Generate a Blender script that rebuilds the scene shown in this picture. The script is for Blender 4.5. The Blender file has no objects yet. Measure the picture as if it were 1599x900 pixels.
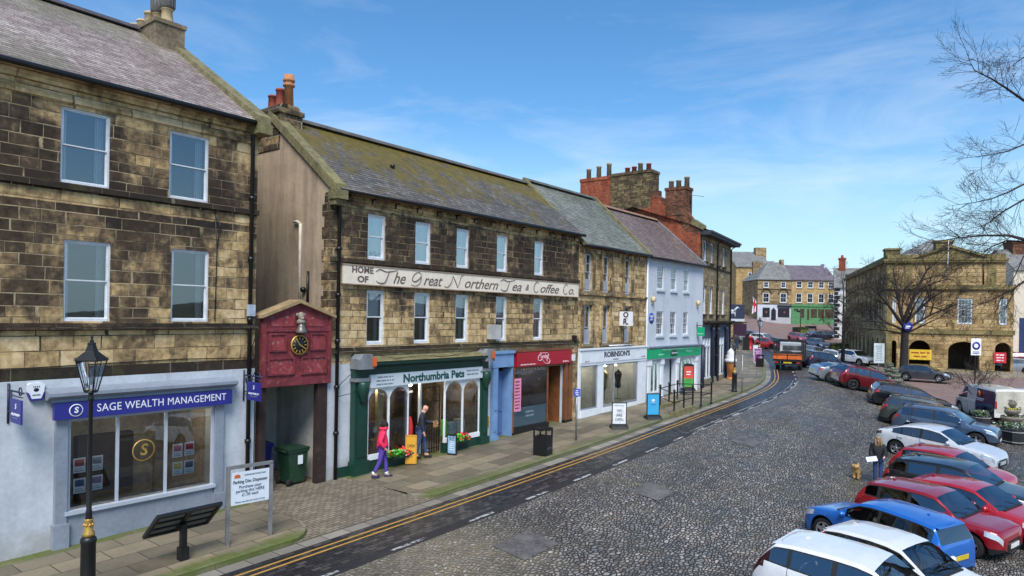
import bpy, bmesh, math, random
import numpy as np
from mathutils import Vector, Matrix, Euler

# ------------------------------------------------------------------ camera, sky, sun, exposure
SC = bpy.context.scene
COL = SC.collection
R = math.radians
CAM_H = 5.1
cam_d = bpy.data.cameras.new('camera'); cam = bpy.data.objects.new('camera', cam_d); COL.objects.link(cam)
cam.location = (0, 0, CAM_H); cam.rotation_euler = (R(90), R(-1.0), 0)
cam_d.lens = 24.0; cam_d.sensor_width = 36.0; cam_d.shift_y = 42/1599; cam_d.clip_end = 3000; cam_d.clip_start = .1
SC.camera = cam

SUN = Vector((.02, -.70, .86)).normalized()
SUN_EL = math.asin(SUN.z); SUN_AZ = math.atan2(SUN.x, SUN.y)
world = bpy.data.worlds.new('World'); SC.world = world; world.use_nodes = True
wt = world.node_tree; wn = wt.nodes; wl = wt.links
bg = wn['Background']; bg.inputs['Strength'].default_value = .085
sky = wn.new('ShaderNodeTexSky'); sky.sky_type = 'NISHITA'; sky.sun_disc = False
sky.sun_elevation = SUN_EL; sky.sun_rotation = SUN_AZ; sky.air_density = 1.0; sky.dust_density = .35; sky.ozone_density = 2.2
wtc = wn.new('ShaderNodeTexCoord'); wmap = wn.new('ShaderNodeMapping'); wmap.inputs['Scale'].default_value = (1.0, 1.0, 4.5)
wmap.inputs['Rotation'].default_value = (0, R(9), R(20))
wl.new(wtc.outputs['Generated'], wmap.inputs['Vector'])
wno = wn.new('ShaderNodeTexNoise'); wno.inputs['Scale'].default_value = 2.3; wno.inputs['Detail'].default_value = 9; wno.inputs['Roughness'].default_value = .62
wno.inputs['Distortion'].default_value = .5
wl.new(wmap.outputs['Vector'], wno.inputs['Vector'])
wr = wn.new('ShaderNodeValToRGB'); wr.color_ramp.elements[0].position = .47; wr.color_ramp.elements[1].position = .86
wr.color_ramp.elements[0].color = (0, 0, 0, 1); wr.color_ramp.elements[1].color = (.85, .85, .85, 1)
wl.new(wno.outputs['Fac'], wr.inputs['Fac'])
whs = wn.new('ShaderNodeHueSaturation'); whs.inputs['Saturation'].default_value = 1.32; whs.inputs['Value'].default_value = 1.1
wl.new(sky.outputs['Color'], whs.inputs['Color'])
wmx = wn.new('ShaderNodeMix'); wmx.data_type = 'RGBA'
wse = wn.new('ShaderNodeSeparateXYZ'); wl.new(wtc.outputs['Generated'], wse.inputs[0]); wme = wn.new('ShaderNodeMapRange'); wme.interpolation_type = 'SMOOTHSTEP'; wl.new(wse.outputs[2], wme.inputs[0]); wme.inputs[1].default_value = .42; wme.inputs[2].default_value = .08; wme.inputs[3].default_value = .32; wme.inputs[4].default_value = 1.
wmm = wn.new('ShaderNodeMath'); wmm.operation = 'MULTIPLY'; wl.new(wr.outputs['Color'], wmm.inputs[0]); wl.new(wme.outputs[0], wmm.inputs[1]); wl.new(wmm.outputs[0], wmx.inputs[0]); wl.new(whs.outputs['Color'], wmx.inputs[6]); wmx.inputs[7].default_value = (6.3, 6.6, 6.9, 1)
wsp = wn.new('ShaderNodeSeparateXYZ'); wl.new(wtc.outputs['Generated'], wsp.inputs[0])
wmr = wn.new('ShaderNodeMapRange'); wmr.interpolation_type = 'SMOOTHSTEP'; wl.new(wsp.outputs[2], wmr.inputs[0]); wmr.inputs[1].default_value = .30; wmr.inputs[2].default_value = -.02; wmr.inputs[3].default_value = .05; wmr.inputs[4].default_value = .85
wmh = wn.new('ShaderNodeMix'); wmh.data_type = 'RGBA'; wl.new(wmr.outputs[0], wmh.inputs[0]); wl.new(wmx.outputs[2], wmh.inputs[6]); wmh.inputs[7].default_value = (3.5, 5.2, 6.1, 1)
wl.new(wmh.outputs[2], bg.inputs['Color'])
sl = bpy.data.lights.new('sun', 'SUN'); sl.energy = 2.4; sl.angle = R(30); sl.color = (1.0, .955, .90)
so = bpy.data.objects.new('sun', sl); COL.objects.link(so); so.rotation_euler = (-SUN).to_track_quat('-Z', 'Y').to_euler(); so.location = SUN*80
SC.view_settings.view_transform = 'Standard'; SC.view_settings.look = 'None'; SC.view_settings.gamma = 1; SC.view_settings.exposure = .95
SC.view_settings.use_curve_mapping = False
SC.cycles.max_bounces = 6; SC.cycles.transparent_max_bounces = 8; SC.cycles.sample_clamp_indirect = 4

# ------------------------------------------------------------------ shader helpers
def lin(c):
    return tuple(((v/255)/12.92 if v/255 <= .04045 else (((v/255)+.055)/1.055)**2.4) for v in c[:3]) + (1,)

class NT:
    def __init__(s, name):
        s.m = bpy.data.materials.new(name); s.m.use_nodes = True
        s.t = s.m.node_tree; s.n = s.t.nodes; s.l = s.t.links
        s.b = s.n['Principled BSDF']; s._tc = None
    def new(s, k): return s.n.new(k)
    def put(s, a, sock):
        if isinstance(a, bpy.types.NodeSocket): s.l.new(a, sock)
        else: sock.default_value = a
    def tc(s, k='Object'):
        if s._tc is None: s._tc = s.new('ShaderNodeTexCoord')
        return s._tc.outputs[k]
    def math(s, op, a, b=0, c=None, clamp=False):
        n = s.new('ShaderNodeMath'); n.operation = op; n.use_clamp = clamp
        s.put(a, n.inputs[0]); s.put(b, n.inputs[1])
        if c is not None: s.put(c, n.inputs[2])
        return n.outputs[0]
    def sep(s, v):
        n = s.new('ShaderNodeSeparateXYZ'); s.l.new(v, n.inputs[0]); return n.outputs
    def comb(s, x, y, z=0):
        n = s.new('ShaderNodeCombineXYZ'); s.put(x, n.inputs[0]); s.put(y, n.inputs[1]); s.put(z, n.inputs[2]); return n.outputs[0]
    def noise(s, v, scale, detail=3, rough=.55, col=False, dist=0):
        n = s.new('ShaderNodeTexNoise'); s.l.new(v, n.inputs['Vector']); n.inputs['Scale'].default_value = scale
        n.inputs['Detail'].default_value = detail; n.inputs['Roughness'].default_value = rough; n.inputs['Distortion'].default_value = dist
        return n.outputs['Color' if col else 'Fac']
    def white(s, v, col=False):
        n = s.new('ShaderNodeTexWhiteNoise'); n.noise_dimensions = '3D'; s.l.new(v, n.inputs['Vector']); return n.outputs['Color' if col else 'Value']
    def mapv(s, v, scale=(1, 1, 1), rot=(0, 0, 0), loc=(0, 0, 0)):
        n = s.new('ShaderNodeMapping'); s.l.new(v, n.inputs['Vector']); n.inputs['Scale'].default_value = scale
        n.inputs['Rotation'].default_value = rot; n.inputs['Location'].default_value = loc; return n.outputs[0]
    def ramp(s, f, stops, interp='LINEAR'):
        n = s.new('ShaderNodeValToRGB'); cr = n.color_ramp; cr.interpolation = interp
        while len(cr.elements) < len(stops): cr.elements.new(.5)
        for e, (p, c) in zip(cr.elements, stops): e.position = p; e.color = c if len(c) == 4 else lin(c)
        s.put(f, n.inputs['Fac']); return n.outputs['Color']
    def step(s, f, a, b, lo=0., hi=1.):
        n = s.new('ShaderNodeMapRange'); n.interpolation_type = 'SMOOTHSTEP'; s.put(f, n.inputs[0])
        n.inputs[1].default_value = a; n.inputs[2].default_value = b; n.inputs[3].default_value = lo; n.inputs[4].default_value = hi; return n.outputs[0]
    def mix(s, f, a, b, blend='MIX'):
        n = s.new('ShaderNodeMix'); n.data_type = 'RGBA'; n.blend_type = blend; s.put(f, n.inputs[0])
        s.put(a if isinstance(a, bpy.types.NodeSocket) or len(a) == 4 else lin(a), n.inputs[6])
        s.put(b if isinstance(b, bpy.types.NodeSocket) or len(b) == 4 else lin(b), n.inputs[7]); return n.outputs[2]
    def bump(s, h, strength=.5, dist=.02, normal=None):
        n = s.new('ShaderNodeBump'); n.inputs['Strength'].default_value = strength; n.inputs['Distance'].default_value = dist
        s.l.new(h, n.inputs['Height'])
        if normal is not None: s.l.new(normal, n.inputs['Normal'])
        return n.outputs[0]
    def done(s, col, rough=.7, normal=None, metal=0., spec=.5, coat=0.):
        b = s.b
        s.put(col if isinstance(col, bpy.types.NodeSocket) or len(col) == 4 else lin(col), b.inputs['Base Color'])
        s.put(rough, b.inputs['Roughness']); b.inputs['Metallic'].default_value = metal; b.inputs['Specular IOR Level'].default_value = spec
        b.inputs['Coat Weight'].default_value = coat; b.inputs['Coat Roughness'].default_value = .04
        if normal is not None: s.l.new(normal, b.inputs['Normal'])
        return s.m

_MC = {}
def M(name, col=(128, 128, 128), rough=.6, metal=0., var=.18, scale=2.5, bump=0., bscale=25., spec=.5, coat=0., dirt=None):
    """plain surface: base colour with weathering noise."""
    if name in _MC: return _MC[name]
    k = NT(name); v = k.tc()
    f = k.math('ADD', k.math('MULTIPLY', k.noise(v, scale, 5), .6), k.math('MULTIPLY', k.noise(v, scale*7, 3), .4))
    a = tuple(max(0, c*(1-var)) for c in col); b = tuple(min(255, c*(1+var*.7)) for c in col)
    c = k.ramp(f, [(.3, a), (.7, b)])
    if dirt: c = k.mix(k.step(k.noise(v, scale*1.7, 6, .7), .52, .72), c, dirt)
    nr = k.bump(k.noise(v, bscale, 4), bump, .01) if bump else None
    _MC[name] = k.done(c, rough, nr, metal, spec, coat); return _MC[name]

def wall_uv(k):
    o = k.sep(k.tc()); nx = k.sep(k.tc('Normal'))
    side = k.math('GREATER_THAN', k.math('ABSOLUTE', nx[0]), k.math('ABSOLUTE', nx[1]))
    u = k.math('ADD', k.math('MULTIPLY', o[0], k.math('SUBTRACT', 1, side)), k.math('MULTIPLY', o[1], side))
    return u, o[2]

def ashlar(name, w, h, stops, mortar=(150, 135, 110), soot=.5, blk=.55, jitter=.28, mw=.012, rough=.88, bumps=.6, fine=6., green=0., smear=.5, bias=None, xb=None):
    """coursed stone / brick: every block its own tone, broad soot and lichen patches of their own shape."""
    if name in _MC: return _MC[name]
    k = NT(name); v = k.tc(); u, z = wall_uv(k)
    wob = k.noise(v, 3.2, 2)
    u = k.math('ADD', u, k.math('MULTIPLY', k.math('SUBTRACT', wob, .5), .03)); z = k.math('ADD', z, k.math('MULTIPLY', k.math('SUBTRACT', k.noise(v, 2.1, 2), .5), .025))
    zz = k.math('DIVIDE', k.math('ADD', z, k.math('MULTIPLY', k.math('SINE', k.math('MULTIPLY', z, 3.7)), h*.16)), h)
    row = k.math('FLOOR', zz); fv = k.math('FRACT', zz)
    cu = k.math('ADD', k.math('DIVIDE', u, w), k.math('MULTIPLY', k.white(k.comb(row, 3.3, 1.7)), 9))
    cu = k.math('ADD', cu, k.math('MULTIPLY', k.math('SINE', k.math('ADD', k.math('MULTIPLY', cu, 2.6), k.math('MULTIPLY', row, 3.3))), jitter))
    colm = k.math('FLOOR', cu); fu = k.math('FRACT', cu)
    du = k.math('MULTIPLY', k.math('MINIMUM', fu, k.math('SUBTRACT', 1, fu)), w*.9); dv = k.math('MULTIPLY', k.math('MINIMUM', fv, k.math('SUBTRACT', 1, fv)), h)
    e = k.math('ADD', k.math('MINIMUM', du, dv), k.math('MULTIPLY', k.math('SUBTRACT', k.noise(v, 14, 2), .5), mw*.9))
    inside = k.step(e, mw*.45, mw*1.2)
    rnd = k.white(k.comb(colm, row, 5.1)); rnd2 = k.white(k.comb(colm, row, 9.7))
    big = k.noise(v, .55, 5, .62, dist=.6); fn = k.noise(v, fine, 5, .65)
    tone = k.math('ADD', k.math('MULTIPLY', rnd, blk), k.math('MULTIPLY', k.math('SUBTRACT', big, .5), 2.1*smear))
    tone = k.math('ADD', tone, k.math('ADD', k.math('ADD', k.math('MULTIPLY', k.math('SUBTRACT', fn, .5), .7), k.math('MULTIPLY', k.math('SUBTRACT', k.noise(k.mapv(v, (1.6, 1.6, .5)), 1.7, 4, .6), .5), .9)), (1-soot)-.25+.1))
    def bz(coord, tab):
        a_, b_ = tab[0][0], tab[-1][0]
        return k.math('SUBTRACT', k.sep(k.ramp(k.math('DIVIDE', k.math('SUBTRACT', coord, a_), b_-a_, clamp=True), [((p-a_)/(b_-a_), (v_+.5,)*3+(1,)) for p, v_ in tab]))[0], .5)
    if bias: tone = k.math('ADD', tone, bz(k.math('ADD', z, k.math('MULTIPLY', k.math('SUBTRACT', big, .5), .5)), bias))
    if xb: tone = k.math('ADD', tone, bz(k.math('ADD', u, k.math('MULTIPLY', k.math('SUBTRACT', big, .5), 1.5)), xb))
    c = k.ramp(tone, stops)
    c = k.mix(k.math('MULTIPLY', rnd2, .18), c, (112, 84, 56))
    c = k.mix(.8, c, k.ramp(fn, [(.3, (196, 196, 196)), (.7, (255, 255, 255))]), 'MULTIPLY')
    mm = k.mix(k.step(k.noise(v, 1.1, 4), .42, .62), mortar, tuple(x*.45 for x in mortar))
    c = k.mix(inside, mm, c)
    if green: c = k.mix(k.math('MULTIPLY', k.step(k.noise(v, .9, 6, .7), .5, .72), green), c, (92, 98, 52))
    hgt = k.math('ADD', k.math('MULTIPLY', inside, 1.0), k.math('MULTIPLY', fn, .9))
    _MC[name] = k.done(c, rough, k.bump(hgt, bumps, .02), spec=.3); return _MC[name]

def slates(name, stops, rowz=.14, w=.26, moss=0., moss_lo=0., moss_hi=1., mossc=(112, 104, 30), mottle=.6, pale=(150, 145, 150)):
    """slate roof laid in courses (rows by height), lichen and moss patches."""
    if name in _MC: return _MC[name]
    k = NT(name); v = k.tc(); u, z = wall_uv(k); o = k.sep(v)
    u = o[0]
    zz = k.math('DIVIDE', k.math('ADD', z, k.math('MULTIPLY', k.noise(v, 2.0, 2), .03)), rowz); row = k.math('FLOOR', zz); fv = k.math('FRACT', zz)
    cu = k.math('ADD', k.math('DIVIDE', u, w), k.math('MULTIPLY', k.white(k.comb(row, 1.3, 1.7)), 5))
    colm = k.math('FLOOR', cu); fu = k.math('FRACT', cu)
    du = k.math('MULTIPLY', k.math('MINIMUM', fu, k.math('SUBTRACT', 1, fu)), w)
    rnd = k.white(k.comb(colm, row, 2.2)); big = k.noise(v, .45, 6, .6, dist=.5); fn = k.noise(v, 5, 5, .7)
    st = k.noise(k.mapv(v, (3.2, .5, .5)), 1.2, 4, .6)
    sk = k.noise(k.mapv(v, (1.1, .8, 7)), 1.5, 5, .65)
    tone = k.math('ADD', k.math('ADD', k.math('MULTIPLY', rnd, .26), k.math('MULTIPLY', k.math('SUBTRACT', big, .5), 1.3*mottle)), k.math('ADD', .37, k.math('ADD', k.math('MULTIPLY', k.math('SUBTRACT', sk, .5), .9), k.math('MULTIPLY', k.math('SUBTRACT', fn, .5), .7))))
    c = k.ramp(tone, stops)
    c = k.mix(k.step(k.math('ADD', k.math('MULTIPLY', fn, .6), k.math('MULTIPLY', st, .55)), .62, .80, 0, .55), c, pale)
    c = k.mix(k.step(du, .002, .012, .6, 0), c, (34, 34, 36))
    c = k.mix(k.step(fv, .05, .42, .85, 0), c, (30, 29, 30))  # shadow along each course's lower edge, put into the slate colour
    if moss:
        hz = k.step(z, moss_lo, moss_hi)
        mk = k.math('ADD', k.math('ADD', k.math('MULTIPLY', k.math('SUBTRACT', k.noise(v, .55, 6, .72, dist=.9), .5), 1.7), .42), k.math('MULTIPLY', hz, .30))
        mk = k.math('ADD', mk, k.math('MULTIPLY', fn, .16))
        c = k.mix(k.math('MULTIPLY', k.step(mk, .52, .78), moss), c, k.mix(k.noise(v, 3.1, 4), mossc, tuple(x*.45 for x in mossc)))
    hgt = k.math('ADD', k.math('MULTIPLY', k.math('SUBTRACT', 1, fv), 1.0), k.math('ADD', k.math('MULTIPLY', rnd, .5), k.math('MULTIPLY', fn, .4)))
    _MC[name] = k.done(c, .62, k.bump(hgt, .8, .025), spec=.45); return _MC[name]

def glass_mat(name, tint=(.55, .6, .62), base=.14, ior=1.75, refl=(.86, .93, 1)):
    if name in _MC: return _MC[name]
    k = NT(name); k.n.remove(k.b); out = k.n['Material Output']
    tr = k.new('ShaderNodeBsdfTransparent'); tr.inputs[0].default_value = tint+(1,)
    gl = k.new('ShaderNodeBsdfGlossy'); gl.inputs['Roughness'].default_value = .015; gl.inputs[0].default_value = refl+(1,)
    v = k.tc(); k.l.new(k.bump(k.noise(v, 1.3, 2), .05, .02), gl.inputs['Normal'])
    fr = k.new('ShaderNodeFresnel'); fr.inputs[0].default_value = ior
    mx = k.new('ShaderNodeMixShader'); k.l.new(k.math('ADD', fr.outputs[0], base, clamp=True), mx.inputs[0])
    k.l.new(tr.outputs[0], mx.inputs[1]); k.l.new(gl.outputs[0], mx.inputs[2]); k.l.new(mx.outputs[0], out.inputs[0])
    _MC[name] = k.m; return k.m

# ------------------------------------------------------------------ mesh helpers
class MB:
    """collects geometry for ONE mesh object; faces carry a material index."""
    def __init__(s): s.v = []; s.f = []; s.mi = []; s.sm = []; s.uv = {}
    def add(s, vs, fs, mi=0, smooth=False):
        b = len(s.v); s.v.extend(vs)
        for f in fs: s.f.append([b+i for i in f]); s.mi.append(mi); s.sm.append(smooth)
        return s
    def box(s, x0, x1, y0, y1, z0, z1, mi=0):
        vs = [(x0, y0, z0), (x1, y0, z0), (x1, y1, z0), (x0, y1, z0), (x0, y0, z1), (x1, y0, z1), (x1, y1, z1), (x0, y1, z1)]
        return s.add(vs, [(0, 3, 2, 1), (4, 5, 6, 7), (0, 1, 5, 4), (1, 2, 6, 5), (2, 3, 7, 6), (3, 0, 4, 7)], mi)
    def quad(s, a, b, c, d, mi=0): return s.add([a, b, c, d], [(0, 1, 2, 3)], mi)
    def prism(s, poly, ax, a, b, mi=0):
        """poly of 2-tuples extruded along axis ax ('x': poly is (y,z); 'y': (x,z); 'z': (x,y))."""
        def P(p, t): return {'x': (t, p[0], p[1]), 'y': (p[0], t, p[1]), 'z': (p[0], p[1], t)}[ax]
        n = len(poly); vs = [P(p, a) for p in poly]+[P(p, b) for p in poly]
        fs = [tuple(range(n))[::-1], tuple(range(n, 2*n))]+[(i, (i+1) % n, n+(i+1) % n, n+i) for i in range(n)]
        return s.add(vs, fs, mi)
    def tube(s, pts, rad, n=8, mi=0, caps=True, smooth=True):
        """tube along points, rad a number or list."""
        pts = [Vector(p) for p in pts]; m = len(pts); rad = [rad]*m if not hasattr(rad, '__len__') else rad
        vs = []; a = None
        for i, p in enumerate(pts):
            t = (pts[min(i+1, m-1)]-pts[max(i-1, 0)]); t = t.normalized() if t.length > 1e-9 else Vector((0, 0, 1))
            if a is None: a = t.orthogonal().normalized()
            a = a-t*a.dot(t); a = a.normalized() if a.length > 1e-6 else t.orthogonal().normalized(); b = t.cross(a)
            for j in range(n):
                th = 2*math.pi*j/n; q = p+(a*math.cos(th)+b*math.sin(th))*rad[i]; vs.append(tuple(q))
        fs = [(i*n+j, i*n+(j+1) % n, (i+1)*n+(j+1) % n, (i+1)*n+j) for i in range(m-1) for j in range(n)]
        if caps: fs += [tuple(range(n))[::-1], tuple(range((m-1)*n, m*n))]
        return s.add(vs, fs, mi, smooth)
    def lathe(s, prof, c=(0, 0, 0), n=16, mi=0, smooth=True, ax='z', ang0=0, caps=True):
        """prof: (radius, height) list round the axis."""
        vs = []
        for r, h in prof:
            for j in range(n):
                th = ang0+2*math.pi*j/n; a, b = r*math.cos(th), r*math.sin(th)
                q = {'z': (a, b, h), 'y': (a, h, b), 'x': (h, a, b)}[ax]; vs.append((c[0]+q[0], c[1]+q[1], c[2]+q[2]))
        m = len(prof); fs = [(i*n+j, i*n+(j+1) % n, (i+1)*n+(j+1) % n, (i+1)*n+j) for i in range(m-1) for j in range(n)]
        loop = prof[0] == prof[-1] or not caps
        if prof[0][0] > 1e-4 and not loop: fs.append(tuple(range(n))[::-1])
        if prof[-1][0] > 1e-4 and not loop: fs.append(tuple(range((m-1)*n, m*n)))
        return s.add(vs, fs, mi, smooth)
    def ball(s, c, r, n=10, m=7, mi=0, sc=(1, 1, 1)):
        vs = []
        for i in range(m+1):
            ph = math.pi*i/m
            for j in range(n):
                th = 2*math.pi*j/n; vs.append((c[0]+r*sc[0]*math.sin(ph)*math.cos(th), c[1]+r*sc[1]*math.sin(ph)*math.sin(th), c[2]+r*sc[2]*math.cos(ph)))
        return s.add(vs, [(i*n+j, (i+1)*n+j, (i+1)*n+(j+1) % n, i*n+(j+1) % n) for i in range(m) for j in range(n)], mi, True)
    def move(s, mat):
        s.v = [tuple(mat @ Vector(v)) for v in s.v]; return s
    def build(s, name, mats, parent=None, weld=False, bevel=0., uv=None, recalc=True):
        me = bpy.data.meshes.new(name); me.from_pydata(s.v, [], s.f)
        for m in (mats if isinstance(mats, (list, tuple)) else [mats]): me.materials.append(m)
        me.polygons.foreach_set('material_index', s.mi); me.polygons.foreach_set('use_smooth', s.sm)
        if uv is not None:
            ly = me.uv_layers.new(name='uv')
            for lp in me.loops: ly.data[lp.index].uv = uv[lp.vertex_index]
        if weld or bevel or recalc:
            bm = bmesh.new(); bm.from_mesh(me)
            if weld or bevel: bmesh.ops.remove_doubles(bm, verts=bm.verts, dist=1e-4)
            if recalc: bmesh.ops.recalc_face_normals(bm, faces=bm.faces)
            if bevel: bmesh.ops.bevel(bm, geom=[e for e in bm.edges if len(e.link_faces) == 2 and e.calc_face_angle(0) > .5], offset=bevel, segments=2, affect='EDGES', clamp_overlap=True)
            bm.to_mesh(me); bm.free()
        me.update()
        o = bpy.data.objects.new(name, me); COL.objects.link(o)
        if parent is not None: o.parent = parent
        return o

def lampmat(name, strength, col=(1, .86, .66)):
    if name in _MC: return _MC[name]
    k = NT(name); k.b.inputs['Emission Color'].default_value = col+(1,); k.b.inputs['Emission Strength'].default_value = strength; _MC[name] = k.m; return k.m
def empty(name, loc=(0, 0, 0), rz=0.):
    o = bpy.data.objects.new(name, None); COL.objects.link(o); o.location = loc; o.rotation_euler = (0, 0, rz); o.empty_display_size = .2; return o
def tag(o, label=None, cat=None, group=None, kind=None):
    if label: o['label'] = label
    if cat: o['category'] = cat
    if group: o['group'] = group
    if kind: o['kind'] = kind
    return o
def thing(name, label, cat, loc=(0, 0, 0), rz=0., group=None): return tag(empty(name, loc, rz), label, cat, group)
def copy_tree(o, parent=None):
    c = o.copy(); COL.objects.link(c); c.parent = parent
    for ch in list(o.children): copy_tree(ch, c)
    return c

def text(body, mat, parent, x, z, size, y=-.01, width=None, shear=0., align='CENTER', name='lettering', rot=None, bold=0., depth=.004, spacing=1.):
    cu = bpy.data.curves.new(name, 'FONT'); cu.body = body; cu.size = size; cu.align_x = align; cu.align_y = 'CENTER'; cu.shear = shear
    cu.extrude = depth; cu.offset = bold; cu.space_character = spacing; cu.materials.append(mat); cu.resolution_u = 3; cu.space_line = .95
    o = bpy.data.objects.new(name, cu); COL.objects.link(o)
    if width:
        bpy.context.view_layer.update()
        w = o.dimensions.x
        if w > 1e-6: o.scale.x = width/w
    dg = bpy.context.evaluated_depsgraph_get(); me = bpy.data.meshes.new_from_object(o.evaluated_get(dg)); sc_ = o.scale.copy()
    bpy.data.objects.remove(o); bpy.data.curves.remove(cu); me.name = name
    o = bpy.data.objects.new(name, me); COL.objects.link(o); o.scale = sc_
    o.location = (x, y, z); o.rotation_euler = rot or (R(90), 0, 0); o.parent = parent
    return o

def lines(mat, parent, x, z, w, rows, lh, y=-.01, seed=1, x0=0., z0=0.):
    """small print too far off to read: rows of broken word-length dashes"""
    rn = random.Random(seed); m = MB()
    for r_ in range(rows):
        zz = z-z0+lh*((rows-1)/2-r_); full = w*(.7+.3*rn.random()); a = x-x0-full/2; e = a+full
        while a < e-.01:
            b = min(e, a+lh*(.5+1.6*rn.random())); m.box(a, b, y-.002, y+.002, zz-lh*.2, zz+lh*.2); a = b+lh*.28
    return m.build('print_lines', mat, parent)

# ------------------------------------------------------------------ the lie of the land
AL = math.radians(37.97)
D2 = np.array([math.sin(AL), math.cos(AL)]); N2 = np.array([math.cos(AL), -math.sin(AL)])    # along the terrace, and out from it towards the square
T_FACE = -16.4
RZ = math.pi/2-AL                                                                              # terrace frame: local x along the fronts, local -y to the street
_ks = [-40, 6, 13.6, 17, 22, 29.7, 37.9, 43.5, 48, 53.85, 60, 66.8, 90, 130, 200]
_kt = [-12.95, -12.95, -12.92, -12.96, -13.05, -13.4, -13.72, -14.2, -15.14, -17.0, -19.0, -21.5, -31, -48, -78]
_gs = np.arange(-40, 200, .5); _gt = np.interp(_gs, _ks, _kt)
_w = np.exp(-.5*(np.arange(-8, 9)/3.2)**2); _w /= _w.sum(); _gt = np.convolve(np.pad(_gt, 8, 'edge'), _w, 'valid')
_gd = np.gradient(_gt, .5)
def sm(x): x = min(1., max(0., x)); return x*x*(3-2*x)
def kerb(s):
    t = float(np.interp(s, _gs, _gt)); b = float(np.interp(s, _gs, _gd)); c = 1/math.sqrt(1+b*b)
    return t, b, c
def SO(s, o):
    """street coordinates: distance along the terrace, offset from the kerb edge (right +) -> x, y"""
    t, b, c = kerb(s); nd, nn = -b*c, c
    p = D2*(s+nd*o)+N2*(t+nn*o); return float(p[0]), float(p[1])
def so_of(x, y):
    s = x*D2[0]+y*D2[1]; t = x*N2[0]+y*N2[1]
    for _ in range(2):
        kt, b, c = kerb(s); o = (t-kt)*c
        if o > 0: break
        break
    return s, o
_rs = [-40, 5, 18, 24, 33, 50, 75, 400]; _rz = [-1.15, -1.05, -1.0, -.9, -.55, -.1, .25, .25]
def g(x, y):
    s, o = so_of(x, y)
    L = .025*(min(58, max(-20, s))-5)-.12
    Rr = float(np.interp(s, _rs, _rz))
    w = sm((o-2.4)/8.0)
    f = 4.2*max(0., (y-60)/75)**2.2 if y < 150 else 4.2*1.2**2.2+.02*(y-150)
    return L*(1-w)+Rr*w+f
rollr = R(1.0)
def ray(px, py):
    u, v = px-800, 450-py+42
    return Vector((u*math.cos(rollr)-v*math.sin(rollr), 1066., u*math.sin(rollr)+v*math.cos(rollr)))
def P(px, py, h=0.):
    """point of the land (raised by h) that the survey photograph shows at px, py"""
    r = ray(px, py); lo, hi = .002, 1.
    prev = None
    for i in range(4000):
        k = .004*(1.004**i); q = r*k
        if CAM_H+q.z <= g(q.x, q.y)+h: break
        prev = k
    a, b = prev or .003, k
    for _ in range(30):
        m = (a+b)/2; q = r*m
        if CAM_H+q.z <= g(q.x, q.y)+h: b = m
        else: a = m
    q = r*b; return Vector((q.x, q.y, CAM_H+q.z-h))
def at(px, py, Y):
    q = ray(px, py)*(Y/1066.); return Vector((q.x, q.y, CAM_H+q.z))
def terr(s, w=0., z=0.):
    p = D2*s+N2*(T_FACE-w); return Vector((p[0], p[1], z))
# ------------------------------------------------------------------ the ground
def ribbon(name, s0, s1, ds, offs, lift, mat, kind='structure', parent=None, skirt=0.):
    ss = np.arange(s0, s1+ds*.5, ds); V = []; UV = []; F = []
    rows = [offs(s) if callable(offs) else offs for s in ss]; n = len(rows[0])
    for s, row in zip(ss, rows):
        for o in row:
            x, y = SO(s, o); V.append((x, y, g(x, y)+(lift(s, o) if callable(lift) else lift))); UV.append((s, o))
    for i in range(len(ss)-1):
        for j in range(n-1): F.append((i*n+j, (i+1)*n+j, (i+1)*n+j+1, i*n+j+1))
    if skirt:
        b = len(V)
        for i in range(len(ss)):
            x, y, z = V[i*n+n-1]; V.append((x, y, z-skirt)); UV.append((ss[i], rows[i][-1]+skirt))
        for i in range(len(ss)-1): F.append((i*n+n-1, (i+1)*n+n-1, b+i+1, b+i))
        for e in (0, len(ss)-1):
            c = len(V)
            for j in range(n): x, y, z = V[e*n+j]; V.append((x, y, z-skirt)); UV.append((ss[e]+skirt, rows[e][j]))
            for j in range(n-1): F.append((e*n+j, e*n+j+1, c+j+1, c+j))
    m = MB(); m.add(V, F, 0, False); o = m.build(name, mat, parent, uv=UV, recalc=False)
    for p in o.data.polygons: p.use_smooth = skirt == 0
    if kind: o['kind'] = kind
    return o

def uvn(k):
    n = k.new('ShaderNodeUVMap'); return n.outputs[0]

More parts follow.
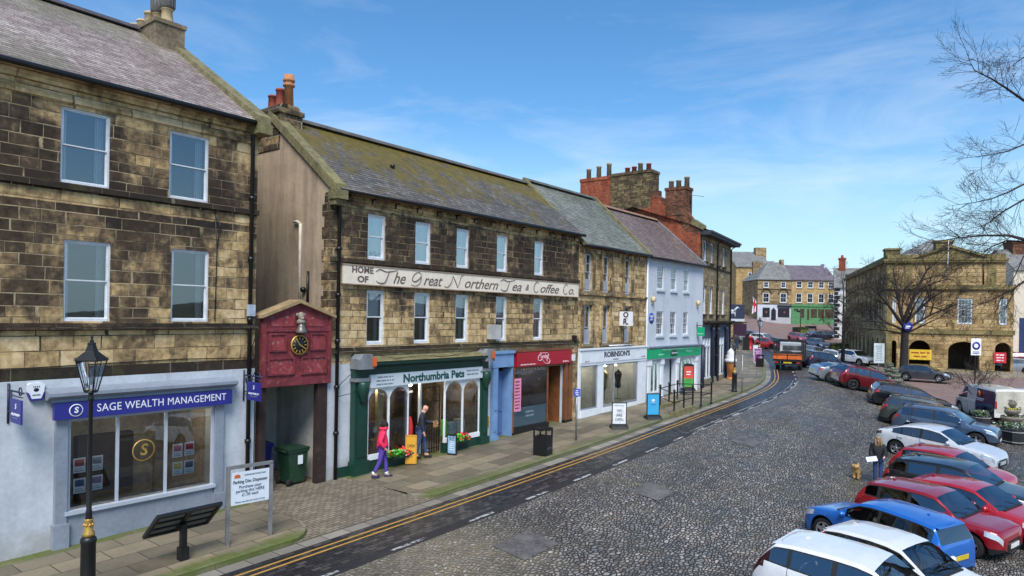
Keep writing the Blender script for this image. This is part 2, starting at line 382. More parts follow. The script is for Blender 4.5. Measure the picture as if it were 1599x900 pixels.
def mat_cobbles():
    k = NT('cobbles'); v = uvn(k); big = k.noise(v, .35, 5, .6); patch = k.noise(k.mapv(v, loc=(7, 3, 0)), .22, 4, .55, dist=.8)
    wv = k.new('ShaderNodeVectorMath'); wv.operation = 'MULTIPLY_ADD'; k.l.new(k.noise(v, 1.6, 2, col=True), wv.inputs[0]); wv.inputs[1].default_value = (.34, .34, 0); k.l.new(v, wv.inputs[2])
    q = k.mapv(wv.outputs[0], (6.6, 13.0, 1), (0, 0, R(24)))
    def vor(feat, sc=1):
        n = k.new('ShaderNodeTexVoronoi'); n.voronoi_dimensions = '2D'; n.feature = feat; k.l.new(q, n.inputs['Vector']); n.inputs['Scale'].default_value = sc; n.inputs['Randomness'].default_value = .88; return n
    v1 = vor('F1'); ve = vor('DISTANCE_TO_EDGE')
    e = ve.outputs['Distance']; cr = k.sep(v1.outputs['Color'])
    fn = k.noise(v, 24, 4, .7)
    top = k.step(e, .02, .26)
    stone = k.ramp(k.math('ADD', k.math('MULTIPLY', cr[0], .75), k.math('MULTIPLY', fn, .35)), [(.1, (92, 89, 85)), (.45, (130, 126, 119)), (.8, (160, 154, 146)), (1, (196, 188, 178))])
    stone = k.mix(k.math('MULTIPLY', k.step(cr[1], .82, .9), .55), stone, (128, 104, 84))
    stone = k.mix(.5, stone, k.ramp(big, [(.3, (150, 146, 146)), (.7, (255, 255, 255))]), 'MULTIPLY')
    joint = k.mix(k.step(k.noise(v, .8, 5, .7), .45, .65), (44, 41, 38), (70, 65, 48))
    # the bed near the dashed line is pointed up with pale mortar
    sx = k.sep(v); pale = k.math('MULTIPLY', k.step(k.math('ADD', sx[0], k.math('MULTIPLY', patch, 4)), 15.8, 13.2), k.step(k.math('ADD', sx[1], k.math('MULTIPLY', patch, 3)), 7.2, 5.2))
    jw = k.math('ADD', .135, k.math('MULTIPLY', pale, .13))
    joint = k.mix(pale, joint, (128, 118, 96))
    inside = k.step(k.math('SUBTRACT', e, jw), -.06, .07)
    c = k.mix(inside, joint, stone)
    wet = k.step(k.noise(k.mapv(v, (.6, 1.5, 1)), .42, 5, .62), .44, .62)
    c = k.mix(k.math('MULTIPLY', wet, .32), c, (44, 43, 44))
    c = k.mix(k.math('MULTIPLY', k.step(patch, .56, .7), .3), c, (96, 92, 62))
    trk = k.noise(k.mapv(v, (.10, 1.1, 1)), 1.0, 4, .6)
    c = k.mix(k.math('MULTIPLY', k.step(trk, .5, .66), .34), c, (58, 55, 53)); c = k.mix(k.math('MULTIPLY', k.step(k.noise(k.mapv(v, loc=(3, 9, 0)), 1.3, 3, .5), .66, .74), .4), c, (40, 38, 37))
    h = k.math('ADD', k.math('MULTIPLY', top, 1.0), k.math('ADD', k.math('MULTIPLY', fn, .12), k.math('MULTIPLY', cr[2], .35)))
    return k.done(c, k.math('SUBTRACT', .55, k.math('MULTIPLY', wet, .22)), k.bump(h, .85, .045), spec=.45)

def mat_setts(name, w, h, stops, joint, rough, wetamt=.0, moss=0.):
    k = NT(name); v = uvn(k); b = k.new('ShaderNodeTexBrick'); k.l.new(k.mapv(v, rot=(0, 0, R(90)) if h < 0 else (0, 0, 0)), b.inputs['Vector'])
    b.inputs['Scale'].default_value = 1; b.inputs['Brick Width'].default_value = w; b.inputs['Row Height'].default_value = abs(h); b.inputs['Mortar Size'].default_value = .012; b.inputs['Mortar Smooth'].default_value = .3
    b.inputs['Color1'].default_value = (0, 0, 0, 1); b.inputs['Color2'].default_value = (1, 1, 1, 1); b.inputs['Mortar'].default_value = (.5, .5, .5, 1); b.inputs['Bias'].default_value = 0
    fn = k.noise(v, 9, 5, .7); big = k.noise(v, .4, 5, .6)
    t = k.math('ADD', k.math('MULTIPLY', k.sep(b.outputs['Color'])[0], .55), k.math('ADD', k.math('MULTIPLY', k.math('SUBTRACT', big, .5), 1.1), k.math('MULTIPLY', fn, .45)))
    c = k.ramp(t, stops)
    c = k.mix(b.outputs['Fac'], c, joint)
    if moss:
        o = k.sep(v)[1]
        edge = k.math('MAXIMUM', k.step(o, -.75, -.1), k.step(o, -2.7, -3.35))
        mk = k.math('ADD', k.math('MULTIPLY', edge, .42), k.noise(v, 1.5, 6, .72))
        mk = k.math('ADD', mk, k.math('MULTIPLY', b.outputs['Fac'], .12))
        nearf = k.step(k.sep(v)[0], 26, 8, .55, 1)
        c = k.mix(k.math('MULTIPLY', k.math('MULTIPLY', k.step(mk, .62, .96), moss), nearf), c, k.mix(fn, (98, 110, 36), (62, 72, 30)))
    h_ = k.math('SUBTRACT', k.math('MULTIPLY', fn, .35), b.outputs['Fac'])
    return k.done(c, rough, k.bump(h_, .6, .02), spec=.5)

def mat_paint(name, col, wear):
    k = NT(name); v = uvn(k); k.n.remove(k.b) if False else None
    f = k.math('ADD', k.math('MULTIPLY', k.noise(v, 6, 5, .7), .7), k.math('MULTIPLY', k.noise(v, 1.1, 3), .4))
    k.done(k.mix(k.noise(v, 3, 4), col, tuple(x*.8 for x in col)), .6, spec=.4)
    k.l.new(k.step(f, wear-.04, wear+.05), k.b.inputs['Alpha']); return k.m

mt_cob = mat_cobbles()
mt_lane = mat_setts('road_setts', .24, .125, [(.1, (22, 21, 22)), (.5, (44, 42, 43)), (.9, (84, 80, 77))], (18, 18, 18), .42)
mt_flag = mat_setts('flagstones', .92, .62, [(.05, (80, 74, 60)), (.5, (112, 104, 86)), (.95, (142, 130, 106))], (58, 54, 42), .62, moss=.9)
mt_kerb = mat_setts('kerb_stone', .95, 4., [(.05, (88, 84, 72)), (.5, (120, 114, 98)), (.95, (146, 138, 118))], (48, 48, 36), .75, moss=.9)
mt_gut = mat_setts('gutter_stone', .62, .5, [(.05, (94, 90, 82)), (.5, (126, 120, 110)), (.95, (152, 146, 134))], (58, 58, 44), .65, moss=0)
mt_cross = mat_setts('crossing_setts', .2, .115, [(.05, (92, 84, 70)), (.5, (118, 108, 92)), (.95, (142, 132, 114))], (74, 68, 54), .75)
mt_red = mat_setts('red_paving', .22, .11, [(.05, (112, 90, 84)), (.5, (138, 112, 104)), (.95, (158, 132, 122))], (96, 84, 78), .7)
mt_far = M('far_land', (112, 112, 84), .9)

# one sheet out to the horizon
xs = list(np.concatenate([np.arange(-400, -60, 40.), np.arange(-60, 100, 2.5), np.arange(100, 900, 50.)])); ys = list(np.concatenate([np.arange(-60, 160, 2.5), np.arange(160, 1500, 60.)]))
V = [(x, y, g(x, y)-(.10 if y < 100 else .02)) for y in ys for x in xs]; n = len(xs)
F = [(j*n+i, j*n+i+1, (j+1)*n+i+1, (j+1)*n+i) for j in range(len(ys)-1) for i in range(n-1)]
o = MB().add(V, F, 0, True).build('ground', mt_red, uv=[(v[0], v[1]) for v in V], recalc=False); o['kind'] = 'structure'

def ob(s): return 14.5+(10.9-14.5)*sm((s-38)/7)
ribbon('cobbled_square', -12, 92, 1., lambda s: [2.12]+list(np.linspace(2.12, ob(s), 16))[1:], 0., mt_cob)
ribbon('parking_setts', -12, 40.5, 1., lambda s: list(np.linspace(ob(s), 30, 10)), -.005, mt_cob)
ribbon('road', -14, 96, 1., [.36, 1.0, 1.75], .0, mt_lane)
mt_tar = M('tarmac_strip', (40, 39, 40), .55, var=.3, scale=4, bump=.4, bscale=60)
ribbon('road_joint', -14, 96, 1., [1.75, 2.12], .001, mt_tar)
ribbon('gutter', -14, 96, 1., [.0, .36], .0, mt_gut)
mt_yel = mat_paint('yellow_line_paint', (196, 150, 66), .40); mt_wht = mat_paint('white_line_paint', (186, 186, 184), .525)
ribbon('yellow_line', -14, 56, .6, [.61, .67], .004, mt_yel); ribbon('yellow_line', -14, 56, .6, [.83, .89], .004, mt_yel)
k = -14.
while k < 62:
    ribbon('dashed_line', k, k+1.0, .5, [1.93, 2.03], .005, mt_wht); k += 2.4
ribbon('channel_line', 26.2, 48, .6, [1.78, 1.83], .005, mt_wht); ribbon('channel_line', 26.2, 48, .6, [2.06, 2.11], .005, mt_wht)
# pavements: a dropped crossing lies between two raised runs
def edge1(s):
    r = .9; d_ = s-(9.7-r); return -.0 if d_ <= 0 else -r+math.sqrt(max(0, r*r-d_*d_))
def edge2(s):
    r = .7; d_ = (12.95+r)-s; return -.0 if d_ <= 0 else -r+math.sqrt(max(0, r*r-d_*d_))
def pav(name, s0, s1, ds, ed, inner):
    ribbon(name, s0, s1, ds, lambda s: [inner(s)]+list(np.linspace(-2.6, ed(s)-.17, 4)), .12, mt_flag)
    ribbon('kerb', s0, s1, ds, lambda s: [ed(s)-.17, ed(s)-.02, ed(s)], lambda s, o: .122 if o < ed(s)-.01 else .105, mt_kerb, skirt=.13)
pav('pavement', -14, 9.68, .22, edge1, lambda s: -3.9)
pav('pavement', 12.97, 96, .26, edge2, lambda s: -3.9 if s < 39 else -9.)
ribbon('crossing', 8.4, 14.2, .4, [-5.9, -3.6, -1.8, -.7, .0, .02], lambda s, o: .012+.106*sm((-o-.1)/1.3), mt_cross)
ribbon('yard', 9.6, 12.9, .5, [-10, -7, -5, -3.5], .108, mt_flag)
# repaired slabs let into the cobbles
mt_slab = M('repair_slab', (92, 88, 85), .6, var=.4, scale=2, bump=.3, bscale=30)
for (px, py, w, h) in ((822, 851, 1.3, .9), (1018, 768, 1.2, .9), (1163, 691, 1.2, .9)):
    p = P(px, py); s, of = so_of(p.x, p.y)
    ribbon('repair_slab', s-w/2, s+w/2, w/3, [of-h/2, of, of+h/2], .012, mt_slab)
# raised kerbs and paving round the hall, and a grass verge
# ------------------------------------------------------------------ building kit
STONE_A = [(.02, (48, 42, 35)), (.30, (82, 70, 56)), (.50, (142, 120, 88)), (.72, (204, 174, 122)), (1, (226, 202, 158))]
m_sootyA = ashlar('sooty_ashlar', .56, .25, STONE_A, soot=.68, blk=.34, smear=.85, bias=[(4.9, .16), (5.9, .02), (7.2, -.1), (8.1, -.16), (9.2, -.05), (9.8, .22)], xb=[(8, -.03), (11.2, .0), (12.0, .3), (12.5, .1)], mortar=(158, 142, 112))
m_buffA = ashlar('buff_ashlar', .78, .32, STONE_A, soot=.30, blk=.3, smear=.7, mortar=(150, 128, 94))
m_trimA = ashlar('dark_string_stone', .9, .5, STONE_A, soot=.98, blk=.25, mortar=(110, 100, 84), green=.35)
m_sootyB = ashlar('black_ashlar', .44, .205, STONE_A, soot=.76, blk=.34, smear=.75, bias=[(6.5, -.06), (7.6, -.1), (8.0, .1), (8.4, .4)], xb=[(0, .35), (1.2, .05), (3, -.05), (12, -.03), (13.4, .1)], mortar=(128, 112, 86))
m_midB = ashlar('brown_ashlar', .46, .215, STONE_A, soot=.4, blk=.34, smear=.6, bias=[(3.8, .2), (4.6, .05), (5.4, -.1), (6.0, -.08)], xb=[(0, .35), (1.2, .05), (3, -.05), (12, -.03), (13.4, .1)], mortar=(142, 124, 94))
m_stC = ashlar('tawny_ashlar', .5, .24, STONE_A, soot=.38, blk=.38, mortar=(138, 120, 90))
m_stE = ashlar('grey_ashlar', .55, .26, [(.05, (74, 66, 52)), (.5, (142, 126, 96)), (1, (186, 168, 132))], soot=.42, blk=.35, mortar=(120, 108, 86))
m_hall = ashlar('hall_ashlar', 1.1, .44, [(.05, (86, 70, 48)), (.35, (144, 120, 82)), (.65, (188, 160, 112)), (1, (210, 182, 134))], soot=.42, blk=.3, smear=.85, mortar=(112, 92, 60), green=.3, mw=.02)
m_hallp = ashlar('hall_parapet_stone', 1.4, .5, [(.05, (78, 72, 48)), (.5, (134, 122, 80)), (1, (180, 160, 110))], soot=.5, blk=.3, mortar=(92, 84, 56), green=.5, mw=.02)
m_farst = ashlar('far_ashlar', .7, .32, [(.05, (124, 102, 66)), (.5, (190, 158, 106)), (1, (214, 184, 134))], soot=.42, blk=.3, mortar=(140, 122, 90))
m_farsoot = ashlar('far_sooty_ashlar', .7, .32, [(.05, (74, 64, 52)), (.5, (142, 122, 90)), (1, (196, 170, 124))], soot=.42, blk=.4, mortar=(120, 106, 84))
BRK = [(.05, (86, 44, 34)), (.4, (140, 66, 44)), (.75, (172, 84, 54)), (1, (186, 112, 78))]
m_brick = ashlar('red_brick', .24, .085, BRK, soot=.38, blk=.38, mortar=(128, 100, 82), jitter=.05, mw=.009)
m_brickd = ashlar('weathered_brick', .24, .085, [(.05, (48, 40, 34)), (.35, (92, 62, 46)), (.7, (140, 82, 58)), (1, (150, 120, 90))], soot=.62, blk=.5, mortar=(104, 90, 76), jitter=.05, mw=.009, green=.2)
m_rubble = ashlar('rubble_stone', .34, .13, [(.05, (44, 40, 32)), (.4, (88, 76, 56)), (.8, (140, 120, 86)), (1, (160, 140, 104))], soot=.6, blk=.55, mortar=(80, 70, 54), green=.35)
def render_mat(name, a, b, streak=.5, dk=.62):
    k = NT(name); v = k.tc(); f = k.noise(v, .8, 6, .65); s = k.noise(k.mapv(v, (2.2, 2.2, .28)), 1.4, 5, .6); fn = k.noise(v, 9, 4, .7)
    c = k.ramp(k.math('ADD', k.math('MULTIPLY', f, .6), k.math('MULTIPLY', s, streak)), [(.3, tuple(x*dk for x in a)), (.5, a), (.75, b)])
    c = k.mix(.5, c, k.ramp(fn, [(.3, (214, 214, 214)), (.7, (255, 255, 255))]), 'MULTIPLY')
    if dk > .85: c = k.mix(k.math('MULTIPLY', k.step(k.math('ADD', k.sep(v)[2], k.math('MULTIPLY', k.math('SUBTRACT', f, .5), 2.2)), 1.0, .25), .4), c, (128, 120, 102)); c = k.mix(k.math('MULTIPLY', k.step(k.noise(k.mapv(v, (2.5, 2.5, .2)), 1.6, 5, .6), .56, .72), .22), c, (140, 138, 130))
    return k.done(c, .9, k.bump(fn, .4, .01), spec=.25)
m_render = render_mat('brown_render', (148, 132, 112), (184, 164, 140), .75, .42)
m_whitep = render_mat('white_painted_wall', (196, 202, 208), (222, 227, 231), .3, .9)
m_whitep2 = render_mat('white_stucco', (200, 206, 214), (226, 231, 237), .25, .92)
m_white = M('white_paint', (222, 226, 230), .45, var=.06)
m_sashw = M('sash_white_paint', (205, 210, 214), .5, var=.1, scale=4)
m_sashg = M('sash_grey_paint', (176, 180, 184), .55, var=.12)
m_black = M('black_ironwork', (22, 22, 24), .42, var=.2)
m_navy = M('navy_sign_paint', (42, 44, 128), .4, var=.05)
m_gold = M('gilding', (196, 158, 84), .4, metal=.6)
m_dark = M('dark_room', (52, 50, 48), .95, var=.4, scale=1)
m_blind = M('window_blind', (238, 240, 242), .8, var=.08)
m_curt = M('net_curtain', (226, 230, 234), .8, var=.1)
m_greyp = M('grey_shopfront_paint', (132, 140, 152), .5, var=.12, scale=1.5)
m_lead = M('lead_sheet', (120, 124, 128), .55, var=.25)
m_moss = M('mossy_stone', (112, 106, 74), .9, var=.4, scale=4, bump=.5)
m_stcap = M('weathered_coping', (122, 112, 90), .9, var=.35, scale=3, bump=.4)
m_glass = glass_mat('window_glass', (.86, .89, .9), .13, 1.8, (.86, .94, 1))
m_glassB = glass_mat('bright_window_glass', (.86, .89, .9), .34, 2.0, (.82, .93, 1))
m_shopg = glass_mat('shop_glass', (.78, .82, .82), .05, 1.55)
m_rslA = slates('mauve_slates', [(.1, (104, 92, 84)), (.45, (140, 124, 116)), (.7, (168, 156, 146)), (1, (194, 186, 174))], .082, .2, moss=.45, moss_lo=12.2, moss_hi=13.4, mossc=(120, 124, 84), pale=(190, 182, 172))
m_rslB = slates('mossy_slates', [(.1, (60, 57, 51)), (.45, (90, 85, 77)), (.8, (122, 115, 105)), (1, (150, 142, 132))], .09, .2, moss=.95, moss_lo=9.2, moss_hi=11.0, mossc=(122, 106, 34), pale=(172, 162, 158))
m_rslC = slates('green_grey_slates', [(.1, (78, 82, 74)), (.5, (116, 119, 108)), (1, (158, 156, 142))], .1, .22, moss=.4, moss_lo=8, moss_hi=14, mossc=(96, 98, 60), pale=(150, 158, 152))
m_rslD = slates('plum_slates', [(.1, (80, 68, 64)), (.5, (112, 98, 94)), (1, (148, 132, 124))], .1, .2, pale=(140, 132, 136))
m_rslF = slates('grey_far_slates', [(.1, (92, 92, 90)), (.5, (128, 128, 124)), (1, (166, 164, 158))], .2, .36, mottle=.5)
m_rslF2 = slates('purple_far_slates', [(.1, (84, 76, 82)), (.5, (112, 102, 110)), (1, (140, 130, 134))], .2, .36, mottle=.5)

class Bld:
    """a building with its own frame: x along the front (x0 is the local zero), y into the building, z up"""
    def __init__(s, name, label, cat, loc, rz, x0=0., group=None):
        s.x0 = x0; s.z0 = loc.z; s.t = thing(name, label, cat, loc, rz, group)
    def mk(s, mb, name, mats, parent=None, **kw):
        mb.move(Matrix.Translation((-s.x0, 0, -s.z0))); return mb.build(name, mats, parent or s.t, **kw)
    def tx(s, body, mat, x, z, size, parent=None, **kw): return text(body, mat, parent or s.t, x-s.x0, z-s.z0, size, **kw)

def wall(mb, x0, x1, z0, z1, holes=(), y=0., rev=.16, mi=0, arch=()):
    """front wall panel facing -y with square openings and their reveals"""
    xs = sorted({x0, x1, *[v for h in holes for v in h[:2]]}); zs = sorted({z0, z1, *[v for h in holes for v in h[2:4]]})
    for a, b in zip(xs, xs[1:]):
        for c, d in zip(zs, zs[1:]):
            mx, mz = (a+b)/2, (c+d)/2
            if any(h[0] < mx < h[1] and h[2] < mz < h[3] for h in holes): continue
            mb.quad((a, y, c), (b, y, c), (b, y, d), (a, y, d), mi)
    for h in holes:
        a, b, c, d = h[:4]; r = y+rev
        mb.quad((a, y, c), (a, y, d), (a, r, d), (a, r, c), mi); mb.quad((b, y, c), (b, r, c), (b, r, d), (b, y, d), mi)
        mb.quad((a, y, d), (b, y, d), (b, r, d), (a, r, d), mi); mb.quad((a, y, c), (a, r, c), (b, r, c), (b, y, c), mi)
def shell(mb, x0, x1, z0, eave, rw, rz, mi=0, near=None, far=None, y0=0.):
    """gable ends and back of a pitched building"""
    for x, m in ((x0, near), (x1, far)):
        m = mi if m is None else m
        mb.add([(x, y0, z0), (x, y0, eave), (x, rw, rz), (x, 2*rw, eave), (x, 2*rw, z0)], [(0, 1, 2, 3, 4)], m)
    mb.quad((x0, 2*rw, z0), (x1, 2*rw, z0), (x1, 2*rw, eave), (x0, 2*rw, eave), mi)
def pitched(mb, x0, x1, eave, rw, rz, over=.22, th=.09, mi=0):
    sl = (rz-eave)/rw
    mb.prism([(-over, eave-over*sl+.02), (rw, rz+.02), (2*rw+over, eave-over*sl+.02), (2*rw+over, eave-over*sl+.02+th), (rw, rz+.02+th), (-over, eave-over*sl+.02+th)], 'x', x0, x1, mi)
def ridge_tiles(b, x0, x1, rw, rz, mat, name='ridge_tiles'):
    m = MB(); x = x0
    while x < x1-.05:
        e = min(x1, x+.44); m.prism([(rw-.17, rz+.02), (rw, rz+.17), (rw+.17, rz+.02), (rw+.13, rz+.0), (rw, rz+.12), (rw-.13, rz+.0)], 'x', x+.006, e-.006); x = e
    return b.mk(m, name, mat)
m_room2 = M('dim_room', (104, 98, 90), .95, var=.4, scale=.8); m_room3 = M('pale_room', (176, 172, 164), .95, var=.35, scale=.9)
def gutter(b, x0, x1, y, z, mat=None, r=.065, brackets=0.):
    m = MB(); m.tube([(x0, y, z), (x1, y, z)], r, 8)
    if brackets:
        x = x0+.4
        while x < x1: m.box(x-.015, x+.015, y-.02, y+.22, z-.14, z-.10); m.box(x-.015, x+.015, y+.17, y+.22, z-.26, z-.10); x += brackets
    return b.mk(m, 'roof_gutter', mat or m_black)
def downpipe(b, pts, r=.05, mat=None, name='downpipe'):
    m = MB(); m.tube(pts, r, 8)
    p0, p1 = pts[-2], pts[-1]
    n = int(abs(p0[2]-p1[2])/1.6)
    for i in range(1, n+1):
        z = p0[2]+(p1[2]-p0[2])*i/(n+1); m.lathe([(r, z-.05), (r*1.5, z-.045), (r*1.5, z+.045), (r, z+.05)], (p1[0], p1[1], 0), 8)
    return b.mk(m, name, mat or m_black)
def sash(b, xa, xb, za, zb, y=.1, bars=(0, 0), blind=0., mat=None, sill=True, split=.5, cur=0., th=.05, sillmat=None, dark=True, glass=None):
    """sliding sash window: frame, meeting rail, glazing bars > pane, blind, sill"""
    mat = mat or m_sashw; m = MB(); zm = za+(zb-za)*split
    m.box(xa, xa+th, y-.03, y+.09, za, zb); m.box(xb-th, xb, y-.03, y+.09, za, zb); m.box(xa+th, xb-th, y-.03, y+.09, zb-th, zb); m.box(xa+th, xb-th, y-.045, y+.09, za, za+th*1.25)
    t2 = th*.62
    for zz0, zz1, yy in ((zm, zb-th, y-.012), (za+th*1.25, zm+t2, y+.022)):
        m.box(xa+th, xa+th+t2, yy, yy+.03, zz0, zz1); m.box(xb-th-t2, xb-th, yy, yy+.03, zz0, zz1)
        m.box(xa+th+t2, xb-th-t2, yy, yy+.03, zz0, zz0+t2); m.box(xa+th+t2, xb-th-t2, yy, yy+.03, zz1-t2, zz1)
        nx, nz = bars
        for i in range(nx):
            x = xa+th+(xb-xa-2*th)*(i+1)/(nx+1); m.box(x-.011, x+.011, yy+.004, yy+.026, zz0+t2, zz1-t2)
        for i in range(nz):
            z = zz0+(zz1-zz0)*(i+1)/(nz+1); m.box(xa+th+t2, xb-th-t2, yy+.006, yy+.024, z-.011, z+.011)
    w = b.mk(m, 'window', mat)
    p = MB(); p.quad((xa+th, y+.004, zm), (xb-th, y+.004, zm), (xb-th, y+.004, zb-th), (xa+th, y+.004, zb-th)); p.quad((xa+th, y+.038, za+th), (xb-th, y+.038, za+th), (xb-th, y+.038, zm), (xa+th, y+.038, zm))
    b.mk(p, 'pane', glass or m_glass, w, recalc=False)
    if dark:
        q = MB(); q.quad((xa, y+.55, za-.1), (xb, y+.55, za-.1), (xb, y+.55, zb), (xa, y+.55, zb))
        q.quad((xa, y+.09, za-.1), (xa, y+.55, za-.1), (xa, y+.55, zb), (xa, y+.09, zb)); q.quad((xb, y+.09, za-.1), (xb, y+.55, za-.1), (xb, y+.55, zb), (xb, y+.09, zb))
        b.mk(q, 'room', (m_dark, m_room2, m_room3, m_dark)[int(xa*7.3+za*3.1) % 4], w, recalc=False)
    if blind: q = MB(); q.box(xa+th+.01, xb-th-.01, y+.12, y+.135, zb-th-(zb-za-2*th)*blind, zb-th); b.mk(q, 'blind', m_blind, w)
    if cur:
        q = MB(); n = 6
        for e, d in ((xa+th, 1), (xb-th, -1)):
            for i in range(n): x = e+d*cur*i/n; q.box(min(x, x+d*cur/n), max(x, x+d*cur/n), y+.2+.03*(i % 2), y+.22+.03*(i % 2), za+th, zb-th)
        b.mk(q, 'curtain', m_curt, w)
    if sill: q = MB(); q.box(xa-.07, xb+.07, -.09, y-.03, za-.1, za-.002); b.mk(q, 'sill', sillmat or m_stcap, w)
    return w
def pot(b, x, y, z, h, r=.13, mat=None, style=0):
    m = MB()
    if style == 0: prof = [(r*1.05, z), (r, z+.05), (r*.86, z+h*.86), (r*1.02, z+h*.88), (r*1.02, z+h*.97), (r*.85, z+h), (r*.7, z+h-.04)]
    elif style == 1: prof = [(r*1.05, z), (r*.9, z+h*.62), (r*1.25, z+h*.64), (r*1.25, z+h*.7), (r, z+h*.72), (r, z+h*.78), (r*1.25, z+h*.8), (r*1.25, z+h*.86), (r, z+h*.88), (r*1.1, z+h), (r*.8, z+h)]
    else: prof = [(r*1.05, z), (r*.95, z+h*.45), (r*1.2, z+h*.46), (r*1.2, z+h*.98), (r*.6, z+h)]
    m.lathe(prof, (x, y, 0), 14); return b.mk(m, 'chimney_pot', mat)
m_potbuff = M('buff_clay_pot', (196, 172, 132), .8, var=.2); m_potred = M('red_clay_pot', (150, 74, 58), .8, var=.25); m_potgrey = M('weathered_clay_pot', (140, 128, 104), .85, var=.3); m_potlouv = M('louvred_pot', (96, 92, 88), .6, var=.3)

# ------------------------------------------------------------------ A: the big stone house on the left, blue-signed office below
A = Bld('stone_house', 'large soot-blackened stone house with mauve slate roof over white ground floor and grey office front', 'building', terr(-2.5, 0, -.35), RZ, -2.5)
xA0, xA1 = -2.5, 10.02
ups = [(5.45, 6.42), (7.72, 8.69), (3.18, 4.15), (.9, 1.87)]; los = [(5.55, 6.47), (7.81, 8.74), (3.28, 4.2), (1.0, 1.92)]
hu = [(a, b, 7.74, 9.35) for a, b in ups]; hl = [(a, b, 4.80, 6.54) for a, b in los]
m = MB()
wall(m, xA0, xA1, 7.56, 9.42, hu, mi=0); wall(m, xA0, xA1, 7.30, 7.56, mi=1); wall(m, xA0, xA1, 4.74, 7.30, hl, mi=0); wall(m, xA0, xA1, 3.82, 4.60, mi=1); wall(m, xA0, xA1, 3.58, 3.82, mi=2, y=-.015)
wall(m, xA0, xA1, 4.60, 4.74, mi=2); wall(m, xA0, xA1, 9.42, 10.1, mi=1)
shell(m, xA0, xA1, -.4, 10.1, 5.0, 13.25, mi=0)
shopA = (5.66, 8.86, .74, 2.74)
wall(m, xA0, xA1, -.4, 3.58, [shopA, (2.1, 3.1, 0, 2.3)], y=-.02, rev=.3, mi=3)
A.mk(m, 'wall', [m_sootyA, m_buffA, m_trimA, m_whitep], recalc=False)
m = MB()
m.box(xA0, xA1+.02, -.13, -.003, 4.62, 4.72); m.box(xA0, xA1+.02, -.08, -.003, 4.72, 4.76)
m.box(xA0, xA1+.02, -.08, -.003, 7.60, 7.73)
A.mk(m, 'string_course', m_trimA)
m = MB()
for y, z0, z1 in ((-.05, 9.44, 9.52), (-.03, 9.52, 9.7), (-.10, 9.72, 9.80), (-.14, 9.80, 9.9), (-.20, 9.9, 10.0)): m.box(xA0, xA1-.1, y, -.003, z0, z1)
A.mk(m, 'cornice', m_buffA)
m = MB(); pitched(m, xA0, 9.78, 10.1, 5.0, 13.25, over=.28); A.mk(m, 'roof', m_rslA)
ridge_tiles(A, xA0, 9.1, 5.0, 13.34, M('dark_ridge', (70, 66, 72), .7, var=.2))
gutter(A, xA0, 9.8, -.34, 9.93)
m = MB(); sl = (13.25-10.1)/5
m.prism([(-.42, 10.1-.42*sl-.12), (-.42, 10.1-.42*sl+.28), (4.2, 10.1+4.2*sl+.24), (4.2, 10.1+4.2*sl-.12)], 'x', 9.74, 10.12); m.box(9.74, 10.12, -.5, -.05, 9.66, 9.92)
m.prism([(6.4, 10.1+3.6*sl-.12), (6.4, 10.1+3.6*sl+.24), (10.4, 10.1-.4*sl+.24), (10.4, 10.1-.4*sl-.12)], 'x', 9.74, 10.12)
A.mk(m, 'gable_coping', m_moss)
m = MB(); m.box(9.16, 10.02, 4.05, 6.7, 12.2, 13.46); m.box(9.12, 10.06, 4.01, 6.74, 13.46, 13.58)
ch = A.mk(m, 'chimney_stack', M('chimney_render', (118, 104, 84), .9, var=.4, scale=1.6, bump=.4, dirt=(92, 98, 60)))
for i, (y, h, st, mt) in enumerate(((4.3, 1.0, 2, m_potbuff), (4.85, 1.0, 2, m_potbuff), (5.4, .62, 0, m_potbuff), (5.9, .5, 0, m_potbuff), (6.4, .5, 0, m_potbuff))):
    q = pot(A, 9.6, y, 13.58, h*.45 if st == 2 else h, .17, mt)
    if st == 2:
        w = MB(); z = 13.58+h*.42; w.lathe([(.17, z), (.21, z+.03), (.21, z+.56), (.14, z+.6)], (9.6, y, 0), 14)
        for j in range(14): th = j*math.pi/7; w.box(9.6+.205*math.cos(th)-.015, 9.6+.205*math.cos(th)+.015, y+.205*math.sin(th)-.015, y+.205*math.sin(th)+.015, z+.05, z+.54)
        A.mk(w, 'louvred_cowl', m_potlouv)
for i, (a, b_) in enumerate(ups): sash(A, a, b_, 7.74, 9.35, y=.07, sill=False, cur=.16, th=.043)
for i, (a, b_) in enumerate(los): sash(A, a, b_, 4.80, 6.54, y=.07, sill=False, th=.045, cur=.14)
downpipe(A, [(9.82, -.34, 9.9), (9.82, -.08, 9.6), (9.82, -.08, .12)], .055)
m = MB(); m.tube([(8.86, -.02, 7.55), (8.92, -.03, 6.6), (8.9, -.02, 4.8)], .012, 5); m.tube([(8.86, -.02, 7.55), (8.98, -.03, 7.2), (8.92, -.03, 6.6)], .01, 5); m.tube([(xA0, -.02, 3.86), (5, -.02, 3.84), (8, -.02, 3.9), (9.8, -.05, 3.86)], .012, 5)
m.tube([(9.86, -.12, 4.9), (9.94, -.2, 4.5), (9.88, -.1, 4.1), (9.95, -.22, 3.6), (9.86, -.08, 3.2)], .012, 5)
A.mk(m, 'cable', m_black)
m = MB(); m.box(9.76, 9.94, -.14, -.02, 4.95, 5.25); A.mk(m, 'meter_box', M('meter_grey', (166, 176, 190), .5))
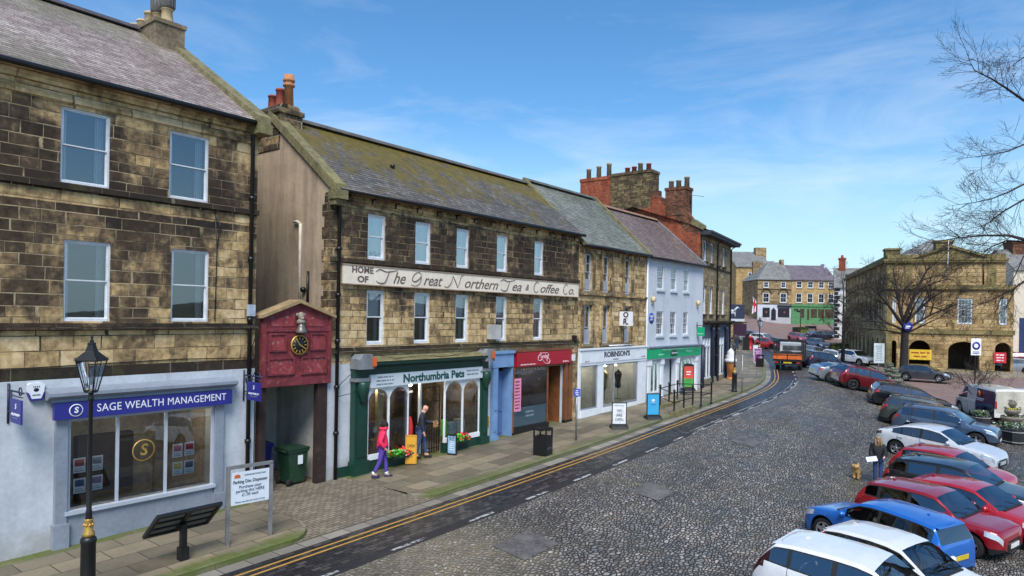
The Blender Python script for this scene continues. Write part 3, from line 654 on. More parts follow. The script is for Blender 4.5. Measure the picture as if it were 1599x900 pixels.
# office front
m = MB()
m.box(5.42, 5.64, -.14, -.02, 0, 2.76); m.box(8.9, 9.12, -.14, -.02, 0, 2.76); m.box(5.38, 5.68, -.18, -.02, 0, .52); m.box(8.86, 9.16, -.18, -.02, 0, .52)
m.box(5.66, 8.88, -.10, -.021, -.1, .70)
m.box(5.30, 9.3, -.20, -.02, 3.10, 3.16); m.prism([(-.2, 3.16), (-.34, 3.24), (-.34, 3.31), (-.02, 3.40), (-.02, 3.16)], 'x', 5.22, 9.38)
A.mk(m, 'shopfront', m_greyp)
m = MB(); m.box(5.34, 9.26, -.26, -.15, 2.74, 3.09); fas = A.mk(m, 'fascia_sign', m_navy)
m_signw = M('sign_white', (226, 228, 232), .5, var=.03)
A.tx('SAGE WEALTH MANAGEMENT', m_signw, 7.62, 2.925, .24, fas, y=-.262, width=2.95, spacing=1.05)
def ring(b, x, z, r, y, mat, parent, t=.018, name='emblem', letter='S', ls=1.35):
    w = MB(); w.lathe([(r-t, -.004), (r+t, -.004), (r+t, .004), (r-t, .004), (r-t, -.004)], (0, 0, 0), 28, ax='y'); w.move(Matrix.Translation((x, y, z)))
    e = b.mk(w, name, mat, parent); 
    if letter: text(letter, mat, e, x-b.x0, z-b.z0, r*ls, y=y-.004, bold=.006, shear=.12)
    return e
ring(A, 5.74, 2.92, .125, -.265, m_signw, fas, .009)
m = MB(); y = -.06
m.box(5.64, 5.72, y, y+.08, .70, 2.74); m.box(8.84, 8.9, y, y+.08, .70, 2.74); m.box(5.72, 8.84, y, y+.08, 2.66, 2.74); m.box(5.6, 8.92, -.17, y+.08, .68, .76)
for x in (6.66, 7.73): m.box(x-.03, x+.03, y, y+.07, .76, 2.66)
sw = A.mk(m, 'shop_window', M('pale_window_paint', (170, 178, 188), .5, var=.08))
m = MB(); m.quad((5.7, -.02, .76), (8.86, -.02, .76), (8.86, -.02, 2.66), (5.7, -.02, 2.66)); A.mk(m, 'pane', m_shopg, sw, recalc=False)
ring(A, 7.23, 1.83, .24, -.035, m_gold, sw, .012, ls=1.5)
m = MB(); m.box(5.64, 8.9, .3, 2.6, 2.75, 2.8); m.quad((5.6, 2.6, .1), (8.95, 2.6, .1), (8.95, 2.6, 2.8), (5.6, 2.6, 2.8), 0); m.quad((5.6, .1, .1), (5.6, 2.6, .1), (5.6, 2.6, 2.8), (5.6, .1, 2.8)); m.quad((8.95, .1, .1), (8.95, 2.6, .1), (8.95, 2.6, 2.8), (8.95, .1, 2.8))
m.quad((5.6, .02, .62), (8.95, .02, .62), (8.95, .9, .62), (5.6, .9, .62), 1); m.quad((5.6, .9, .1), (8.95, .9, .1), (8.95, .9, .62), (5.6, .9, .62), 0)
m.box(6.7, 8.0, 2.3, 2.58, .3, 1.9, 2); m.box(5.9, 6.5, 2.2, 2.58, .3, 2.2, 2)
for x in (6.2, 7.2, 8.2): A.mk(MB().lathe([(0, 2.66), (.07, 2.66), (.05, 2.76)], (x, .5, 0), 10), 'spotlight', lampmat('warm_lamp', 30))
A.mk(m, 'shop_interior', [M('office_wall', (150, 138, 118), .9, var=.4, scale=1), M('blue_carpet', (44, 66, 110), .9), M('office_shelf', (64, 48, 36), .7)], recalc=False)

# ------------------------------------------------------------------ red clock gateway over the passage
G = Bld('clock_gateway', 'flaking dark red boarded gateway with clock and little gable over the passage', 'gateway', terr(10.1, 0, .05), RZ, 10.1)
m_redp = M('flaking_red_paint', (132, 50, 54), .7, var=.35, scale=5, bump=.3, dirt=(176, 136, 130))
m_redd = M('deep_red_paint', (110, 40, 46), .7, var=.35, scale=4, dirt=(136, 88, 84))
m_oldw = M('old_dark_timber', (44, 30, 26), .8, var=.4, scale=3, bump=.3, dirt=(72, 52, 44))
xa, xb = 10.17, 12.36; xm = 11.24
m = MB(); m.prism([(xa, 3.06), (xb, 3.04), (xb, 4.98), (xm, 5.34), (xa, 4.94)], 'y', -.12, .02); G.mk(m, 'boarding', m_redd)
m = MB()   # raised rails round sunk panels
def fr(a, b_, c, d, t=.05, y0=-.165, y1=-.12):
    m.box(a, b_, y0, y1, c, c+t); m.box(a, b_, y0, y1, d-t, d); m.box(a, a+t, y0, y1, c+t, d-t); m.box(b_-t, b_, y0, y1, c+t, d-t)
m.box(xa, xb, -.16, -.12, 3.06, 3.2); m.box(xa, xb, -.15, -.12, 3.2, 3.26)
fr(10.32, 11.15, 3.36, 3.84); fr(11.35, 12.2, 3.34, 3.84); fr(10.36, 10.88, 4.0, 4.5); fr(11.64, 12.16, 4.0, 4.5)
m.box(xa, xa+.1, -.155, -.12, 3.26, 4.9); m.box(xb-.1, xb, -.155, -.12, 3.26, 4.9); m.box(xa+.1, xb-.1, -.15, -.12, 4.54, 4.64)
G.mk(m, 'panel_moulding', m_redd)
m = MB()
for a, b_, c, d in ((10.37, 11.1, 3.41, 3.79), (11.4, 12.15, 3.39, 3.79), (10.41, 10.83, 4.05, 4.45), (11.69, 12.11, 4.05, 4.45)): m.box(a, b_, -.128, -.119, c, d)
m.prism([(10.42, 4.68), (11.13, 4.68), (11.13, 5.04), (10.42, 4.82)], 'y', -.135, -.119); m.prism([(11.36, 4.68), (12.1, 4.68), (12.1, 4.82), (11.36, 5.04)], 'y', -.135, -.119)
G.mk(m, 'panel', m_redp)
m = MB(); m.prism([(xa-.1, 4.90), (xm, 5.33), (xb+.08, 4.92), (xb+.08, 5.0), (xm, 5.42), (xa-.1, 4.98)], 'y', -.26, .3); G.mk(m, 'gable_roof', M('ochre_lead', (150, 128, 92), .8, var=.25))
m = MB(); m.lathe([(.02, -.2), (.25, -.2), (.25, -.17), (.0, -.17)], (0, 0, 0), 28, ax='y'); m.move(Matrix.Translation((xm+.02, 0, 4.17))); ck = G.mk(m, 'clock', m_black)
m = MB(); m.lathe([(.245, -.21), (.275, -.21), (.275, -.165), (.245, -.165), (.245, -.21)], (0, 0, 0), 28, ax='y')
for i in range(12):
    th = i*math.pi/6; w = MB(); w.box(-.013, .013, -.208, -.2, .15, .225); w.move(Matrix.Rotation(th, 4, 'Y')); m.add(w.v, w.f, 0)
m.move(Matrix.Translation((xm+.02, 0, 4.17))); G.mk(m, 'numeral_ring', m_gold, ck)
for nm, ln, an, wd in (('minute_hand', .2, R(-38), .011), ('hour_hand', .14, R(120), .015)):
    w = MB(); w.box(-wd, wd, -.222, -.212, -.04, ln); w.move(Matrix.Rotation(an, 4, 'Y')); w.move(Matrix.Translation((xm+.02, 0, 4.17))); G.mk(w, nm, m_gold, ck)
m = MB(); m.lathe([(.15, 4.5), (.16, 4.53), (.13, 4.6), (.10, 4.68), (.09, 4.76), (.05, 4.79)], (xm+.02, -.26, 0), 12); G.mk(m, 'bell', M('bell_metal', (120, 116, 110), .4, metal=.5))
m = MB(); m.ball((xm+.02, -.24, 4.96), .11, sc=(.9, .9, 1.1)); m.ball((xm+.02, -.3, 4.9), .06); m.ball((xm-.08, -.22, 5.0), .05); m.ball((xm+.12, -.22, 5.0), .05); m.lathe([(.13, 4.76), (.11, 4.84), (.06, 4.9)], (xm+.02, -.24, 0), 10); G.mk(m, 'carved_bust', M('pale_carving', (138, 128, 116), .8, var=.3))
G.mk(MB().box(11.98, 12.3, -.06, .12, -.1, 3.06), 'post', m_oldw); G.mk(MB().box(10.16, 10.36, -.04, .12, -.2, 3.06), 'post', m_oldw)
m = MB(); m.quad((10.14, .1, -.2), (10.14, 5, -.2), (10.14, 5, 3.1), (10.14, .1, 3.1)); m.quad((12.34, .1, -.2), (12.34, 5, -.2), (12.34, 5, 3.1), (12.34, .1, 3.1)); m.quad((10.1, 2.5, -.2), (12.36, 2.5, -.2), (12.36, 2.5, 3.1), (10.1, 2.5, 3.1)); m.quad((10.1, .1, 3.08), (12.36, .1, 3.08), (12.36, 4, 3.08), (10.1, 4, 3.08), 1)
G.mk(m, 'passage_lining', [render_mat('passage_limewash', (190, 188, 180), (216, 214, 206), .4, .8), m_oldw], recalc=False)
m = MB(); m.tube([(11.05, 2.4, 0), (11.05, 2.4, 3.0)], .06, 8); G.mk(m, 'pipe', m_black)

# ------------------------------------------------------------------ B: the tea and coffee house
B = Bld('tea_house', 'long stone terrace house with mossy slate roof and painted lettering board between its storeys', 'building', terr(12.36, 0, .0), RZ, 12.36)
x0, x1 = 12.36, 25.78
bays = [(13.76, 14.48), (15.77, 16.49), (17.77, 18.44), (20.02, 20.68), (22.44, 23.08)]
m = MB()
wall(m, x0, x1, 8.28, 8.8, mi=2); wall(m, x0, x1, 6.56, 8.28, [(a, b_, 6.74, 8.14) for a, b_ in bays], mi=0); wall(m, x0, x1, 5.86, 6.56, mi=1)
wall(m, x0, x1, 4.02, 5.86, [(a, b_, 4.10, 5.79) for a, b_ in bays], mi=1); wall(m, x0, x1, 3.55, 4.02, mi=1)
wall(m, x0, x1, -.3, 3.55, [(13.7, 18.96, .2, 3.3), (20.0, 20.92, .3, 3.1), (20.98, 24.6, .3, 3.05)], mi=3, rev=.1)
shell(m, x0, x1, -.3, 8.8, 3.05, 11.2, mi=1, near=4)
B.mk(m, 'wall', [m_sootyB, m_midB, m_buffA, m_whitep, m_render], recalc=False)
m = MB()
for i in range(14):
    z = 3.9+i*.335; w_ = .36 if i % 2 else .24; m.box(x0-.02, x0+w_, -.02, .36 if not i % 2 else .26, z, z+.325)
B.mk(m, 'quoins', m_sootyA)
m = MB(); m.box(x0, x1, -.09, -.003, 6.58, 6.70); m.box(x0, x1, -.12, -.003, 3.88, 3.98); m.box(x0, x1, -.07, -.003, 3.98, 4.04); B.mk(m, 'string_course', m_trimA)
m = MB(); m.box(x0, x1, -.06, -.003, 8.42, 8.5); m.box(x0, x1, -.12, -.003, 8.6, 8.74); B.mk(m, 'cornice', m_buffA)
m = MB(); pitched(m, x0+.3, x1+.02, 8.8, 3.05, 11.2, over=.26); B.mk(m, 'roof', m_rslB)
m = MB(); m.lathe([(.06, 10.0), (.06, 10.14), (.09, 10.16), (.09, 10.24), (.0, 10.28)], (16.1, 1.55, 0), 10); B.mk(m, 'roof_vent', m_black)
ridge_tiles(B, x0+.4, x1, 3.05, 11.29, M('grey_ridge', (84, 82, 78), .8, var=.3))
gutter(B, x0+.1, x1, -.33, 8.66, brackets=.95)
sl = (11.2-8.8)/3.05; m = MB()
m.prism([(-.34, 8.8-.34*sl-.05), (-.34, 8.8-.34*sl+.27), (3.05, 11.2+.24), (6.4, 8.8-.3*sl+.27), (6.4, 8.8-.3*sl-.05), (3.05, 11.2-.05)], 'x', x0-.1, x0+.3); m.box(x0-.1, x0+.3, -.42, -.02, 8.36, 8.62); m.box(x0-.06, x0+.26, -.3, -.02, 8.2, 8.36)
B.mk(m, 'gable_coping', m_moss)
m = MB(); m.box(x0-.03, x0+.8, 2.6, 3.9, 10.2, 11.35); m.box(x0-.08, x0+.85, 2.55, 3.95, 11.35, 11.5); m.prism([(x0, 11.5), (x0+.77, 11.5), (x0+.68, 11.66), (x0+.09, 11.66)], 'y', 2.63, 3.87); B.mk(m, 'chimney_stack', ashlar('black_stack_stone', .4, .26, STONE_A, soot=.85, blk=.5, mortar=(150, 140, 120), green=.3))
for y, h, st, mt in ((2.78, 1.0, 1, M('orange_clay_pot', (186, 124, 80), .8)), (3.25, .66, 0, m_potred), (3.68, .52, 0, m_potred)): pot(B, x0+.4, y, 11.64, h, .15, mt, st)
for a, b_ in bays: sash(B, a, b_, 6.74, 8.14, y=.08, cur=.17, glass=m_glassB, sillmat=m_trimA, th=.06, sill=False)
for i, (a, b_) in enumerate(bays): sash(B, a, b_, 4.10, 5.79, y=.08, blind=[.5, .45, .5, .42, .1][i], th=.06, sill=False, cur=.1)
downpipe(B, [(12.62, -.33, 8.6), (12.62, -.09, 8.3), (12.62, -.09, .2)], .055)
m = MB()
for q in ((16.0, 2.0), ): pass
m.tube([(12.34, 1.4, 5.2), (12.32, 1.4, 6.5), (12.32, 1.4, 7.75)], .045, 8); m.tube([(12.32, 1.4, 7.75), (12.28, 1.5, 7.82), (12.3, 1.7, 7.82)], .04, 8); B.mk(m, 'waste_pipe', M('cream_pipe', (206, 200, 182), .6))
m = MB(); m.tube([(12.3, .95, 5.3), (12.3, .95, 6.3)], .04, 8); m.ball((12.28, 1.15, 5.75), .09); B.mk(m, 'soil_pipe', m_black)
m = MB(); m.box(12.78, 25.58, -.14, -.02, 5.93, 6.53); sg = B.mk(m, 'name_board', M('cream_board', (224, 212, 192), .7, var=.08, scale=.8))
m = MB(); 
for z in (5.93, 6.51): m.box(12.76, 25.6, -.16, -.02, z-.012, z+.02)
B.mk(m, 'board_rim', M('board_rim_paint', (150, 130, 112), .7), sg)
m_script = M('faded_brown_lettering', (104, 88, 82), .7, var=.2)
B.tx('HOME', m_script, 13.47, 6.37, .26, sg, y=-.142, bold=.010, width=.82, spacing=1.05); B.tx('OF', m_script, 13.48, 6.09, .26, sg, y=-.142, bold=.010, width=.42)
def script(word, xa_, xb_, size, z=6.2):
    return B.tx(word, m_script, (xa_+xb_)/2, z, size, sg, y=-.142, width=xb_-xa_, shear=.42, spacing=.98, bold=.004)
for wd, a, b_ in (('he', 14.66, 15.2), ('reat', 15.98, 16.88), ('orthern', 18.02, 19.9), ('ea', 20.76, 21.36), ('&', 21.64, 21.88), ('offee', 22.62, 23.98), ('o.', 24.76, 25.2)): script(wd, a, b_, .52 if len(wd) > 1 else .34, 6.19)
m = MB()   # swashed capitals drawn with a brush
def stroke(pts, r=.022):
    n = len(pts); out = []
    for i in range(n-1):
        p0, p1, p2, p3 = pts[max(i-1, 0)], pts[i], pts[i+1], pts[min(i+2, n-1)]
        for t in (0, .25, .5, .75): out.append(tuple(.5*((2*p1[c])+(-p0[c]+p2[c])*t+(2*p0[c]-5*p1[c]+4*p2[c]-p3[c])*t*t+(-p0[c]+3*p1[c]-3*p2[c]+p3[c])*t**3) for c in (0, 1)))
    out.append(pts[-1]); m.tube([(x, -.146, z) for x, z in out], [r*.72*(.45+.55*math.sin(math.pi*(i+.5)/len(out))) for i in range(len(out))], 5)
def capT(x): stroke([(x-.05, 6.36), (x+.12, 6.44), (x+.4, 6.38), (x+.85, 6.45)], .024); stroke([(x+.52, 6.41), (x+.42, 6.2), (x+.3, 6.03), (x+.08, 6.02), (x-.02, 6.08)], .028)
def cap():
    global m
    B.mk(m, 'swash_capital', m_script, sg); m = MB()
capT(14.02); cap(); capT(20.14); cap()
stroke([(x-1.2, z) for x, z in ((17.15, 6.36), (17.0, 6.45), (16.8, 6.36), (16.72, 6.2), (16.82, 6.13), (17.02, 6.22), (17.12, 6.32), (17.08, 6.12), (16.9, 6.0), (16.66, 6.02))], .025); cap()
NX = -1.7; stroke([(18.72+NX, 6.04), (18.9+NX, 6.02), (19.08+NX, 6.2), (19.15+NX, 6.42)], .022); stroke([(19.15+NX, 6.42), (19.3+NX, 6.2), (19.4+NX, 6.02)], .03); stroke([(19.4+NX, 6.02), (19.5+NX, 6.22), (19.58+NX, 6.42), (19.7+NX, 6.46)], .02); cap()
for x in (22.3, 24.44): stroke([(x+.26, 6.38), (x+.16, 6.46), (x, 6.36), (x-.07, 6.18), (x+.04, 6.03), (x+.24, 6.08)], .026); cap()
m = MB(); m.box(19.47, 20.1, -.22, -.02, 4.18, 4.72); B.mk(m, 'burglar_alarm_box', M('grey_box', (172, 172, 166), .6))
m = MB(); m.box(25.3, 25.45, -.2, -.02, 4.0, 4.25); B.mk(m, 'floodlight', m_black)
# ------------------------------------------------------------------ shopfronts in B
m_green = M('bottle_green_paint', (22, 60, 48), .4, var=.15); m_orange = M('orange_plastic', (196, 98, 40), .5)
m = MB()
for a, b_ in ((13.18, 13.68), (18.96, 19.36)):
    m.box(a, b_, -.24, -.02, .0, 3.5); m.box(a-.05, b_+.05, -.3, -.02, -.1, .62); m.box(a+.08, b_-.08, -.27, -.24, .75, 2.5)
    m.lathe([(.02, 2.35), (.09, 2.4), (.1, 2.5), (.15, 2.6), (.19, 2.75), (.2, 2.95), (.16, 3.02)], ((a+b_)/2, -.3, 0), 10)
m.box(13.66, 15.44, -.2, -.02, -.1, .58); m.box(17.1, 18.98, -.2, -.02, -.1, .64); m.box(13.6, 19.0, -.22, -.02, 3.18, 3.42)
m.box(12.66, 13.2, -.05, -.02, -.1, .5)
m.prism([(-.22, 3.42), (-.5, 3.52), (-.5, 3.6), (-.02, 3.72), (-.02, 3.42)], 'x', 13.6, 19.0)
B.mk(m, 'green_shopfront', m_green)
m = MB(); m.prism([(-.52, 3.6), (-.02, 3.74), (-.02, 3.76), (-.54, 3.62)], 'x', 13.6, 19.0); B.mk(m, 'cornice_leadwork', m_moss)
m = MB()
for a, b_ in ((13.14, 13.7), (18.92, 19.4)):
    m = MB(); m.box(a, b_, -.34, -.02, 3.02, 3.12); m.prism([(a, 3.4), (b_, 3.4), (b_, 3.7), ((a+b_)/2+.16, 3.84), ((a+b_)/2-.16, 3.84), (a, 3.7)], 'y', -.5, -.02); B.mk(m, 'console', m_lead)

B.mk(MB().box(13.58, 13.74, -.58, -.5, 3.46, 3.76), 'alarm_lamp', m_orange, bevel=.03); B.mk(MB().box(19.2, 19.36, -.58, -.5, 3.48, 3.78), 'alarm_lamp', m_orange, bevel=.03)
m = MB(); m.tube([(13.5, -.3, 3.86), (14.6, -.45, 3.68), (15.6, -.4, 3.72), (17, -.42, 3.66), (19.0, -.3, 3.84)], .012, 4); m.tube([(12.64, -.1, 2.9), (13.0, -.15, 3.2), (13.4, -.3, 3.5)], .01, 4); m.tube([(12.66, -.1, 2.62), (13.0, -.3, 2.7), (13.2, -.3, 2.78)], .012, 4); B.mk(m, 'cable', m_black)
m = MB(); m.box(13.72, 18.95, -.3, -.22, 2.8, 3.2); psg = B.mk(m, 'fascia_sign', M('pale_sign', (196, 208, 212), .5, var=.04))
m_gtx = M('green_lettering', (18, 70, 66), .5); m_gry = M('grey_lettering', (120, 132, 140), .6)
B.tx('Northumbria Pets', m_gtx, 16.5, 3.0, .36, psg, y=-.304, width=2.9, bold=.012)
lines(m_gry, psg, 14.3, 3.0, .85, 3, .11, -.303, 1, B.x0, B.z0); lines(m_gry, psg, 18.4, 3.03, .66, 2, .13, -.303, 2, B.x0, B.z0)
m = MB(); m.ball((18.86, -.305, 3.02), .03); B.mk(m, 'sign_screw', m_black, psg)
def arched_bay(xa, xb, za, zb, y=-.16):
    """two arched lights with white tracery"""
    m = MB(); m.box(xa, xb, y-.06, y+.06, za-.16, za); w = .05
    n = 2; ww = (xb-xa)/n
    for i in range(n+1): x = xa+ww*i; m.box(max(xa, x-w*.6), min(xb, x+w*.6), y-.03, y+.05, za, zb)
    for i in range(n):
        c0, c1 = xa+ww*i, xa+ww*(i+1); c = (c0+c1)/2; r = ww/2-.02; zc = zb-r-.06; pts = [(c+r*math.cos(math.pi*j/12), zc+r*math.sin(math.pi*j/12)) for j in range(13)]
        for (p, q) in zip(pts, pts[1:]):
            m.add([(p[0], y-.03, p[1]), (q[0], y-.03, q[1]), (q[0], y-.03, zb), (p[0], y-.03, zb), (p[0], y+.05, p[1]), (q[0], y+.05, q[1]), (q[0], y+.05, zb), (p[0], y+.05, zb)], [(0, 1, 2, 3), (0, 4, 5, 1)]) if abs(p[0]-c) > r*.5 or True else None
    wd = B.mk(m, 'shop_window', m_white, recalc=False)
    q = MB(); q.quad((xa, y+.01, za), (xb, y+.01, za), (xb, y+.01, zb), (xa, y+.01, zb)); B.mk(q, 'pane', m_shopg, wd, recalc=False)
arched_bay(13.72, 15.42, .74, 2.80); arched_bay(17.12, 18.94, .82, 2.80)
m_inside = M('shop_inside', (130, 116, 96), .9, var=.5, scale=1.2); m_shelf = M('shelf_wood', (120, 96, 66), .7)
m = MB()
def inside(m, xa, xb, z0, z1, dep, y=.02, mi=0):
    m.quad((xa, dep, z0), (xb, dep, z0), (xb, dep, z1), (xa, dep, z1), mi); m.quad((xa, y, z0), (xa, dep, z0), (xa, dep, z1), (xa, y, z1), mi); m.quad((xb, y, z0), (xb, dep, z0), (xb, dep, z1), (xb, y, z1), mi)
    m.quad((xa, y, z0), (xb, y, z0), (xb, dep, z0), (xa, dep, z0), mi); m.quad((xa, y, z1), (xb, y, z1), (xb, dep, z1), (xa, dep, z1), mi)
inside(m, 13.7, 15.4, .55, 3.1, 1.5); inside(m, 17.15, 18.96, .6, 3.1, 1.5); inside(m, 15.4, 17.15, .2, 3.1, 1.7)
m.box(13.75, 15.3, 1.1, 1.45, .56, .9, 1); m.box(13.75, 15.3, 1.2, 1.45, 1.4, 1.45, 1); m.box(17.3, 18.8, 1.1, 1.45, 1.3, 1.36, 1)
m.box(14.7, 14.95, .5, .62, .6, 2.9, 2)
for x, y in ((14.6, .7), (18.05, .7), (16.1, .5)): B.mk(MB().ball((x, y, 2.72), .09), 'globe_lamp', lampmat('warm_globe', 40))  # doorway globe is real; the two window globes are added to brighten the shop
B.mk(m, 'shop_interior', [m_inside, m_shelf, M('cream_column', (190, 172, 130), .7)], recalc=False)
m = MB(); m.box(15.44, 15.52, -.02, .9, .2, 2.9); m.box(15.9, 15.98, .8, .9, .2, 2.9); m.box(16.5, 16.58, .4, .5, .2, 2.9); m.box(15.52, 16.55, .82, .9, 2.35, 2.42); dw = B.mk(m, 'doorway', m_white)
m = MB(); m.box(15.98, 16.5, .84, .88, .25, 2.35); B.mk(m, 'door', m_dark, dw)
m = MB()
for i in range(8): x = 16.3+i*.12; m.box(x-.012, x+.012, .08, .1, .35, 1.4 if i else 2.6)
for z in (.5, 1.35, 2.1, 2.58): m.box(16.3, 17.14, .075, .105, z-.012, z+.012)
m.box(17.12, 17.15, .075, .105, .35, 2.6); B.mk(m, 'iron_gate', m_black)
# blue doorway
m_blue = M('powder_blue_paint', (112, 146, 186), .45, var=.1); m_blue2 = M('deep_blue_door', (84, 112, 160), .45, var=.1)
m = MB(); m.box(19.76, 20.06, -.14, -.02, .25, 3.1); m.box(20.9, 20.98, -.12, -.02, .3, 3.1); m.box(19.72, 20.98, -.16, -.02, 3.1, 3.62); m.box(19.7, 21.0, -.22, -.02, 3.62, 3.72); m.box(19.72, 20.1, -.18, -.02, .1, .5); m.box(19.84, 19.98, -.17, -.14, 1.5, 2.1); m.box(19.84, 19.98, -.17, -.14, .7, 1.3)
bd = B.mk(m, 'blue_doorcase', m_blue)
m = MB(); m.box(20.06, 20.9, .3, .36, .38, 2.9)
for a, b_, c, d in ((20.14, 20.44, .5, 1.2), (20.52, 20.82, .5, 1.2), (20.14, 20.44, 1.35, 2.7), (20.52, 20.82, 1.35, 2.7)): m.box(a, b_, .27, .3, c, d)
dd = B.mk(m, 'door', m_blue2, bd)
m = MB(); m.box(20.06, 20.06+.02, -.02, .3, .38, 3.0); m.box(20.88, 20.9, -.02, .3, .38, 3.0); B.mk(m, 'door_lining', m_blue, bd)
# butcher: red sign, deep window, open lobby lined with varnished boards
m_brown = M('varnished_timber', (118, 74, 46), .4, var=.3, scale=3); m_redsign = M('crimson_sign', (160, 22, 40), .4, var=.06)
m = MB(); m.box(20.98, 21.06, -.14, -.02, .5, 3.04); m.box(23.42, 23.5, -.06, .02, .6, 3.0); m.box(24.62, 24.86, -.14, -.02, .5, 3.1); m.box(24.92, 25.18, -.16, -.02, .5, 3.5); m.box(21.0, 25.2, -.2, -.02, 3.64, 3.74); m.box(20.98, 24.62, -.1, -.02, 2.98, 3.05)
sf = B.mk(m, 'timber_shopfront', m_brown)
m = MB(); m.box(20.98, 23.5, -.12, -.02, .2, .66); m.box(24.6, 25.2, -.18, -.02, .2, .6); B.mk(m, 'black_plinth', m_black, sf)
m = MB(); m.box(21.12, 25.0, -.22, -.02, 3.07, 3.62); rs = B.mk(m, 'fascia_sign', m_redsign)
m_pinkt = M('pale_pink_lettering', (238, 196, 204), .5)
B.tx('Turnbull', m_pinkt, 22.92, 3.42, .26, rs, y=-.224, width=.62, shear=.3); lines(m_pinkt, rs, 21.85, 3.14, 1.3, 1, .12, -.223, 3, B.x0, B.z0); lines(m_pinkt, rs, 24.55, 3.16, .6, 1, .13, -.223, 4, B.x0, B.z0)
m = MB(); stroke_r = []
def flour(pts, r=.014):
    n = len(pts); out = []
    for i in range(n-1):
        p0, p1, p2, p3 = pts[max(i-1, 0)], pts[i], pts[i+1], pts[min(i+2, n-1)]
        for t in (0, .25, .5, .75): out.append(tuple(.5*((2*p1[c])+(-p0[c]+p2[c])*t+(2*p0[c]-5*p1[c]+4*p2[c]-p3[c])*t*t+(-p0[c]+3*p1[c]-3*p2[c]+p3[c])*t**3) for c in (0, 1)))
    out.append(pts[-1]); m.tube([(x, -.226, z) for x, z in out], r, 5)
flour([(22.64, 3.52), (22.52, 3.42), (22.52, 3.28), (22.66, 3.26), (22.8, 3.3), (22.9, 3.2), (23.1, 3.12), (23.28, 3.14), (23.34, 3.25), (23.2, 3.33), (23.1, 3.26), (23.2, 3.2)]); flour([(22.62, 3.56), (23.2, 3.56)])
B.mk(m, 'flourish', m_pinkt, rs)
m = MB(); m.quad((21.06, -.03, .66), (23.42, -.03, .66), (23.42, -.03, 2.98), (21.06, -.03, 2.98)); B.mk(m, 'pane', m_shopg, sf, recalc=False)
m = MB(); m.box(21.06, 23.4, -.02, -.012, .68, 1.42); fl = B.mk(m, 'frosted_panel', M('frosted_film', (186, 204, 206), .55, var=.05), sf)
lines(m_gry, fl, 22.25, 1.14, .6, 2, .16, -.033, 5, B.x0, B.z0)
m = MB(); inside(m, 21.0, 23.46, .3, 3.0, 2.2, y=.05); m.box(21.2, 23.3, 1.2, 1.9, .3, 1.35, 1)
for i in range(11): m.ball((21.3+i*.19, .15, 2.86), .035, 6, 4, 2); m.box(21.29+i*.19, 21.31+i*.19, .14, .16, 2.88, 2.98, 2)
for x in (21.6, 22.8): B.mk(MB().box(x-.4, x+.4, .9, 1.0, 2.94, 2.98), 'added_strip_light', lampmat('added_cool_light', 10, (.95, .97, 1)))  # strips added to brighten the butcher's interior
B.mk(m, 'shop_interior', [M('butcher_dark', (96, 84, 76), .9, var=.4, scale=1), M('counter_steel', (120, 124, 128), .4), M('garland_white', (210, 210, 204), .7)], recalc=False)
m = MB(); m.quad((23.5, .05, .3), (23.5, 1.5, .3), (23.5, 1.5, 3.0), (23.5, .05, 3.0)); m.quad((24.62, .0, .3), (24.62, 1.5, .3), (24.62, 1.5, 3.0), (24.62, .0, 3.0)); m.quad((23.5, 1.5, .3), (24.62, 1.5, .3), (24.62, 1.5, 3.0), (23.5, 1.5, 3.0)); m.quad((23.46, .0, .42), (24.64, .0, .42), (24.64, 1.6, .42), (23.46, 1.6, .42), 1); m.quad((23.46, 0, 3.0), (24.64, 0, 3.0), (24.64, 1.6, 3.0), (23.46, 1.6, 3.0))
B.mk(m, 'lobby', [m_brown, m_stcap], recalc=False)
m = MB(); m.box(25.2, 25.78, -.03, -.003, .3, 3.7); B.mk(m, 'stone_pier', m_buffA)
m = MB(); m.box(25.02, 25.2, -.28, -.02, 3.16, 3.42); B.mk(m, 'alarm_box', m_white)
m = MB(); m.box(19.58, 19.68, -.04, -.02, .9, 1.3); B.mk(m, 'letter_plate', m_gold)

# ------------------------------------------------------------------ C: white shopfront under tawny stone
C = Bld('shop_house', 'tawny stone house with tall stone-framed windows above a plain white shopfront', 'building', terr(25.8, 0, .3), RZ, 25.8)
x0, x1 = 25.8, 32.34; cb = [(26.2, 26.95), (27.84, 28.54), (29.94, 30.66)]
m = MB(); wall(m, x0, x1, 3.60, 8.42, [(a, b_, 6.24, 7.97) for a, b_ in cb]+[(a, b_, 3.84, 5.61) for a, b_ in cb], rev=.2); wall(m, x0, x1, .2, 3.6, [(25.96, 27.42, .85, 2.8), (27.98, 31.38, .8, 2.9)], mi=1, y=-.02, rev=.2)
shell(m, x0, x1, .2, 8.42, 3.15, 11.38); C.mk(m, 'wall', [m_stC, m_whitep2], recalc=False)
m = MB()
for (a, b_) in cb:
    for (c, d) in ((6.24, 7.97), (3.84, 5.61)): m.box(a-.17, a-.002, -.07, -.003, c-.1, d+.17); m.box(b_+.002, b_+.17, -.07, -.003, c-.1, d+.17); m.box(a-.002, b_+.002, -.07, -.003, d+.002, d+.17)
m.box(x0, x1, -.1, -.003, 6.06, 6.14); m.box(x0, x1, -.08, -.003, 8.2, 8.3)
C.mk(m, 'stone_surround', ashlar('surround_stone', .4, .6, STONE_A, soot=.5, blk=.3, mortar=(120, 104, 80)))
for a, b_ in cb: sash(C, a, b_, 6.24, 7.97, y=.12, bars=(1, 1), th=.05, mat=m_sashg, cur=.08); sash(C, a, b_, 3.84, 5.61, y=.12, bars=(1, 0), th=.05, mat=m_sashg, split=.42, blind=.0)
m = MB()
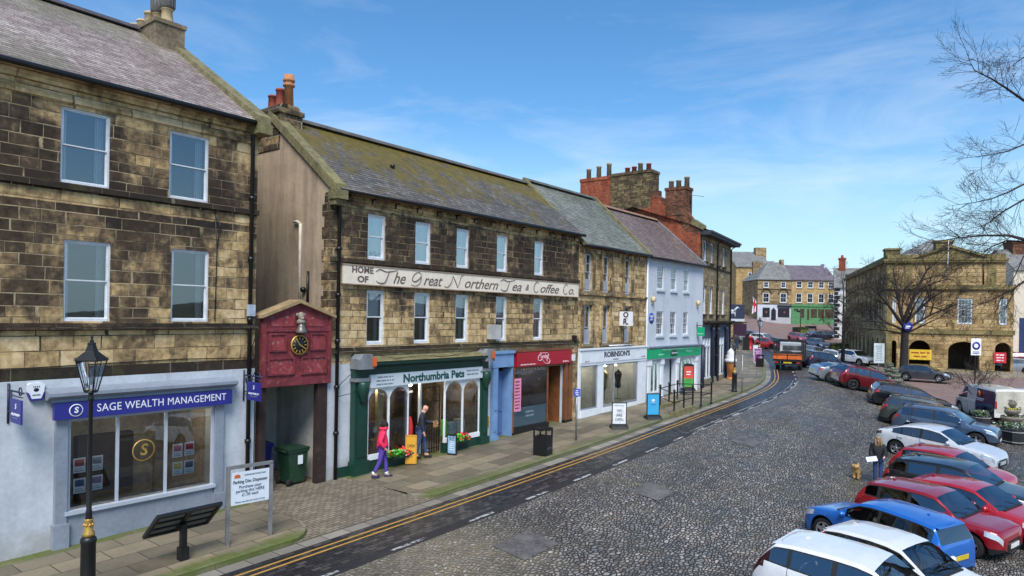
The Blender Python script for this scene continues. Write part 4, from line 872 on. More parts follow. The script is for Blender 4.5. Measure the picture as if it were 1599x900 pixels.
for a, b_ in cb:
    for z_, e_ in ((3.92, 4.5), (6.34, 6.8)): C.mk(MB().box(a+.06, b_-.06, .1, .12, z_, e_), 'shutter_panel', M('grey_board', (150, 158, 168), .6, var=.1))
m = MB(); pitched(m, x0+.02, x1, 8.42, 3.15, 11.38, over=.24); C.mk(m, 'roof', m_rslC); ridge_tiles(C, x0+.02, x1-.2, 3.15, 11.47, M('green_grey_ridge', (86, 92, 86), .8, var=.3)); gutter(C, x0, x1, -.3, 8.28)
sl = (11.38-8.42)/3.15; m = MB()
for xx in (x0-.04, x1-.1): m.prism([(-.28, 8.42-.28*sl+.08), (-.28, 8.42-.28*sl+.24), (3.15, 11.38+.26), (6.4, 8.42-.1*sl+.24), (6.4, 8.42-.1*sl+.08), (3.15, 11.38+.1)], 'x', xx, xx+.2)
C.mk(m, 'roof_coping', m_moss)
m = MB(); m.box(25.84, 25.96, -.1, -.02, .3, 2.86); m.box(27.44, 27.96, -.09, -.022, .3, 2.86); m.box(31.4, 32.3, -.09, -.022, .3, 2.86); m.box(25.96, 27.44, -.12, -.02, .3, .86); m.box(27.96, 31.4, -.12, -.02, .3, .82)
for x in (26.0, 28.1): m.box(x, x+.03, -.13, -.12, .4, .8)
m.box(25.84, 32.3, -.12, -.02, 2.86, 3.6); m.box(25.82, 32.32, -.2, -.02, 3.56, 3.64)
sf = C.mk(m, 'shopfront', m_white)
m_ink = M('dark_lettering', (44, 48, 58), .5)
fs = MB().box(25.9, 32.24, -.15, -.12, 2.98, 3.52); fs = C.mk(fs, 'fascia_board', m_white, sf)
C.tx("ROBINSON'S", m_ink, 29.15, 3.3, .34, fs, y=-.154, width=2.5, bold=.012); C.tx('ALNWICK', m_ink, 29.0, 3.06, .1, fs, y=-.154, width=.55); C.tx('No.19', m_ink, 26.4, 3.05, .1, fs, y=-.154, width=.35); C.tx('Est.1979', m_ink, 31.85, 3.08, .1, fs, y=-.154, width=.4)
m = MB()
for a, b_ in ((25.96, 27.44), (27.98, 31.4)): m.box(a, a+.05, -.08, 0, .86, 2.86); m.box(b_-.05, b_, -.08, 0, .86, 2.86); m.box(a+.05, b_-.05, -.08, 0, .86, .92); m.box(a+.05, b_-.05, -.08, 0, 2.8, 2.86)
m.box(28.98, 29.02, -.07, 0, .92, 2.8); C.mk(m, 'shop_window_frame', m_greyp, sf)
for a, b_ in ((25.96, 27.44), (27.98, 31.4)): C.mk(MB().quad((a, -.03, .86), (b_, -.03, .86), (b_, -.03, 2.84), (a, -.03, 2.84)), 'pane', m_shopg, sf, recalc=False)
m = MB(); inside(m, 25.9, 27.46, .5, 2.9, 1.6, y=.03); inside(m, 27.9, 31.4, .5, 2.9, 2.4, y=.03); m.box(28.6, 31.2, 1.9, 2.3, .5, 1.4, 1)
for x in (26.7, 28.6, 29.6, 30.6): C.mk(MB().lathe([(.0, 2.62), (.1, 2.62), (.03, 2.8)], (x, .8, 0), 12), 'pendant_lamp', lampmat('warm_pendant', 22))
C.mk(m, 'shop_interior', [M('pale_shop_wall', (216, 218, 214), .9, var=.12, scale=1), M('display_wood', (96, 76, 54), .7)], recalc=False)
m = MB(); m.tube([(28.4, -.12, 3.72), (30.6, -.12, 3.72)], .03, 6); C.mk(m, 'sign_light', m_white)
t = thing('hanging_sign', 'square white hanging sign with two black letters on tawny stone front', 'sign', terr(29.5, 0, 5.0), RZ)
m = MB(); m.box(-.03, .03, -.76, -.05, -.33, .36); bd = m.build('board', m_signw, t)
m = MB(); m.tube([(0, 0, .4), (0, -.78, .4)], .015, 6); m.box(-.01, .01, -.74, -.72, .36, .4); m.box(-.01, .01, -.12, -.1, .36, .4); m.build('bracket', m_black, t)
text('O\nR.', m_ink, bd, -.034, .02, .36, y=-.4, rot=(R(90), 0, R(-90)), bold=.012)
m = MB(); m.box(-.036, -.03, -.5, -.3, .0, .025); m.build('dividing_rule', m_ink, bd)

# ------------------------------------------------------------------ D: white stucco house, green opticians' front
Dh = Bld('white_house', 'white stucco house with small paned windows and bright green shop fascia', 'building', terr(32.36, 0, .5), RZ, 32.36)
x0, x1 = 32.36, 39.86; db = [(33.6, 34.45), (35.3, 36.08), (37.02, 37.72)]
m = MB(); wall(m, x0, x1, 3.45, 8.36, [(a, b_, 6.6, 7.94) for a, b_ in db]+[(a, b_, 4.12, 5.43) for a, b_ in db], rev=.14); wall(m, x0, x1, .4, 3.45, [(33.0, 33.95, 1.08, 2.76), (34.5, 35.98, .6, 2.8), (36.45, 38.6, 1.1, 2.82)], rev=.2, y=-.01)
shell(m, x0, x1, .4, 8.36, 3.1, 11.1); Dh.mk(m, 'wall', [m_whitep2], recalc=False)
for i, (a, b_) in enumerate(db):
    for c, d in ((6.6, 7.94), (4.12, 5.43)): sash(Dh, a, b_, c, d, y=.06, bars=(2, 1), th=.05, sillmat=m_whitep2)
m = MB()
m.box(x0+.1, x1-.4, -.16, -.012, 3.42, 3.5); m.box(x0+.1, x1-.5, -.22, -.012, 3.5, 3.56); Dh.mk(m, 'sill_band', m_greyp)
m = MB(); pitched(m, x0, x1, 8.36, 3.1, 11.1, over=.2); Dh.mk(m, 'roof', m_rslD); ridge_tiles(Dh, x0, x1-.1, 3.1, 11.19, M('buff_ridge', (140, 110, 90), .8)); gutter(Dh, x0, x1-.1, -.26, 8.24)
sl = (11.1-8.36)/3.1; m = MB(); m.prism([(-.2, 8.36-.2*sl+.13), (-.2, 8.36-.2*sl+.2), (3.1, 11.1+.22), (3.1, 11.1+.13)], 'x', x1-.22, x1+.02); Dh.mk(m, 'lead_flashing', m_lead)
m_grn = M('bright_green_sign', (0, 158, 104), .4, var=.04)
m = MB(); m.box(32.46, 39.2, -.2, -.012, 2.92, 3.40); gs = Dh.mk(m, 'fascia_sign', m_grn)
m_dgrn = M('dark_green_logo', (10, 84, 62), .4); m = MB(); m.ball((35.3, -.2, 3.14), .3, 14, 8, sc=(1.1, .06, .62)); m.ball((35.62, -.2, 3.14), .3, 14, 8, sc=(1.1, .06, .62)); Dh.mk(m, 'oval_logo', m_dgrn, gs)
m_mint = M('mint_lettering', (150, 222, 196), .5)
Dh.tx('Specsavers', m_signw, 35.48, 3.16, .16, gs, y=-.225, width=.8); Dh.tx('opticians', m_mint, 33.85, 3.12, .16, gs, y=-.204, width=.7); Dh.tx('hearing care', m_mint, 37.5, 3.2, .16, gs, y=-.204, width=.85)
m = MB(); m.tube([(33.8, -.3, 3.36), (38.8, -.3, 3.36)], .025, 6); Dh.mk(m, 'sign_light', m_lead)
for x in (32.6, 34.1, 36.1, 38.72): m = MB(); m.box(x, x+.26, -.1, -.012, .5, 2.56); m.box(x-.04, x+.3, -.14, -.012, 2.56, 2.86); m.box(x-.03, x+.29, -.13, -.1, .5, .85); Dh.mk(m, 'pilaster', m_white)
Dh.mk(MB().box(32.5, 39.2, -.15, -.012, 2.86, 2.92), 'fascia_bead', m_white)
m = MB()
for a, b_, n in ((33.0, 33.95, 2), (36.45, 38.6, 4)):
    m.box(a, a+.05, 0, .1, 1.08, 2.8); m.box(b_-.05, b_, 0, .1, 1.08, 2.8); m.box(a+.05, b_-.05, 0, .1, 1.08, 1.15); m.box(a+.05, b_-.05, 0, .1, 2.72, 2.8)
    for i in range(1, n): x = a+(b_-a)*i/n; m.box(x-.03, x+.03, 0, .1, 1.15, 2.72)
sf = Dh.mk(m, 'shop_window', m_white)
for a, b_ in ((33.0, 33.95), (36.45, 38.6)): Dh.mk(MB().quad((a, .06, 1.1), (b_, .06, 1.1), (b_, .06, 2.78), (a, .06, 2.78)), 'pane', m_shopg, sf, recalc=False)
m = MB(); inside(m, 32.9, 34.0, .6, 2.9, 1.4, y=.1); inside(m, 36.4, 38.7, .6, 2.9, 1.4, y=.1); m.box(34.5, 35.98, .3, .35, .5, 2.9, 1); m.box(33.1, 33.2, .8, .9, 1.0, 2.8, 2); m.box(36.6, 36.9, .6, .64, 1.0, 2.6, 2)
for x in (33.45, 37.2, 38.0): Dh.mk(MB().box(x-.25, x+.25, .5, .6, 2.84, 2.88), 'added_strip_light', lampmat('added_cool_light', 10, (.95, .97, 1)))  # added glowing strips, lift the dark room behind the panes
Dh.mk(m, 'shop_interior', [M('optician_wall', (176, 206, 192), .9, var=.2, scale=1.5), m_whitep2, m_grn], recalc=False)
m = MB(); m.tube([(32.36, -.06, 8.2), (32.36, -.06, .7)], .045, 8); Dh.mk(m, 'downpipe', m_white)
m = MB(); m.tube([(39.72, -.1, 3.5), (39.72, -.1, .9)], .12, 8); Dh.mk(m, 'boundary_post', M('navy_post', (40, 44, 66), .5))
t = tag(MB().lathe([(0, -.03), (.28, -.03), (.28, 0), (0, 0)], n=24, ax='y').build('wall_plaque', M('plaque_blue', (46, 74, 160), .4)), 'round blue wall plaque on white stucco house', 'plaque'); t.location = terr(32.98, 0, 5.06)-Vector((0, 0, 0)); t.rotation_euler = (0, 0, RZ)
text('ALNWICK\nCIVIC\nSOCIETY', m_signw, t, 0, 0, .1, y=-.033)
for sx, zz, lb in ((32.98, 6.05, 'small cream flood lamp on white stucco house nearer the stone shop'), (38.9, 6.0, 'small cream flood lamp on white stucco house above the green hanging sign')):
    t = tag(MB().lathe([(0, -.2), (.13, -.2), (.17, -.12), (.1, -.02), (0, -.02)], n=12, ax='y').box(-.04, .04, -.06, -.005, -.25, 0).build('wall_lamp', M('cream_lamp', (206, 186, 140), .6)), lb, 'wall lamp', 'flood lamps on the white house'); t.location = terr(sx, 0, zz); t.rotation_euler = (0, 0, RZ)
t = thing('hanging_sign', 'small bright green hanging sign at the far edge of white stucco house', 'sign', terr(38.95, 0, 4.3), RZ)
m = MB(); m.box(-.03, .03, -.5, -.06, -.26, .27); bd = m.build('board', m_grn, t); m = MB(); m.tube([(0, 0, .36), (0, -.55, .36)], .02, 6); m.tube([(0, -.04, .2), (0, -.04, .55)], .02, 6); m.build('bracket', m_black, t)
text('Specsavers', m_signw, bd, -.034, -.12, .1, y=-.28, rot=(R(90), 0, R(-90)), width=.36)

# ------------------------------------------------------------------ E: tall stone corner house with the brick gable and great stacks
ea = math.atan2(48.6-41.75, 15.5-11.55); EL = 7.9
Eb = Bld('corner_house', 'tall grey stone corner house with deep eaves, brick gable and three big chimney stacks', 'building', Vector((11.55, 41.75, .6)), ea, 0)
eb = [(.36, 1.2), (2.05, 2.9), (3.92, 4.62), (5.42, 6.24)]
m = MB(); wall(m, 0, EL, 4.92, 10.2, [(a, b_, 8.62, 9.92) for a, b_ in eb]+[(a, b_, 5.36, 7.1) for a, b_ in eb], rev=.2)
wall(m, 0, EL, .4, 4.92, [(.35, 2.5, 1.4, 3.85), (2.72, 3.9, .9, 3.85), (4.06, 6.26, 1.4, 3.85)], mi=1, rev=.3)
m.quad((EL, 0, .4), (EL, 11, .4), (EL, 11, 10.2), (EL, 0, 10.2), 0); m.quad((0, 11, .4), (EL, 11, .4), (EL, 11, 10.2), (0, 11, 10.2), 0)
Eb.mk(m, 'wall', [m_stE, M('slate_navy_shopfront', (78, 84, 104), .5, var=.15)], recalc=False)
for a, b_ in eb: sash(Eb, a, b_, 8.62, 9.92, y=.1, bars=(1, 0), th=.05, sillmat=m_trimA); sash(Eb, a, b_, 5.36, 7.1, y=.1, bars=(1, 0), th=.05, sillmat=m_trimA, cur=.15)
m = MB(); m.box(-.05, EL+.1, -.35, 0, 4.84, 4.96); m.box(-.02, EL+.05, -.2, 0, 4.72, 4.84)
for x in (2.6, 4.0): m.prism([(-.05, 4.3), (-.3, 4.7), (-.05, 4.7)], 'x', x-.07, x+.07)
m.box(0, EL+.02, -.06, 0, 8.3, 8.4)
Eb.mk(m, 'string_course', m_trimA)
m = MB(); m.box(-.1, EL+.5, -.55, .3, 10.2, 10.34); m.box(-.1, EL+.6, -.62, .3, 10.34, 10.46); m.box(EL, EL+.6, .3, 8, 10.2, 10.46)
Eb.mk(m, 'eaves', M('dark_eaves', (46, 46, 52), .6))
m = MB(); m.add([(-.05, -.5, 10.46), (EL+.55, -.5, 10.46), (EL-1.5, 4.5, 12.2), (-.05, 4.5, 12.2), (EL+.55, 11, 10.46), (-.05, 11, 10.46)], [(0, 1, 2, 3), (1, 4, 2), (3, 2, 4, 5)]); Eb.mk(m, 'roof', m_rslD, recalc=False)
downpipe(Eb, [(3.75, -.5, 10.3), (3.75, -.08, 10.0), (3.75, -.08, 1.2)], .05); downpipe(Eb, [(EL-.15, -.5, 10.3), (EL-.15, -.08, 10.0), (EL-.15, -.08, 1.2)], .05)
m = MB()
for a, b_, n in ((.35, 2.5, 3), (4.06, 6.26, 3)):
    for i in range(n+1): x = a+(b_-a)*i/n; m.box(max(a, x-.05), min(b_, x+.05), .02, .12, 1.4, 3.85)
    m.box(a, b_, .03, .11, 3.3, 3.4); m.box(a, b_, -.04, .14, 1.3, 1.4)
sf = Eb.mk(m, 'shop_window', m_white)
for a, b_ in ((.35, 2.5), (4.06, 6.26)): Eb.mk(MB().quad((a, .08, 1.4), (b_, .08, 1.4), (b_, .08, 3.3), (a, .08, 3.3)), 'pane', m_shopg, sf, recalc=False)
m = MB(); m.box(.35, 2.5, .09, .11, 3.4, 3.85); m.box(4.06, 6.26, .09, .11, 3.4, 3.85); m.box(.3, 6.3, 2.6, 2.7, .6, 4.3, 1); m.box(.35, 6.26, -.1, .0, .5, 1.3, 2); Eb.mk(m, 'shop_interior', [m_whitep2, m_dark, m_stcap])
for x in (2.6, 3.98, 6.45): Eb.mk(MB().lathe([(.09, .8), (.09, 4.3), (.14, 4.36), (.14, 4.5)], (x, -.12, 0), 10), 'column', M('navy_column', (58, 64, 84), .5))
# the gable stands square to the terrace; build it in the terrace frame under the same house
lo = Matrix.Translation(Vector((11.55, 41.75, .6))) @ Matrix.Rotation(ea, 4, 'Z'); LI = lo.inverted()
def terr_mb(mb):
    M4 = Matrix.Translation(terr(0)) @ Matrix.Rotation(RZ, 4, 'Z'); mb.move(LI @ M4); return mb
gx = 39.9
def ekid(mb, name, mat):
    o = terr_mb(mb).build(name, mat, Eb.t); return o
def fix(o):        # keep brick courses square on the turned gable
    return o
m = MB(); m.prism([(.25, .5), (.25, 10.56), (1.2, 11.7), (1.3, 11.9), (3.1, 12.85), (3.1, 13.2), (3.6, 13.2), (3.6, 12.2), (9.0, 12.2), (9.0, .5)], 'x', gx, gx+.5); ekid(m, 'brick_gable', m_brickd)
m = MB(); m.box(gx-.02, gx+1.0, 6.6, 8.95, 11.2, 14.3); m.box(gx-.06, gx+1.04, 6.56, 8.99, 14.3, 14.52); ekid(m, 'brick_stack', m_brick)
m = MB(); m.box(gx-.05, gx+1.1, 3.6, 6.58, 11.0, 14.42); m.box(gx-.1, gx+1.15, 3.55, 6.6, 14.42, 14.6); ekid(m, 'stone_stack', m_rubble)
m = MB(); m.box(gx-.03, gx+1.0, 1.25, 2.6, 11.5, 13.1); m.box(gx-.07, gx+1.05, 1.2, 2.65, 13.1, 13.28); ekid(m, 'brick_stack', m_brickd)
m = MB(); m.box(gx-.012, gx-.002, .28, 3.55, 8.4, 10.4); m.prism([(1.2, 10.4), (3.1, 12.7), (3.55, 12.7), (3.55, 10.4)], 'x', gx-.012, gx-.002); m.prism([(3.58, 9), (3.58, 12.2), (6.5, 11.6), (8.9, 11.2), (8.9, 9)], 'x', gx-.056, gx-.046); ekid(m, 'red_brick_patch', m_brick)
m = MB(); m.prism([(.1, 10.5), (.1, 10.8), (.7, 11.2), (.9, 10.9)], 'x', gx-.1, gx+.55); ekid(m, 'kneeler', m_moss)
def epot(y, z, h, mat, r=.16, st=0):
    m = MB(); m.lathe([(r*1.05, z), (r*.95, z+h*.85), (r*1.12, z+h*.87), (r*1.1, z+h), (r*.8, z+h)], (gx+.5, y, 0), 12); ekid(m, 'chimney_pot', mat)
for y, z, h, mt in ((8.6, 14.52, .75, m_potgrey), (7.8, 14.52, .85, m_potgrey), (7.0, 14.52, .95, m_potgrey), (5.6, 14.6, .4, m_potred), (5.1, 14.6, .42, m_potred), (4.65, 14.6, .6, m_potgrey), (4.05, 14.6, .5, m_potred), (2.45, 13.28, .5, m_potgrey), (1.95, 13.28, .5, m_potgrey), (1.4, 13.28, .66, m_potgrey)): epot(y, z, h, mt)
m = MB(); m.tube([(gx+.5, 1.15, 12.2), (gx+.5, 1.1, 13.0)], .03, 5); m.tube([(gx+.3, 1.1, 12.75), (gx+1.3, .6, 12.75)], .015, 4); ekid(m, 'aerial', m_black)
# ------------------------------------------------------------------ the arcaded hall
ha = -R(19.8); HS = Vector((37.3, 68.0, .0))
H = Bld('arcaded_hall', 'ochre stone hall with ground floor arches, parapet, low pediment and roof chimneys', 'building', Vector((37.3, 68.0, -.2)), ha, 0)
HW, HL = 10.65, 34.0
def arched_wall(mb, x0, x1, z0, z1, arches, y=0., rev=.5, mi=0):
    """arches: (xa, xb, zspring) openings with round or low heads down to z0"""
    xs = sorted(arches); cx = x0
    for (a, b_, zs, rise) in xs:
        mb.quad((cx, y, z0), (a, y, z0), (a, y, z1), (cx, y, z1), mi); n = 14; c = (a+b_)/2; r = (b_-a)/2
        pts = [(c-r*math.cos(math.pi*j/n), zs+rise*math.sin(math.pi*j/n)) for j in range(n+1)]
        for p, q in zip(pts, pts[1:]):
            mb.quad((p[0], y, p[1]), (q[0], y, q[1]), (q[0], y, z1), (p[0], y, z1), mi); mb.quad((p[0], y, p[1]), (p[0], y+rev, p[1]), (q[0], y+rev, q[1]), (q[0], y, q[1]), mi)
        mb.quad((a, y, z0), (a, y, zs), (a, y+rev, zs), (a, y+rev, z0), mi); mb.quad((b_, y, z0), (b_, y+rev, z0), (b_, y+rev, zs), (b_, y, zs), mi); cx = b_
    mb.quad((cx, y, z0), (x1, y, z0), (x1, y, z1), (cx, y, z1), mi)
fw = [(2.5, 3.36), (6.08, 7.33), (9.5, 10.15)]
fa = [(.46, .93, 2.95, .3), (2.02, 3.86, 2.5, .8), (5.35, 7.94, 2.4, .88), (9.2, 10.46, 2.68, .6)]
m = MB(); arched_wall(m, 0, HW, 0, 4.0, fa); wall(m, 0, HW, 4.0, 8.3, [(a, b_, 4.95, 7.46) for a, b_ in fw]+[(.52, .86, 5.0, 7.4)], rev=.2); wall(m, 0, HW-.7, 8.72, 10.95, mi=0); m.quad((HW-.7, 0, 8.7), (HW-.7, 20, 8.7), (HW-.7, 20, 11.7), (HW-.7, 0, 11.7)); m.quad((HW, 0, 0), (HW, HL, 0), (HW, HL, 8.7), (HW, 0, 8.7))
H.mk(m, 'front_wall', m_hall, recalc=False)
# side elevation: its own mesh turned onto local +y
m = MB(); sb = [(1.15+3.28*i, 2.6+3.28*i) for i in range(10)]
arched_wall(m, 0, HL, 0, 4.0, [(a, b_, 2.62, .72) for a, b_ in sb]); wall(m, 0, HL, 4.0, 11.0, [(a+.2, b_-.2, 4.8, 6.9) for a, b_ in sb]+[(a+.35, b_-.35, 8.4, 9.7) for a, b_ in sb], rev=.25)
SR = Matrix.Translation((0, 0, 0)) @ Matrix.Rotation(R(-90), 4, 'Z')          # x along the side -> local +y ... facing -x
SR = Matrix(((0, 1, 0, 0), (1, 0, 0, 0), (0, 0, 1, 0), (0, 0, 0, 1)))
m.move(SR); H.mk(m, 'side_wall', m_hall, recalc=False)
m = MB()
for i in range(11):
    y = .0 if i == 0 else 3.28*i+.2; m.box(-.09, -.002, y+.05, y+.5, 4.4, 10.9)
m.box(-.1, -.002, .0, HL, 4.0, 4.4); H.mk(m, 'pilaster', m_hall)
for i, (a, b_) in enumerate(sb):
    for c, d, e in ((4.8, 6.9, .2), (8.4, 9.7, .35)):
        m = MB(); m.box(.12, .16, a+e, b_-e, c, d); w = H.mk(m, 'window', m_sashw) if False else None
        m = MB(); t_ = .07; m.box(.1, .18, a+e, a+e+t_, c, d); m.box(.1, .18, b_-e-t_, b_-e, c, d); m.box(.1, .18, a+e+t_, b_-e-t_, c, c+t_); m.box(.1, .18, a+e+t_, b_-e-t_, d-t_, d); m.box(.1, .18, (a+b_)/2-.02, (a+b_)/2+.02, c+t_, d-t_); m.box(.11, .17, a+e+t_, b_-e-t_, (c+d)/2-.03, (c+d)/2+.03)
        w = H.mk(m, 'window', m_sashw); m = MB(); m.quad((.15, a+e, c), (.15, b_-e, c), (.15, b_-e, d), (.15, a+e, d)); H.mk(m, 'pane', m_glass, w, recalc=False)
for i, (a, b_) in enumerate(fw+[(.52, .86)]): sash(H, a, b_, 4.97, 7.44, y=.1, bars=(3 if i == 1 else 1, 1), th=.08, sill=False, blind=.9 if i != 1 else 0, split=.55, cur=.3 if i == 1 else 0)
m = MB(); m.box(-.16, HW+.1, -.16, -.002, 4.0, 4.42); m.box(-.1, HW, -.07, -.002, .0, .55); m.box(-.25, HW+.15, -.28, -.002, 8.3, 8.52); m.box(-.2, HW+.1, -.2, 0, 8.52, 8.74); m.box(-.02, .5, -.08, -.002, 4.42, 8.3); m.box(-.02, .5, -.08, -.002, .55, 4.0)
m.box(-.3, HW-.55, -.3, .1, 10.95, 11.1); m.box(-.36, HW-.5, -.36, .1, 11.1, 11.28); m.box(-.36, -.002, .1, HL, 10.95, 11.28); m.box(1.5, 2.1, -.05, -.002, 8.74, 10.95); m.box(8.5, 9.2, -.05, -.002, 8.74, 10.95); m.box(-.02, .6, -.06, -.002, 8.74, 10.95)
H.mk(m, 'cornice', m_hallp)
m = MB(); m.box(0, HW-.7, 0, .45, 11.28, 11.72); m.box(0, .45, .45, HL, 11.28, 11.72); H.mk(m, 'parapet', m_hallp)
m = MB(); m.prism([(2.2, 11.3), (8.4, 11.3), (8.4, 11.36), (5.3, 12.42), (2.2, 11.36)], 'y', -.2, .0); H.mk(m, 'pediment', m_hallp)
m = MB(); m.prism([(2.1, 11.3), (5.3, 12.36), (8.5, 11.3), (8.5, 11.5), (5.3, 12.58), (2.1, 11.5)], 'y', -.4, -.2); H.mk(m, 'pediment_moulding', m_hallp)
m = MB(); m.add([(.4, 1, 11.3), (HW-.8, 1, 11.3), (HW-.8, HL, 11.3), (.4, HL, 11.3), (5.2, 6.5, 13.9), (5.2, HL-5, 13.9)], [(0, 1, 4), (1, 2, 5, 4), (2, 3, 5), (3, 0, 4, 5)]); H.mk(m, 'roof', m_rslF, recalc=False)
H.mk(MB().box(4.4, 5.85, 1.0, 2.2, 11.3, 13.0).box(4.3, 5.95, .9, 2.3, 13.0, 13.2), 'chimney_stack', m_hallp); H.mk(MB().box(0, 1.3, 1.0, 2.4, 11.3, 12.3).box(-.08, 1.4, .9, 2.5, 12.3, 12.48), 'chimney_stack', m_hallp)
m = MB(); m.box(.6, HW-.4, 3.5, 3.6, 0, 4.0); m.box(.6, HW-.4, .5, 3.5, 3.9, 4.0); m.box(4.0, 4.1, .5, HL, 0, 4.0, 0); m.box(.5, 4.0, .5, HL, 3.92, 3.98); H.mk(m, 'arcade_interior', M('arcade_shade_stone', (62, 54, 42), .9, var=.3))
m = MB(); m.tube([(8.15, -.08, 10.8), (8.15, -.08, 8.8)], .06, 6); H.mk(m, 'downpipe', m_black)
def hall_pt(x, y, z): return Vector((37.3+x*math.cos(ha)-y*math.sin(ha), 68+x*math.sin(ha)+y*math.cos(ha), z))
m = MB(); m.tube([(0, 0, 0), (.06, -.1, 3.9)], [.05, .03], 8); fp = m.build('flagpole', m_white); tag(fp, 'bare white flagpole fixed to front of ochre stone hall', 'flagpole'); fp.location = hall_pt(5.08, -.35, 9.2); fp.rotation_euler = (0, 0, ha)
m = MB(); m.box(-.95, .95, -.02, .02, -.5, .5); bn = m.build('banner', M('yellow_banner', (214, 178, 46), .7, var=.2, scale=4)); tag(bn, 'yellow printed banner hung in the arch behind the parked grey hatchback', 'banner'); bn.location = hall_pt(3.0, -.04, 1.9); bn.rotation_euler = (0, 0, ha)
lines(M('banner_red', (150, 70, 30), .7), bn, 0, 0, 1.7, 2, .36, -.023, 6)
m = MB(); m.box(-.5, .5, -.02, .02, -.5, .5); bn = m.build('banner', M('red_banner', (196, 40, 50), .7, var=.2, scale=4)); tag(bn, 'red printed banner in the rightmost arch of ochre stone hall', 'banner'); bn.location = hall_pt(9.6, -.04, 1.85); bn.rotation_euler = (0, 0, ha)
lines(m_signw, bn, 0, 0, .8, 3, .26, -.023, 7)
# paving and steps round the hall
m = MB(); m.box(-2.6, HW+1.2, -3.2, 40, -1.2, .34); m.box(-1.0, HW+.6, -1.3, 36, .34, .5); hp = m.build('hall_pavement', M('hall_paving', (140, 130, 112), .8, var=.2, scale=1)); hp.location = (37.3, 68, -.02); hp.rotation_euler = (0, 0, ha); hp['kind'] = 'structure'

# ------------------------------------------------------------------ houses closing the top of the market place
def far_house(name, label, loc, rz, L, depth, eave, ridge, wm, rm, wins, extra=None, hip=False, x0=0):
    b = Bld(name, label, 'building', loc, rz, 0); z0 = loc.z; m = MB()
    wall(m, 0, L, z0-1.5, z0+eave, [(a, b_, z0+c, z0+d) for a, b_, c, d in wins], rev=.15); m.quad((0, 0, z0-1.5), (0, depth, z0-1.5), (0, depth, z0+eave), (0, 0, z0+eave)); m.quad((L, 0, z0-1.5), (L, depth, z0-1.5), (L, depth, z0+eave), (L, 0, z0+eave)); m.quad((0, depth, z0-1.5), (L, depth, z0-1.5), (L, depth, z0+eave), (0, depth, z0+eave))
    if not hip:
        for x in (0, L): m.add([(x, 0, z0+eave), (x, depth/2, z0+ridge), (x, depth, z0+eave)], [(0, 1, 2)])
    b.mk(m, 'wall', wm, recalc=False); m = MB()
    if hip: h = min(L, depth)/2*hip; m.add([(-.3, -.3, z0+eave), (L+.3, -.3, z0+eave), (L+.3, depth+.3, z0+eave), (-.3, depth+.3, z0+eave), (h, depth/2, z0+ridge), (L-(0 if hip else 0)-.0, depth/2, z0+ridge)], [(0, 1, 5, 4), (3, 4, 5, 2), (0, 4, 3), (1, 2, 5)])
    else: m.prism([(-.3, eave-.1+z0), (depth/2, ridge+z0), (depth+.3, eave-.1+z0), (depth+.3, eave+.06+z0), (depth/2, ridge+.18+z0), (-.3, eave+.06+z0)], 'x', -.1, L+.1)
    b.mk(m, 'roof', rm, recalc=not hip)
    for a, b_, c, d in wins: sash(b, a, b_, z0+c, z0+d, y=.06, bars=(1, 0), th=.09, sill=True)
    return b
z5 = g(47, 135)
gp0 = at(1183, 503, 134.0); gp1 = at(1235, 508, 134.0); gp2 = at(1303, 508, 134.0)
zb = g(gp0.x, 134)
L1 = gp1.x-gp0.x; L2 = gp2.x-gp1.x
G1 = far_house('corner_house', 'sooty stone house with hipped grey roof and white shopfront with black windows', Vector((gp0.x, 134, zb)), 0, L1, 9, 7.9, 11.7, m_farsoot, m_rslF, [(1.1, 2.15, 6.3, 7.5), (4.5, 5.5, 6.3, 7.5), (1.0, 2.3, 3.4, 5.3), (4.4, 5.7, 3.4, 5.3)], hip=1.1)
m = MB(); zz = zb
m.box(-.05, L1, -.12, -.003, zz-1, zz+3.0); G1.mk(m, 'shopfront', m_whitep2)
m = MB(); m.box(.95, 2.35, -.2, -.12, zz+.55, zz+2.4); m.box(3.95, L1-.35, -.2, -.12, zz+.6, zz+2.35); m.prism([(2.65, zz), (3.55, zz), (3.55, zz+1.9), (3.1, zz+2.4), (2.65, zz+1.9)], 'y', -.2, -.12); m.box(3.8, L1-.1, -.3, -.12, zz+2.5, zz+2.95); G1.mk(m, 'dark_shop_window', M('dark_shop_paint', (36, 34, 40), .4))
m = MB(); m.ball((1.65, -.22, zz+1.5), .22, sc=(1, .3, 1.2)); m.ball((5.2, -.22, zz+1.5), .22, sc=(1, .3, 1)); G1.mk(m, 'window_display', M('display_dusk', (120, 70, 62), .7))
m = MB()
for cx in (1.65, 5.05): m.lathe([(1.05, -.1), (1.2, -.1), (1.2, -.003), (1.05, -.003)], (cx, 0, 0), 24, ax='y') if False else m.prism([(cx+1.15*math.cos(t), zz+4.6+1.5*math.sin(t)) for t in np.linspace(.35, math.pi-.35, 12)]+[(cx+.98*math.cos(t), zz+4.6+1.33*math.sin(t)) for t in np.linspace(math.pi-.35, .35, 12)], 'y', -.1, -.003)
m.box(0, L1, -.1, -.003, zz+3.0, zz+3.15); m.box(0, L1, -.1, -.003, zz+5.95, zz+6.08); G1.mk(m, 'hood_mould', m_trimA)
G1.mk(MB().box(1.2, 3.2, 6.2, 7.0, zz+9, zz+11.9), 'chimney_stack', m_farsoot); G1.mk(MB().box(L1-.7, L1-.1, 3.6, 4.6, zz+10.8, zz+12.2), 'chimney_stack', m_farsoot)
m = MB(); m.box(-6.5, -.05, 2.5, 3, zz-1, zz+.1) if False else None
